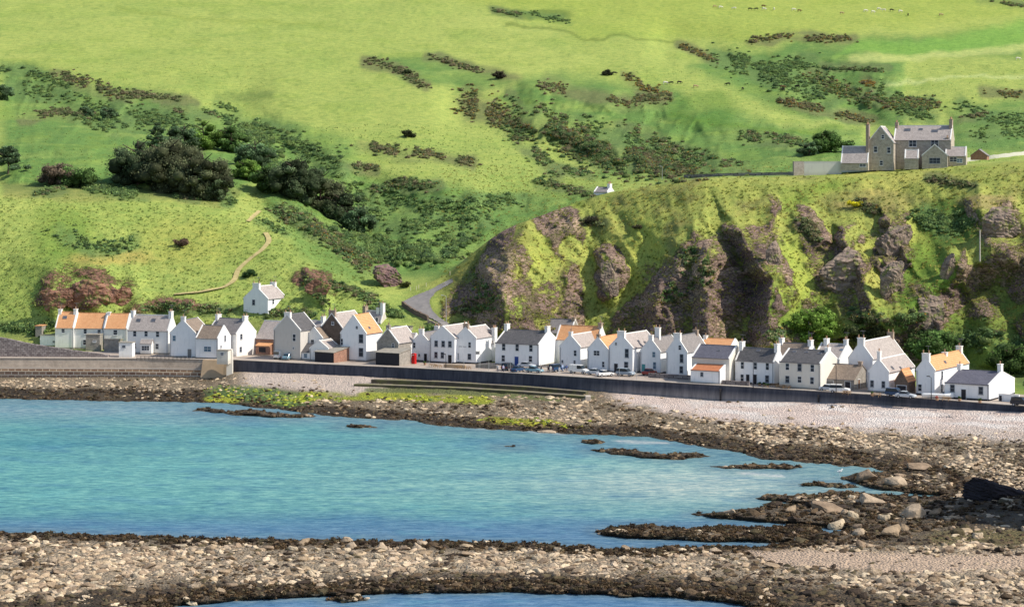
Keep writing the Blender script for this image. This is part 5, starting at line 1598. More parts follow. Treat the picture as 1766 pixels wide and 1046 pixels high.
house('porch', 'low right wing of the headland house with a pale roof and chimney', 'E', 1630,1666,5,286,269,254,16,W_GRANITE,R_PALE,[('L',1.3,2.6,2,STACKS)],[win('F',1644,275,1.8,1.2,'n'),win('F',1655,277,1.4,.9,'b')],Y=HYD-4,cat='porch')
flatbox('garden_wall', 'tall roofless stone enclosure left of the headland house', 'wall', 1369,1387,.6,300,21,-24,W_STONE,W_STONE,x2=None,Y=566,ov=.04)
flatbox('garden_wall', 'long pale garden wall left of the headland house', 'wall', 1387,1451,.6,301,22,6,W_BEIGE,W_BEIGE,Y=563,ov=.04)
house('hut', 'small red timber hut to the right of the headland house', 'G', 1674,1702,5,272,268,258,20,W_REDB,R_GREY,[],[],Y=575,z0=50.6,cat='hut',cope=False)
house('cottage', 'small white cottage with a chimney peeping over the headland crest', 'E', 1024,1048,5,None,331,323,24,W_WHITE,R_GREY,[('R',1.6,1.0,3)],[],Y=572,z0=38)

def ground_wall(name, pts, h, th, mat, label, n=40, minY=0, sink=.4):
    P = np.array(pts, float)
    s = np.r_[0, np.cumsum(np.hypot(*np.diff(P, axis=0).T))]
    A = np.array([surf(np.interp(a, s, P[:, 0]), np.interp(a, s, P[:, 1]), minY) for a in np.linspace(0, s[-1], n)])
    for _ in range(4):
        A[1:-1] = (A[:-2] + A[1:-1] * 2 + A[2:]) / 4
    V, Q = [], []
    for i in range(n):
        d = A[min(i + 1, n - 1)] - A[max(i - 1, 0)]; d[2] = 0; d /= np.linalg.norm(d) + 1e-9
        nn = np.array((d[1], -d[0], 0)) * th / 2
        hh = h * (1 + .08 * math.sin(i * 2.3))
        for o, z in ((nn, -sink), (nn, hh), (-nn, hh), (-nn, -sink)):
            V.append(A[i] + o + np.array((0, 0, z)))
    for i in range(n - 1):
        for k in range(4):
            a0, b0 = i * 4 + k, i * 4 + (k + 1) % 4
            Q.append((a0, a0 + 4, b0 + 4, b0))
    e = (n - 1) * 4
    Q += [(0, 1, 2, 3), (e + 3, e + 2, e + 1, e)]
    return tag(link(name, np_mesh(name, np.array(V), np.array(Q)), None, [mat]), label, 'wall')
ground_wall('boundary_wall', [(1451,297),(1500,295),(1560,290),(1640,281),(1700,275),(1766,267),(1850,262)], 1.15, .5, W_BEIGE, 'long stone boundary wall along the headland edge below the stone house', 60)
ground_wall('boundary_wall', [(1180,306),(1260,303),(1330,302),(1369,302)], .9, .5, W_DRY, 'low dark wall along the headland crest left of the garden wall', 30)
# dark retaining wall, far left
def street_wall(name, px0, px1, yoff, z0, z1, mat, label, thick=.5, n=12, zf=None):
    xs = np.linspace(px0, px1, n); V, Q = [], []
    for i, x in enumerate(xs):
        Y = quayY(np.array([x]))[0] + yoff
        zt = zf(x) if zf else z1
        for dy, z in ((0, z0), (0, zt), (thick, zt), (thick, z0)):
            V.append(((x - CX) * Y / F + dy * .4, Y + dy, z))
    for i in range(n - 1):
        for k in range(3):
            a0 = i * 4 + k
            Q.append((a0, a0 + 4, a0 + 5, a0 + 1))
    e = (n - 1) * 4
    Q += [(0, 1, 2, 3), (e + 3, e + 2, e + 1, e)]
    return tag(link(name, np_mesh(name, np.array(V), np.array(Q)), None, [mat]), label, 'wall')
street_wall('retaining_wall', -280, 186, 3.5, 4.5, 9, W_DRY, 'dark curved drystone retaining wall at the far left of the quay', .8, 40, lambda x: np.interp(x, [-280, 0, 50, 110, 186], [10.5, 9.9, 8.3, 7.0, 5.5]))
street_wall('garden_wall', 1118, 1190, 8, 4.9, 6.0, W_DRY, 'low dark wall in front of the tall white gabled house', .4)
street_wall('garden_wall', 1245, 1292, 1.8, 4.9, 6.0, W_DRY, 'low dark wall beside the red pantile cottage', .4)
street_wall('garden_wall', 765, 802, 5, 4.9, 5.8, beige, 'low pinkish wall in front of the inn', .4)
street_wall('garden_wall', 820, 856, 8, 4.9, 5.9, W_STONE, 'low grey wall closing the yard right of the inn', .4)
# ------------------------------------------------------------------ vegetation
def leaf_mat(name, var=.3):
    t = NT(name)
    t.color(t.attr('Col').outputs['Color'])
    t.b.inputs['Roughness'].default_value = .8
    t.b.inputs['Specular IOR Level'].default_value = .1
    tr = t.node('ShaderNodeBsdfTranslucent'); t.link(t.attr('Col').outputs['Color'], tr.inputs['Color'])
    mx = t.node('ShaderNodeMixShader'); mx.inputs[0].default_value = .38
    t.link(t.b.outputs[0], mx.inputs[1]); t.link(tr.outputs[0], mx.inputs[2])
    t.link(mx.outputs[0], t.n['Material Output'].inputs['Surface'])
    return t.m
LEAF = leaf_mat('leaves')
_bm = bmesh.new(); bmesh.ops.create_icosphere(_bm, subdivisions=2, radius=1)
ICO = np.array([v.co[:] for v in _bm.verts]); ICOF = np.array([[v.index for v in f.verts] for f in _bm.faces]); _bm.free()

def leaf_cloud(name, cen, rad, K, leaf, col, colv=.25, tips=None, tipfrac=.0, zs=.85, parent=None, core=True, flat=0.0, topl=.35):
    """many leaf-sized faces spread through clumps: cen (N,3), rad (N,), K leaves each; col (N,3) or (3,)"""
    cen = np.asarray(cen, float); rad = np.asarray(rad, float); N = len(cen)
    col = np.broadcast_to(np.asarray(col, float), (N, 3))
    d = rng.normal(size=(N, K, 3)); d /= np.linalg.norm(d, axis=2, keepdims=True)
    d[..., 2] = np.where(d[..., 2] < -.35, -d[..., 2], d[..., 2])
    r = rad[:, None] * (rng.random((N, K)) ** .45) * rng.uniform(.85, 1.18, (N, K))
    p = cen[:, None] + d * r[..., None] * np.array((1, 1, zs))
    nrm = d + rng.normal(0, .75, d.shape); nrm /= np.linalg.norm(nrm, axis=2, keepdims=True)
    a = np.cross(nrm, rng.normal(size=d.shape)); a /= np.linalg.norm(a, axis=2, keepdims=True) + 1e-9
    b = np.cross(nrm, a)
    s = leaf * rng.uniform(.55, 1.35, (N, K, 1))
    q = np.stack([p - a * s, p - b * s * .6, p + a * s, p + b * s * .6], 2)       # N,K,4,3
    V = q.reshape(-1, 3)
    Fq = np.arange(len(V)).reshape(-1, 4)
    lum = (1 + colv * rng.normal(size=(N, K, 1))) * (1 + topl * d[..., 2:3]) * (.72 + .38 * (r / rad[:, None])[..., None])  # light and shade painted per leaf: brighter upward, darker inside the clump
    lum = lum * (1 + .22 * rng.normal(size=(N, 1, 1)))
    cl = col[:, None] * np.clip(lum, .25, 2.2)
    if tips is not None:
        m = rng.random((N, K, 1)) < tipfrac * (rng.random((N, 1, 1)) < .6) * 1.6
        cl = np.where(m, np.array(tips), cl)
    Cc = np.repeat(cl.reshape(-1, 3), 4, axis=0)
    me = np_mesh(name, V, Fq, False, np.clip(Cc, 0, 1))
    o = link(name, me, parent, [LEAF])
    if core:
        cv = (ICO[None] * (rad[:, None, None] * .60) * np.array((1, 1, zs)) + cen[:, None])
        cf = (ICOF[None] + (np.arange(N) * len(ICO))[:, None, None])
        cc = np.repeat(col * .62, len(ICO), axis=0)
        # joined into the same mesh object as triangles
        me2 = np_mesh('tmp', cv.reshape(-1, 3), cf.reshape(-1, 3), True, cc)
        b1 = bmesh.new(); b1.from_mesh(me); b1.from_mesh(me2); b1.to_mesh(me); b1.free()
        bpy.data.meshes.remove(me2)
    return o

def clumps_on(pts, wpx, n, rmin, rmax, minY=0, lift=.12, wy_=None):
    """clump centres on the hill along a pixel polyline with a band width"""
    P = np.array(pts, float)
    s = np.r_[0, np.cumsum(np.hypot(*np.diff(P, axis=0).T))] if len(P) > 1 else np.array([0.])
    cen, rad = [], []
    for i in range(n):
        a = rng.uniform(0, s[-1]) if len(P) > 1 else 0
        x = np.interp(a, s, P[:, 0]) if len(P) > 1 else P[0, 0]
        y = np.interp(a, s, P[:, 1]) if len(P) > 1 else P[0, 1]
        g = rng.normal(0, .5, 2)
        x += g[0] * wpx * 1.1; y += g[1] * (wy_ or wpx * .62)
        if fbm(np.array([x]), np.array([y]), 0, 26, 2, 777)[0] < -.30: continue
        q = surf(x, y, minY)
        r = rng.uniform(rmin, rmax) * rng.choice([.6, .8, 1.0, 1.35], p=[.3, .3, .3, .1])
        cen.append((q.x, q.y, q.z + r * lift)); rad.append(r)
    return np.array(cen), np.array(rad)
GORSE = np.array([(.205,.200,.100),(.170,.200,.085),(.240,.205,.115),(.140,.180,.075)])
BUSH = np.array([(.175,.260,.085),(.145,.230,.085),(.215,.290,.095),(.125,.20,.08)])
def thicket(pts, w, n, kind, label, rmin=.8, rmax=1.7, tip=.02, minY=0):
    rmin, rmax = rmin * .66, rmax * .98
    cen, rad = clumps_on(pts, w, n, rmin, rmax, minY)
    if len(cen) == 0: return
    pal = GORSE if kind == 'g' else BUSH
    col = pal[rng.integers(0, 4, len(cen))]
    if kind == 'm':
        m = rng.random(len(cen)) < .5
        col = np.where(m[:, None], GORSE[rng.integers(0, 4, len(cen))], BUSH[rng.integers(0, 4, len(cen))])
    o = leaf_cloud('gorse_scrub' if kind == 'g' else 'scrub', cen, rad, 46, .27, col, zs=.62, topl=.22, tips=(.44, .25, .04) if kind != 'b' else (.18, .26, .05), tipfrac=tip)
    tag(o, label, 'scrub', kind='stuff')
for _t in THK:
    thicket(_t[0], _t[1], int(_t[2] * 2.5), _t[3], _t[4], **_t[5])

# rough grass: tussocks spread over the steeper ground (nobody could count them)
def tussocks(name, label, n, box, c1, c2, s=.42, minY=0, keep=None):
    x0, x1, y0, y1 = box
    px = rng.uniform(x0, x1, n); py = rng.uniform(y0, y1, n)
    cen = []
    for a, b in zip(px, py):
        if keep is not None and not keep(a, b): continue
        q = surf(a, b, minY); cen.append((q.x, q.y, q.z))
    cen = np.array(cen); N = len(cen); K = 7
    d = rng.normal(size=(N, K, 3)); d[..., 2] = np.abs(d[..., 2]) + .8
    d /= np.linalg.norm(d, axis=2, keepdims=True)
    L = s * rng.uniform(.6, 1.5, (N, 1, 1)) * rng.uniform(.7, 1.2, (N, K, 1))
    base = cen[:, None] + rng.normal(0, s * .35, (N, K, 3)) * np.array((1, 1, .2)) - np.array((0, 0, .12))
    side = np.cross(d, rng.normal(size=d.shape)); side /= np.linalg.norm(side, axis=2, keepdims=True)
    wv = side * L * .32
    q = np.stack([base - wv, base + wv, base + d * L * 1.2], 2)
    V = q.reshape(-1, 3)
    mixv = np.clip(.5 + .9 * fbm(cen[:, 0], cen[:, 1], cen[:, 2], 9, 3, 880) + .25 * rng.normal(size=N), 0, 1)[:, None]
    cl = np.array(c1) * (1 - mixv) + np.array(c2) * mixv
    cl = cl * (1 + .18 * rng.normal(size=(N, 1)))
    Cc = np.repeat(cl, K * 3, axis=0)
    o = link(name, np_mesh(name, V, np.arange(len(V)).reshape(-1, 3), False, np.clip(Cc, 0, 1)), None, [LEAF])
    return tag(o, label, 'grass', kind='stuff')
tussocks('rough_grass', 'rough yellow-green grass on the headland', 9000, (760, 1790, 285, 600), (.20,.24,.05), (.44,.39,.12), .40, keep=lambda a, b: True)
tussocks('rough_grass', 'long green grass on the left hill face', 6500, (-10, 660, 335, 560), (.21,.29,.08), (.36,.40,.12), .36)
tussocks('rough_grass', 'lush grass of the valley slopes', 5000, (440, 1060, 215, 440), (.15,.235,.07), (.25,.32,.10), .32, minY=590)
tussocks('rough_grass', 'rough grass on the far right slopes', 2600, (1080, 1790, 110, 290), (.19,.27,.08), (.30,.36,.11), .30, minY=600)
tussocks('rough_grass', 'rough grass on the far left slopes', 2600, (-10, 460, 110, 320), (.20,.28,.075), (.33,.37,.11), .30, minY=630)

# ------------------------------------------------------------------ trees
BARK = mottled('bark', (.10, .075, .055), .3, 3, .95, .3)
def tree(px, py, h, r, n, col, label, conif=False, leaf=.30, name='tree', K=130, minY=0, group=None, tips=None, tf=0, z0off=0):
    q = surf(px, py, minY)
    h *= 1.28; r *= 1.42; n = int(n * 1.6)
    root = thing(name, label, 'tree' if name != 'bush' else 'bush', (q.x, q.y, q.z), 0, group)
    bm = bmesh.new()
    bm_tube(bm, (0, 0, -.6), (0.1, 0, h * .35), .05 * h * .7, .035 * h * .7, 8)
    bm_tube(bm, (.1, 0, h * .34), (-.1, .1, h * .85), .034 * h * .7, .01 * h, 8)
    for i in range(6):
        a = i * 1.05; zz = h * (.25 + .09 * i)
        bm_tube(bm, (0, 0, zz), (math.cos(a) * r * .7, math.sin(a) * r * .6, zz + h * .16), .018 * h, .006 * h, 6)
    bm_obj('trunk', bm, BARK, root)
    cen, rad = [], []
    for i in range(n):
        if conif:
            tz = rng.random() ** 1.2
            rr = r * (1 - .80 * tz) * rng.uniform(.3, .95)
            a = rng.uniform(0, 2 * np.pi)
            cen.append((math.cos(a) * rr, math.sin(a) * rr * .8, h * (.14 + .80 * tz)))
            rad.append(r * rng.uniform(.18, .30) * (1 - .45 * tz))
        else:
            d = rng.normal(size=3); d /= np.linalg.norm(d)
            k = rng.uniform(.4, .85)
            cen.append((d[0] * r * k, d[1] * r * k * .8, h * .36 + d[2] * h * .50 * k))
            rad.append(r * rng.uniform(.20, .33))
    cols_ = np.array(col)[None] * (1 + .28 * rng.normal(size=(n, 1)))
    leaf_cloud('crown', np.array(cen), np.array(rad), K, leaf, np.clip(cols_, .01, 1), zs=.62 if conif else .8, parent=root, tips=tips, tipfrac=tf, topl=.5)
    return root
DC = (.088, .120, .058); DB = (.122, .138, .070); DG = (.105, .165, .080); BG_ = (.150, .240, .050); MG = (.100, .170, .050)
tree(238, 318, 12.5, 7.5, 46, DC, 'dark brown cypress at the left of the left wood', False)
tree(290, 330, 14.5, 8.5, 60, DB, 'largest dark brown cypress in the middle of the left wood', False)
tree(350, 342, 12.5, 7.0, 46, DB, 'brown cypress leaning down at the right of the left wood', False)
tree(372, 346, 8, 4.0, 26, DC, 'small dark cypress at the right foot of the left wood', False)
tree(272, 262, 8, 4.2, 26, DG, 'dark pointed conifer at the back of the left wood', True)
tree(318, 262, 9, 5.0, 34, DG, 'dark green conifer behind the largest brown cypress', False)
tree(350, 258, 9, 5.6, 34, BG_, 'bright green round tree behind the left wood', False)
tree(398, 262, 9, 4.8, 30, MG, 'mid-green tree right of the bright round one', False)
tree(440, 292, 9, 5.5, 34, DG, 'deep green tree at the right of the left wood', False)
tree(425, 310, 6, 4.2, 24, BG_, 'light green tree between the two dark woods', False)
tree(468, 332, 8, 5.0, 30, MG, 'leafy tree touching the right-hand conifers', False)
tree(515, 345, 12, 7.0, 50, DC, 'great dark conifer of the right-hand clump', False, leaf=.28)
tree(552, 362, 11, 6.4, 44, DB, 'brown-tinged conifer in the middle of the right-hand clump', False)
tree(590, 385, 9.5, 5.2, 36, DC, 'dark conifer on the lower slope of the right-hand clump', False)
tree(618, 402, 8, 4.2, 28, DG, 'lowest dark conifer of the right-hand clump', False)
tree(14, 300, 7, 5.2, 30, DG, 'dark conifer at the left edge of the picture', True)
tree(4, 172, 6, 4.0, 22, DG, 'dark bush-like tree high on the left edge', False)
tree(185, 205, 4, 3.0, 16, DG, 'small dark tree alone on the left slope', False)
tree(148, 190 + 12, 3.6, 2.6, 14, DG, 'little dark green tree above the small lone one', False)
tree(100, 318, 6, 5.2, 28, (.15,.115,.08), 'purplish bushy tree left of the left wood', False)
tree(135, 322, 5.5, 5, 26, MG, 'green bushy tree beside the purplish one', False)
tree(1400, 586, 7.4, 4.6, 40, (.19,.30,.06), 'round bright green tree behind the cottages under the cliff', False, leaf=.28)
tree(1425, 262, 6.5, 4.5, 28, MG, 'round green tree left of the stone house', False, minY=600)
tree(1395, 268, 4.5, 3.2, 18, DG, 'darker green bush beside the round tree on the headland', False, minY=600)
tree(1463, 262, 3.5, 3.0, 14, MG, 'small bush tucked at the left wall of the stone house', False, minY=600)
tree(1500, 590, 6.5, 5.5, 30, (.10,.12,.05), 'grey-green round tree right of the bright one', False)
tree(1615, 620, 6, 5.5, 26, MG, 'leafy tree behind the long orange roof', False)
tree(1745, 645, 6, 5, 26, (.085,.14,.04), 'broad bush behind the chimney of the last cottage', False)
def bush(px, py, r, col, label, minY=0, n=9, group=None, tips=None, tf=0.0):
    q = surf(px, py, minY)
    cen = np.stack([rng.normal(0, r * .45, n), rng.normal(0, r * .4, n), rng.uniform(.1, .75, n) * r], -1)
    o = leaf_cloud('bush', cen, rng.uniform(.38, .62, n) * r, 90, .22, np.array(col)[None] * (1 + .2 * rng.normal(size=(n, 1))), tips=tips, tipfrac=tf)
    o.location = q
    return tag(o, label, 'bush', group)
bush(313, 424, 2.2, (.13,.085,.06), 'single round purplish bush alone on the left hill')
bush(702, 128, 2.6, (.05,.07,.03), 'dark round bush at the end of the high gorse spray', 600)
bush(703, 236, 2.6, (.06,.07,.035), 'single dark bush above the gorse belt', 600)
bush(1048, 129, 2.4, (.04,.045,.025), 'dark hump of bush beside the grazing cattle', 600)
bush(860, 135, 3.2, (.07,.06,.04), 'rounded brown bush at the end of the broken gorse line', 600)
bush(1022, 385, 1.8, (.08,.075,.05), 'small dark bush on the yellow headland grass')
bush(1100, 395, 1.1, (.12,.11,.06), 'tiny brown bush on the open headland grass')
bush(432, 478, 2.0, (.05,.10,.035), 'dark green bush by the path above the lone house')
bush(700, 495, 1.5, (.10,.11,.04), 'small bush by the lane bend')
bush(1476, 358, 1.6, (.55,.50,.03), 'bright yellow gorse bush on the headland')
bush(462, 607, 1.6, (.06,.14,.035), 'green garden bush before the dark red building')
# rock outcrops standing proud of the slopes
def outcrop(px, py, w, h, seed, mat, label, minY=0, name='rock_outcrop', dd=.8, tilt=0, sink=.25):
    P, Fi = ico_template(5, seed, 1.0, .45)
    q = surf(px, py, minY)
    ppm = F / q.y
    Q = P / (P.max(0) - P.min(0)) * np.array((w / ppm, w / ppm * dd, h / ppm))
    m = w / ppm
    Q += np.stack([ridged(Q[:, 0], Q[:, 1], Q[:, 2] * 2.5, m * .28, 4, seed + i) for i in range(3)], -1) * m * .045
    zz = (Q[:, 2] + .35 * Q[:, 0] + .12 * m * fbm(Q[:, 0], Q[:, 1], Q[:, 2], m * .35, 2, seed + 9)) / (.085 * m)
    st = zz - np.floor(zz)
    Q[:, :2] *= (1 - .13 * st + .05 * np.sin(np.floor(zz) * 12.7))[:, None]
    Q += (.02 * m * ridged(Q[:, 0], Q[:, 1], Q[:, 2], m * .09, 3, seed + 5))[:, None] * np.array((1, 1, .3))
    o = link(name, np_mesh(name, Q, Fi, False), None, [mat])
    o.location = (q.x, q.y + m * .1, q.z + h / ppm * (.5 - sink)); o.rotation_euler = (0, tilt, 0)
    return tag(o, label, 'rock')
def cliff_rock(name, c1, c2, moss):
    t = NT(name)
    v = t.coord('Object', (1, 1, 2.2))
    n = t.noise(.45, v, 8, .75)
    col = t.ramp(n, [(.34, tuple(x * .45 for x in c1)), (.45, c1), (.62, c2)])
    n2 = t.noise(.5, t.coord('Object', (1, 1, 1)), 5, .7)
    col = t.mix(t.ramp(n2, [(.52, (0, 0, 0)), (.62, (1, 1, 1))]), col, moss)
    t.color(col); t.bump(n, .6, .5)
    return t.m
RK1 = cliff_rock('purple_rock', (.16, .10, .10), (.30, .19, .165), (.12, .16, .04))
RK2 = cliff_rock('tan_cliff_rock', (.22, .165, .135), (.42, .32, .24), (.18, .20, .05))
RK3 = cliff_rock('red_cliff_rock', (.235, .115, .075), (.38, .215, .145), (.17, .20, .05))
outcrop(672, 492, 56, 48, 611, RK1, 'round purple rock above the lane')
outcrop(1540, 440, 62, 82, 612, RK2, 'leaning slab of bedded rock high on the right cliff', tilt=.45, dd=.5)
outcrop(1532, 515, 44, 84, 613, RK2, 'craggy rock rib below the leaning slab', tilt=.3, dd=.5)
outcrop(1455, 500, 90, 90, 614, RK2, 'broad grey crag left of the leaning slab', dd=.5, tilt=-.15, sink=.3)
outcrop(1052, 500, 34, 62, 615, RK2, 'knobbly rock pillar on the headland grass', dd=.6)
outcrop(1635, 480, 32, 56, 616, RK2, 'small rock tooth in the shaded gully', dd=.6)
outcrop(1722, 408, 70, 66, 617, RK2, 'dark ivy-hung crag near the right edge', dd=.5, sink=.3)
outcrop(145, 530, 100, 60, 618, RK3, 'red rock face behind the orange-roofed terrace', dd=.22, sink=.3)
outcrop(90, 530, 60, 50, 619, RK3, 'left shoulder of the red rock face', dd=.22, sink=.3)
outcrop(205, 530, 60, 58, 620, RK3, 'right shoulder of the red rock face', dd=.22, sink=.3)
outcrop(545, 505, 48, 34, 621, RK3, 'small red crag behind the brown stone gable', dd=.4)
outcrop(1335, 455, 30, 50, 622, RK2, 'narrow rock rib right of the great cliff', dd=.5)
outcrop(1610, 560, 50, 74, 623, RK2, 'tawny spur of rock behind the right-hand cottages', dd=.5, sink=.3)

# brown kelp lying in ragged heaps along the waterline
def kelp_fronds(name, label, n, x0, x1, y0, y1, lo=-3, hi=46, s=.55, col=((.085,.058,.036),(.050,.036,.026),(.13,.085,.045),(.09,.07,.04))):
    px = rng.uniform(x0, x1, n); py = rng.uniform(y0, y1, n)
    c, kelp, up, bed, sand, green, h, t, d = zone(px, py)
    tt = np.where(t > 0, t * 40, -99)
    ok = (h > -.05) & (np.maximum(d, np.where(tt > 0, tt * 1.5, -99)) < hi) & (rng.random(n) < kelp + .12) & (bed < .3) & (up < .5)
    px, py, h = px[ok], py[ok], h[ok]
    Y = F * (CZ - h) / (py - HY)
    cen = np.stack([(px - CX) * Y / F, Y, h + .12], -1)
    pal = np.array(col)[rng.integers(0, len(col), len(px))]
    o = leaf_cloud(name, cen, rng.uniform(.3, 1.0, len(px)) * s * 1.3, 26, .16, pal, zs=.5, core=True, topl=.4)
    tag(o, label, 'kelp', kind='stuff')
kelp_fronds('kelp', 'brown kelp heaped along the inner edge of the near reef', 4200, -40, 1420, 905, 965)
kelp_fronds('kelp', 'dark kelp along the pool at the bottom edge', 4200, -40, 1500, 985, 1060, hi=60)
kelp_fronds('kelp', 'brown kelp over the rocky fingers on the right', 2600, 1000, 1800, 800, 945, hi=90, s=.6)
kelp_fronds('kelp', 'dark wrack fringing the far shore', 4200, -40, 1500, 655, 815, hi=40, s=.62)
# ------------------------------------------------------------------ cars, boat, people, posts, phone box, cattle, gull
def carpaint(name, c, rough=.35):
    return mottled(name, c, .05, 2, rough, 0, spec=.5)
TYRE = mottled('tyre_rubber', (.02, .02, .02), .2, 4)
RIM = mottled('wheel_rim', (.45, .45, .47), .1, 4, .4, 0)
CARGLASS = mottled('car_glass', (.02, .03, .04), .2, 3, .1, 0, spec=.7)
LAMP = mottled('headlamp', (.8, .8, .75), .05, 4, .2, 0, spec=.6)
REDL = mottled('tail_lamp', (.4, .02, .02), .05, 4, .3, 0)
def street_pt(px, py, z=ZS + .02):
    return Vector(at_z(px, py, z))
def car(px, py, col, label, heading=-30, kind='saloon', cat='car'):
    p = street_pt(px, py)
    r = thing('parked_car' if kind != 'van' else 'parked_van', label, cat, p, math.radians(heading), 'vehicles parked along the seafront')
    L, Wd = {'saloon': (4.2, 1.7), 'suv': (4.3, 1.8), 'van': (4.6, 1.8)}[kind]
    lo, mid, hi = {'saloon': (.32, .92, 1.42), 'suv': (.42, 1.08, 1.75), 'van': (.40, 1.15, 1.95)}[kind]
    h = L / 2
    prof = {'saloon': [(-h, lo), (-h, mid - .1), (-h + .15, mid), (-h + .8, mid + .03), (h - 1.25, mid + .03), (h - .2, mid - .14), (h, lo + .25), (h, lo)],
            'suv': [(-h, lo), (-h, mid), (h - 1.1, mid + .02), (h - .15, mid - .12), (h, lo + .3), (h, lo)],
            'van': [(-h, lo), (-h, mid), (h - .9, mid), (h - .1, mid - .25), (h, lo + .2), (h, lo)]}[kind]
    bm = bmesh.new(); bm_prism(bm, prof, -Wd / 2, Wd / 2, 'y')
    bm_obj('body', bm, col, r, .06)
    cab = {'saloon': [(-h + .75, mid), (-h + 1.25, hi), (h - 1.95, hi), (h - 1.2, mid)], 'suv': [(-h + .05, mid), (-h + .25, hi), (h - 1.75, hi), (h - 1.05, mid)],
           'van': [(-h + .02, mid), (-h + .06, hi), (h - 1.5, hi), (h - .85, mid)]}[kind]
    bm = bmesh.new(); bm_prism(bm, cab, -Wd / 2 + .10, Wd / 2 - .10, 'y')
    bm_obj('cabin', bm, CARGLASS, r, .04)
    bm = bmesh.new(); a, b = cab[1][0], cab[2][0]; bm_box(bm, a - .03, b + .03, -Wd / 2 + .12, Wd / 2 - .12, hi - .03, hi + .05)
    if kind == 'van': bm_box(bm, -h + .1, -.1, -Wd / 2 + .08, Wd / 2 - .08, mid, hi - .031)
    bm_obj('car_roof', bm, col, r)
    for sx_ in (-1, 1):
        for sy_ in (-1, 1):
            bm = bmesh.new(); x = sx_ * (h - .78); y0 = sy_ * (Wd / 2 - .22); y1 = sy_ * (Wd / 2 + .02)
            bm_tube(bm, (x, y0, .33), (x, y1, .33), .33, .33, 14); w_ = bm_obj('wheel', bm, TYRE, r)
            bm = bmesh.new(); bm_tube(bm, (x, y1, .33), (x, y1 + sy_ * .015, .33), .19, .17, 10); bm_obj('rim', bm, RIM, w_)
    for sy_ in (-1, 1):
        bm = bmesh.new(); bm_box(bm, h - .06, h + .02, sy_ * .62 - .17, sy_ * .62 + .17, lo + .28, lo + .42); bm_obj('headlight', bm, LAMP, r)
        bm = bmesh.new(); bm_box(bm, -h - .02, -h + .05, sy_ * .66 - .12, sy_ * .66 + .12, mid - .32, mid - .12); bm_obj('tail_light', bm, REDL, r)
    return r
K_ = {k: carpaint(k + '_car_paint', c) for k, c in dict(white=(.78, .78, .76), black=(.02, .02, .03), silver=(.50, .54, .58), teal=(.20, .36, .44), red=(.35, .06, .04), navy=(.02, .06, .14), grey=(.30, .36, .42)).items()}
car(877, 638, K_['black'], 'dark hatchback before the blue door of the big slate house', 60, 'suv')
car(893, 641, K_['navy'], 'navy car tucked right of the dark hatchback', 58)
car(908, 634, K_['silver'], 'pale car half hidden behind the teal one', -25)
car(922, 642, K_['teal'], 'teal car side-on before the sunlit gable', -30)
car(960, 640, K_['navy'], 'dark van-like car behind the group of people', 50, 'suv')
car(998, 643.5, K_['white'], 'white van before the slim-chimney cottage', -30, 'van', 'van')
car(1027, 646, K_['silver'], 'silver car right of the white van', -20)
car(1043, 648.5, K_['white'], 'white car next right of the silver one', 30)
car(1079, 648, K_['grey'], 'blue-grey off-roader before the broad-chimney house', -32, 'suv')
car(1120, 646, K_['red'], 'dark red car before the teal door cottage', 55)
car(1160, 647.5, K_['black'], 'black car roof behind the low dark wall', -28)
car(497, 619.5, K_['teal'], 'teal car nose-on below the tall grey gable', 70)
car(485, 618, K_['white'], 'white van beside the tall grey gable', 62, 'van', 'van')
car(1430, 674, K_['silver'], 'silver car before the low stone garage', -35)
car(1448, 677, K_['white'], 'white car at the right of the silver one by the garage', -20, 'suv')
car(1545, 683.5, K_['navy'], 'dark blue estate car before the open brown garage', -35, 'suv')
car(1562, 686, K_['silver'], 'pale car behind the dark blue estate', -30)
car(1762, 700, K_['black'], 'dark car with a pale roof at the right edge of the street', -40, 'suv')
# boats on the street
def boat(px, py, L, hull, trim, label, heading):
    p = street_pt(px, py)
    r = thing('rowing_boat', label, 'boat', p + Vector((0, 0, .25)), math.radians(heading), 'boats pulled up on the street')
    n = 14; V, Q = [], []
    for i in range(n + 1):
        u = i / n; x = (u - .5) * L
        w = .85 * (math.sin(math.pi * min(1, .18 + u * .85)) ** .6) * (1 if u < .7 else (1 - (u - .7) / .3 * .92))
        zt = .75 + .35 * max(0, u - .5) ** 1.5 * 2
        for a in (-1, -.75, -.35, 0, .35, .75, 1):
            V.append((x, a * w, zt if abs(a) == 1 else (.38 if abs(a) == .75 else (.08 if abs(a) == .35 else 0))))
    for i in range(n):
        for k in range(6):
            a0 = i * 7 + k; Q.append((a0, a0 + 1, a0 + 8, a0 + 7))
    o = link('hull', np_mesh('hull', np.array(V), np.array(Q), True), r, [hull])
    sm = o.modifiers.new('thick', 'SOLIDIFY'); sm.thickness = .05
    bm = bmesh.new()
    for x in (-L * .25, 0, L * .2): bm_box(bm, x - .12, x + .12, -.7, .7, .5, .55)
    bm_obj('thwart', bm, trim, r)
    return r
BW = carpaint('white_hull_paint', (.8, .82, .82)); BB = carpaint('blue_hull_paint', (.10, .35, .60)); BT = mottled('boat_timber', (.32, .2, .1), .2, 3)
boat(1378, 668, 5.5, BB, BW, 'pale blue boat drawn up before the cream house', -28)
b2 = boat(1617, 687, 6.5, BW, BT, 'long white boat on the street before the low blue-slated cottage', -10)
bm = bmesh.new(); bm_prism(bm, [(-.2, .7), (-.1, 1.75), (.9, 1.75), (1.3, .7)], -.5, .5, 'y')
bm_obj('wheelhouse', bm, carpaint('cabin_blue', (.05, .20, .45)), [o for o in bpy.data.objects if o.name.startswith('rowing_boat')][0])
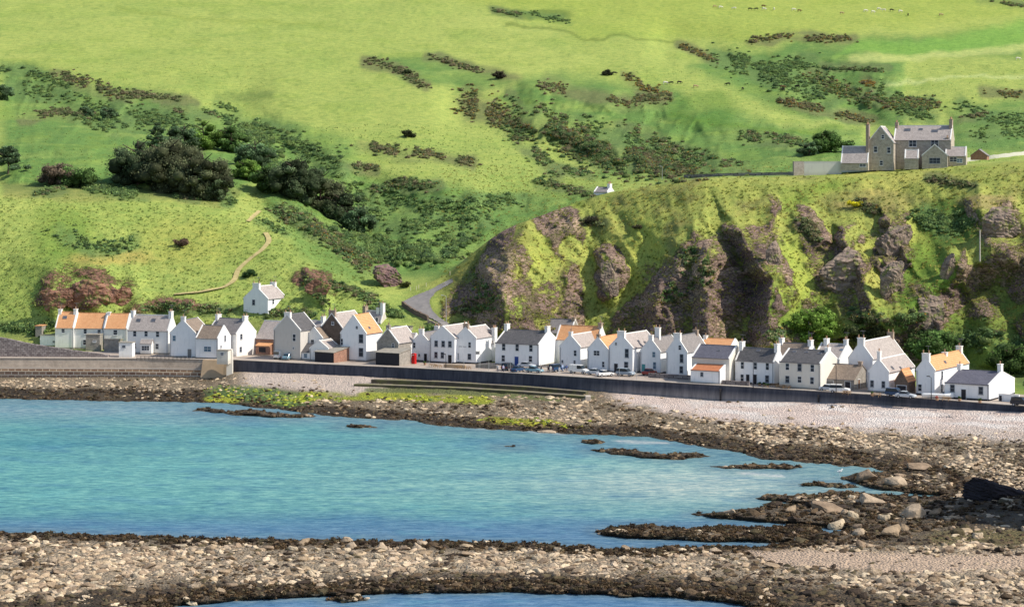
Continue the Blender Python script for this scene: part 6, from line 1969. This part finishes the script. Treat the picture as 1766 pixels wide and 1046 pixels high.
# people: one skinned body each, hair and clothes as children-free height bands
def person(px, py, label, shirt, legs, heading=0, pose='stand', surface_z=ZS):
    p = Vector(at_z(px, py, surface_z + .02))
    st = .16 if pose == 'walk' else .03
    J = dict(pel=(0, 0, .95), sp=(0, 0, 1.18), ch=(0, 0, 1.38), nk=(0, 0, 1.50), hd=(0, .02, 1.60), top=(0, .01, 1.74))
    pts = [J['pel'], J['sp'], J['ch'], J['nk'], J['hd'], J['top']]
    rad = [.16, .145, .165, .065, .095, .075]
    E = [(0, 1), (1, 2), (2, 3), (3, 4), (4, 5)]
    for s in (-1, 1):
        b0 = len(pts)
        pts += [(s * .10, 0, .88), (s * .11, s * st * .6 + .02, .49), (s * .11, s * st - .02, .07), (s * .115, s * st + .14, .04)]
        rad += [.10, .068, .048, .038]
        E += [(0, b0), (b0, b0 + 1), (b0 + 1, b0 + 2), (b0 + 2, b0 + 3)]
        b1 = len(pts)
        pts += [(s * .19, 0, 1.39), (s * .25, -s * st * .4, 1.12), (s * .25, .08 - s * st * .6, .88), (s * .25, .10 - s * st * .7, .79)]
        rad += [.065, .048, .036, .038]
        E += [(2, b1), (b1, b1 + 1), (b1 + 1, b1 + 2), (b1 + 2, b1 + 3)]
    me = bpy.data.meshes.new('person'); me.from_pydata(pts, E, []); me.update()
    t = NT('clothing_' + label.split()[0]); sx = t.node('ShaderNodeSeparateXYZ'); t.link(t.coord('Object'), sx.inputs[0])
    skin = (.42, .26, .19)
    hgt = t.math('MULTIPLY', sx.outputs[2], .5)
    cr = t.ramp(hgt, [(0, (.03, .03, .03)), (.045, legs), (.45, shirt), (.755, skin), (.855, (.07, .045, .03))])
    [n for n in t.n if n.bl_idname == 'ShaderNodeValToRGB'][-1].color_ramp.interpolation = 'CONSTANT'
    t.color(cr)
    o = link('person', me, None, [t.m])
    sk = o.modifiers.new('skin', 'SKIN')
    for i, r in enumerate(rad):
        me.skin_vertices[0].data[i].radius = (r, r * (.72 if i < 3 else 1))
    me.skin_vertices[0].data[0].use_root = True
    ss = o.modifiers.new('sub', 'SUBSURF'); ss.levels = 1; ss.render_levels = 2
    o.location = p; o.rotation_euler = (0, 0, math.radians(heading))
    return tag(o, label, 'person')
person(858, 641, 'person in a pale jacket standing left of the dark hatchback', (.65, .62, .62), (.10, .10, .14), 160)
person(868, 641.5, 'person in a lilac top standing by the dark hatchback', (.50, .46, .62), (.06, .06, .09), 200, 'walk')
person(945, 641, 'person in dark clothes beside the sunlit gable', (.03, .03, .04), (.03, .03, .04), 90)
person(949.5, 643, 'person in a white top in the middle of the street group', (.75, .72, .65), (.55, .5, .45), 180, 'walk')
person(964.5, 645, 'person in all white walking apart from the group', (.78, .77, .74), (.7, .68, .64), 150, 'walk')
person(970, 640, 'person in a light blue shirt by the slim-chimney cottage', (.42, .52, .72), (.2, .25, .4), 210)
person(977, 641, 'person in a blue jacket at the right of the group', (.16, .22, .45), (.25, .25, .3), 170)
person(933, 642.5, 'person in a black coat near the teal car', (.02, .02, .03), (.02, .02, .03), 40)
# red phone box
p = street_pt(709.5, 627)
r = thing('phone_box', 'red telephone box beside the stone-sided garage', 'phone box', p, math.radians(-28))
PHR = mottled('post_office_red', (.55, .02, .02), .1, 3, .45, 0)
bm = bmesh.new()
for x in (0, .82):
    for y in (0, .82): bm_box(bm, x, x + .1, y, y + .1, .1, 2.3)
bm_box(bm, -.02, .94, -.02, .94, 0, .1); bm_box(bm, -.01, .93, -.01, .93, 2.08, 2.34); bm_box(bm, -.04, .96, -.04, .96, 2.341, 2.42)
for y0, y1 in ((.03, .07),): bm_box(bm, .1, .82, y0, y1, .1, .55); bm_box(bm, .85, .89, .1, .82, .1, .55)
for k in range(1, 8):
    z = .55 + k * .19; bm_box(bm, .1, .82, .02, .05, z, z + .035); bm_box(bm, .87, .9, .1, .82, z, z + .035)
for x in (.32, .58): bm_box(bm, x, x + .03, .015, .045, .55, 2.08); bm_box(bm, .872, .902, x, x + .03, .55, 2.08)
bm_obj('frame', bm, PHR, r)
bm = bmesh.new(); bm_box(bm, .1, .82, .051, .06, .55, 2.08); bm_box(bm, .86, .869, .1, .82, .55, 2.08); bm_box(bm, .1, .82, .86, .87, .1, 2.08)
bm_obj('pane', bm, PHR, r)
bm = bmesh.new(); bm_prism(bm, [(0, 2.421), (.92, 2.421), (.78, 2.52), (.46, 2.56), (.14, 2.52)], .05, .87, 'y'); bm_obj('dome', bm, PHR, r)
bm = bmesh.new(); bm_box(bm, .16, .76, -.03, -.0101, 2.13, 2.27); bm_obj('sign', bm, LAMP, r)
# lamp posts and poles
GALV = mottled('galvanised_pole', (.42, .43, .42), .1, 3, .6, 0)
WOODP = mottled('weathered_pole', (.36, .32, .27), .2, 3, .9, .1)
def lamp_post(p, h, label, arm=1.0, mat=GALV, name='street_lamp', side=-1):
    r = thing(name, label, 'street lamp', p)
    bm = bmesh.new(); bm_tube(bm, (0, 0, -.4), (0, 0, h), .09, .06, 8); bm_obj('pole', bm, mat, r)
    bm = bmesh.new(); bm_tube(bm, (0, 0, h), (side * arm, 0, h + .25), .05, .04, 6); bm_obj('arm', bm, mat, r)
    bm = bmesh.new(); bm_box(bm, side * arm - .35, side * arm + .3, -.13, .13, h + .18, h + .36); bm_obj('lamp_head', bm, mat, r, .03)
    return r
lamp_post(surf(769.5, 556), 6.8, 'tall grey street lamp at the bend of the lane below the cliff')
lamp_post(surf(1142, 309), 4.2, 'small lamp post on the headland crest behind the grass', .6)
lamp_post(street_pt(1299, 668), 5.6, 'lamp post before the house with four dark ground openings', .5, DOORS['dark'])
lamp_post(street_pt(769, 634), 3.0, 'short lamp post with a round sign outside the inn', .3, DOORS['dark'])
lamp_post(street_pt(1606, 688), 4.5, 'thin lamp post before the long orange-roofed gable', .6, DOORS['dark'])
lamp_post(street_pt(1442, 678), 6.0, 'dark lamp post before the low stone garage', .4, DOORS['dark'])
def pole(p, h, label, r0=.14, mat=WOODP, name='pole', cat='pole', group=None):
    bm = bmesh.new(); bm_tube(bm, (0, 0, -.5), (0, 0, h), r0, r0 * .75, 8)
    o = bm_obj(name, bm, mat); o.location = p
    return tag(o, label, cat, group)
_q = surf(1690, 447)
pole(Vector(P3(1690, 447, _q.y - 9)), 6.9, 'pale wooden telegraph pole standing on the right cliff', .19, mottled('silvered_pole', (.50, .45, .38), .15, 3))
bpy.data.objects['pole'].scale = (1, 1, 1)
pole(surf(1395, 600), 7.5, 'grey pole in front of the round bright tree', .09, GALV)
for i, (x, y) in enumerate([(708,501),(722,498),(735,494),(718,500),(776,474),(780,473)][:5]):
    pole(surf(x, y), 1.1, 'short pale roadside post beside the lane', .09, W_CREAM, 'road_post', 'post', 'posts along the lane')
for i, x in enumerate([740,800,826,843,880,932,988,1045,1068,1098]):
    Y = quayY(np.array([x]))[0] + 2.0
    pole(Vector(((x - CX) * Y / F, Y, 5)), 2.6, 'slim pale post on the seaward side of the street', .05, GALV, 'street_post', 'post', 'slim posts along the sea wall')
# sign on post outside the inn and hanging sign frame
r = thing('inn_sign', 'hanging sign frame at the sunlit side of the inn', 'sign', street_pt(828, 634))
bm = bmesh.new(); bm_tube(bm, (0, 0, -.2), (0, 0, 4.1), .06, .05, 6); bm_obj('pole', bm, GALV, r)
bm = bmesh.new(); bm_tube(bm, (-1.2, 0, 4.0), (0, 0, 4.0), .04, .04, 6); bm_obj('arm', bm, GALV, r)
bm = bmesh.new(); bm_box(bm, -1.05, -.15, -.03, .03, 3.2, 3.9); bm_obj('board', bm, DOORS['grey'], r)
# tables, benches and planters on the street
def bench(px, py, label, heading=-30, group='benches and tables on the street'):
    r = thing('picnic_table', label, 'table', street_pt(px, py), math.radians(heading), group)
    for nm, z, ys in (('tabletop', .74, (-.35, .35)), ('seat', .45, (-.8, -.55)), ('seat', .45, (.55, .8))):
        bm = bmesh.new(); bm_box(bm, -.9, .9, ys[0], ys[1], z, z + .05); bm_obj(nm, bm, BT, r)
    for x in (-.6, .6):
        bm = bmesh.new(); bm_tube(bm, (x, -.7, 0), (x, -.15, .74), .04, .04, 6); bm_tube(bm, (x, .7, 0), (x, .15, .74), .04, .04, 6); bm_box(bm, x - .03, x + .03, -.75, .75, .38, .44)
        bm_obj('leg', bm, BT, r)
for px, py, l in ((746,633,'picnic table under the left gable of the inn'), (756,634.5,'picnic table before the inn windows'), (790,636,'picnic table at the right gable of the inn'), (806,637,'picnic table at the corner of the inn'),
                  (1335,667,'garden table before the white two-storey house'), (1346,669,'garden table before the cream house'), (1357,670,'second garden table before the cream house'), (1460,680,'low table before the cream gable of the stone garage'),
                  (1512,684,'table before the cottage with three skylights'), (1632,691,'table beside the white boat')):
    bench(px, py, l)
# mobility of clutter: bins and pots
def pot(px, py, label, c, h=.8):
    r = thing('planter', label, 'planter', street_pt(px, py), 0, 'planters and tubs on the street')
    bm = bmesh.new(); bm_tube(bm, (0, 0, 0), (0, 0, .45), .28, .36, 12); bm_obj('tub', bm, POT, r)
    n = 4
    leaf_cloud('foliage', np.stack([rng.normal(0, .14, n), rng.normal(0, .14, n), rng.uniform(.5, h, n)], -1), np.full(n, .26), 40, .09, c, parent=r)
for px, py, l in ((1318,666,'leafy tub by the second dark door'), (1324,668,'low leafy tub at the right of the dark doors'), (1310,665,'dark leafy tub between the dark doors'), (1504,682,'leafy tub at the corner of the cream gable'),
                  (1616,690,'flower tub near the white boat'), (1655,691,'flower tub by the dark door of the last cottage'), (1690,694,'flower tub under the right window of the last cottage'), (733,629,'flower tub by the black door')):
    pot(px, py, l, (.07, .13, .03) if px != 1616 else (.4, .12, .1))
# railing on the left quay
r = thing('railing', 'low dark railing on the left quay below the bay-windowed house', 'railing')
bm = bmesh.new()
A = [street_pt(x, 620.5) for x in np.linspace(236, 326, 14)]
for a in A: bm_box(bm, a.x - .05, a.x + .05, a.y - .05, a.y + .05, 5.0, 5.95)
bm_obj('upright', bm, DOORS['dark'], r)
for z in (5.5, 5.951):
    bm = bmesh.new(); bm_box(bm, A[0].x, A[-1].x, A[0].y - .04, A[0].y + .04, z, z + .07); bm_obj('rail', bm, DOORS['dark'], r)
# fence posts of the lane wall
lw = mottled('lane_wall_stone', (.33, .27, .21), .25, 1, .9, .3)
ground_wall('lane_wall', [(738,556),(752,562),(770,572)], .9, .4, lw, 'pale stone wall on the outer edge of the lane bend', 14)
ground_wall('lane_wall', [(694,527),(712,540),(738,552)], 1.2, .6, W_BROWN, 'dark retaining wall under the hairpin of the lane', 14)
# cattle
def cow_mesh(key):
    pts = [(-.95, 0, 1.15), (-.4, 0, 1.12), (.3, 0, 1.08), (.75, 0, 1.18), (1.15, 0, 1.0), (1.4, 0, .72), (1.58, 0, .55)]
    rad = [.28, .36, .36, .30, .17, .14, .09]
    E = [(i, i + 1) for i in range(6)]
    for (x, s, k) in ((-.85, -1, 0), (-.85, 1, 0), (.62, -1, 3), (.62, 1, 3)):
        b0 = len(pts)
        bk = -.08 if x < 0 else .05
        pts += [(x, s * .2, .85), (x + bk, s * .21, .45), (x, s * .21, .05)]; rad += [.14, .07, .06]
        E += [(k, b0), (b0, b0 + 1), (b0 + 1, b0 + 2)]
    b0 = len(pts); pts += [(-1.2, 0, 1.1), (-1.25, 0, .55)]; rad += [.04, .04]; E += [(0, b0), (b0, b0 + 1)]
    for s in (-1, 1):
        b0 = len(pts); pts += [(1.33, s * .2, .88)]; rad += [.04]; E += [(5, b0)]
    me = bpy.data.meshes.new('cow_' + key); me.from_pydata(pts, E, []); me.update()
    return me, rad
COWM = {}
for key, c in dict(white=(.72, .68, .58), black=(.02, .018, .016), brown=(.14, .07, .035), tan=(.42, .30, .17)).items():
    me, rad = cow_mesh(key)
    me.materials.append(mottled(key + '_cow_hide', c, .15, 2, .9, 0))
    COWM[key] = (me, rad)
first = {}
def cow(px, py, key, label, rz):
    q = surf(px, py, 640)
    if key not in first:
        me, rad = COWM[key]
        o = bpy.data.objects.new('cow', me); C.objects.link(o)
        o.modifiers.new('skin', 'SKIN')
        for i, r in enumerate(rad): me.skin_vertices[0].data[i].radius = (r, r)
        me.skin_vertices[0].data[1].use_root = True
        s_ = o.modifiers.new('sub', 'SUBSURF'); s_.levels = 1; s_.render_levels = 1
        first[key] = o
    else:
        o = first[key].copy(); C.objects.link(o)
    o.location = q; o.rotation_euler = (0, 0, rz)
    tag(o, label, 'cow', 'cattle grazing on the hill')
if bpy.app.version:
    me_sk = None
for px, py, key, l, rz in [
    (1148,146,'white','white cow at the left of the lower herd',0.2),(1157,146,'black','black cow touching the white one in the lower herd',3.0),(1172,145,'black','black cow second right of the white one',.4),
    (1255,148,'black','black cow alone in the middle of the lower field',2.8),(1281,156,'black','small dark cow just right of the middle lone cow',1.2),(1350,153,'brown','brown cow above another near the gully lip',.2),(1349,158,'black','black cow just below the brown one near the gully lip',3.2),
    (1375,152,'black','rightmost dark cow of the lower field',2.6),(1200,152,'tan','tan calf left of the middle lone cow',.3),
    (1233,14,'tan','leftmost pale cow on the skyline field',.1),(1243,15,'white','white cow beside the leftmost pale one on the top field',.3),(1266,17,'white','white cow alone between the left pair and the dark group',3.0),
    (1294,18,'black','leftmost dark cow of the top group',0.0),(1304,18,'black','second dark cow of the top group',3.1),(1317,13,'brown','brown cow at the back of the top group',.1),(1318,18,'white','white cow under the brown one in the top group',.2),(1335,18,'white','white cow right of the brown one in the top group',1.4),
    (1369,19,'white','white cow beside a brown one at the top centre',.1),(1379,21,'brown','brown cow beside the white one at the top centre',.2),(1452,25,'tan','lone tan cow on the top field',.3),
    (1493,21,'white','first white cow of the right top herd',.2),(1506,23,'white','second white cow, lower, of the right top herd',.4),(1516,18,'white','third white cow, higher, of the right top herd',.1),(1524,20,'white','fourth white cow of the right top herd',3.0),
    (1538,20,'black','black cow in the right top herd',.2),(1553,22,'white','rightmost white cow of the right top herd',.3),(1566,28,'black','black cow standing below the right top herd',1.4),(1623,28,'tan','pale cow far right on the top field',.2),(1756,104,'white','pale cow at the right edge of the picture',.1),
    (1042,129,'black','dark cow on the brow above the long gorse bank',.2),(1060,129,'black','second dark cow on the brow above the long gorse bank',.1)]:
    cow(px, py, key, l, rz)
# gull on the point
pz = shore_pt(1448, 824)
pts = [(-.35, 0, .42), (-.05, 0, .45), (.18, 0, .52), (.26, 0, .72), (.38, 0, .72)]
me = bpy.data.meshes.new('gull'); me.from_pydata(pts + [(0, .06, .28), (0, .06, 0), (0, -.06, .28), (0, -.06, 0)], [(0, 1), (1, 2), (2, 3), (3, 4), (1, 5), (5, 6), (1, 7), (7, 8)], []); me.update()
o = link('gull', me, None, [mottled('gull_feathers', (.8, .8, .78), .05, 4)])
o.modifiers.new('skin', 'SKIN')
for i, r in enumerate([.05, .13, .13, .08, .025, .02, .02, .02, .02]): me.skin_vertices[0].data[i].radius = (r, r)
o.modifiers.new('sub', 'SUBSURF').levels = 1
o.location = pz + Vector((0, 0, .5)); o.scale = (1.5, 1.5, 1.5)
tag(o, 'white gull standing on the tip of the rocky point', 'gull')
# ------------------------------------------------------------------ light, sky, camera
SUN_DIR = Vector((0.95, -0.25, 0)).normalized()
elev = math.radians(44)
sd = Vector((SUN_DIR.x * math.cos(elev), SUN_DIR.y * math.cos(elev), math.sin(elev)))
sun = bpy.data.lights.new('sun', 'SUN')
sun.energy = 5.0
sun.angle = math.radians(0.5)
sun.color = (1.0, 0.93, 0.82)
so = bpy.data.objects.new('sun', sun)
C.objects.link(so)
so.rotation_euler = sd.to_track_quat('Z', 'Y').to_euler()
w = bpy.data.worlds.new('World')
scene.world = w
w.use_nodes = True
nt = w.node_tree
sky = nt.nodes.new('ShaderNodeTexSky')
sky.sky_type = 'NISHITA'
sky.sun_disc = False
sky.sun_elevation = elev
sky.sun_rotation = math.atan2(sd.x, sd.y)
sky.air_density = 1.0
sky.dust_density = 1.0
bg = nt.nodes['Background']
bg.inputs['Strength'].default_value = 0.15
nt.links.new(sky.outputs[0], bg.inputs['Color'])
cam = bpy.data.cameras.new('camera')
cam.sensor_fit = 'HORIZONTAL'
cam.sensor_width = 36
cam.lens = 36 * F / 1766
cam.shift_y = -(523 - HY) / 1766
cam.clip_start = 1
cam.clip_end = 8000
co = bpy.data.objects.new('camera', cam)
C.objects.link(co)
co.location = (0, 0, CZ)
co.rotation_euler = (math.radians(90), 0, 0)
scene.camera = co
scene.view_settings.view_transform = 'Standard'
scene.view_settings.look = 'None'
scene.view_settings.exposure = 0
scene.cycles.max_bounces = 5
scene.cycles.use_adaptive_sampling = True
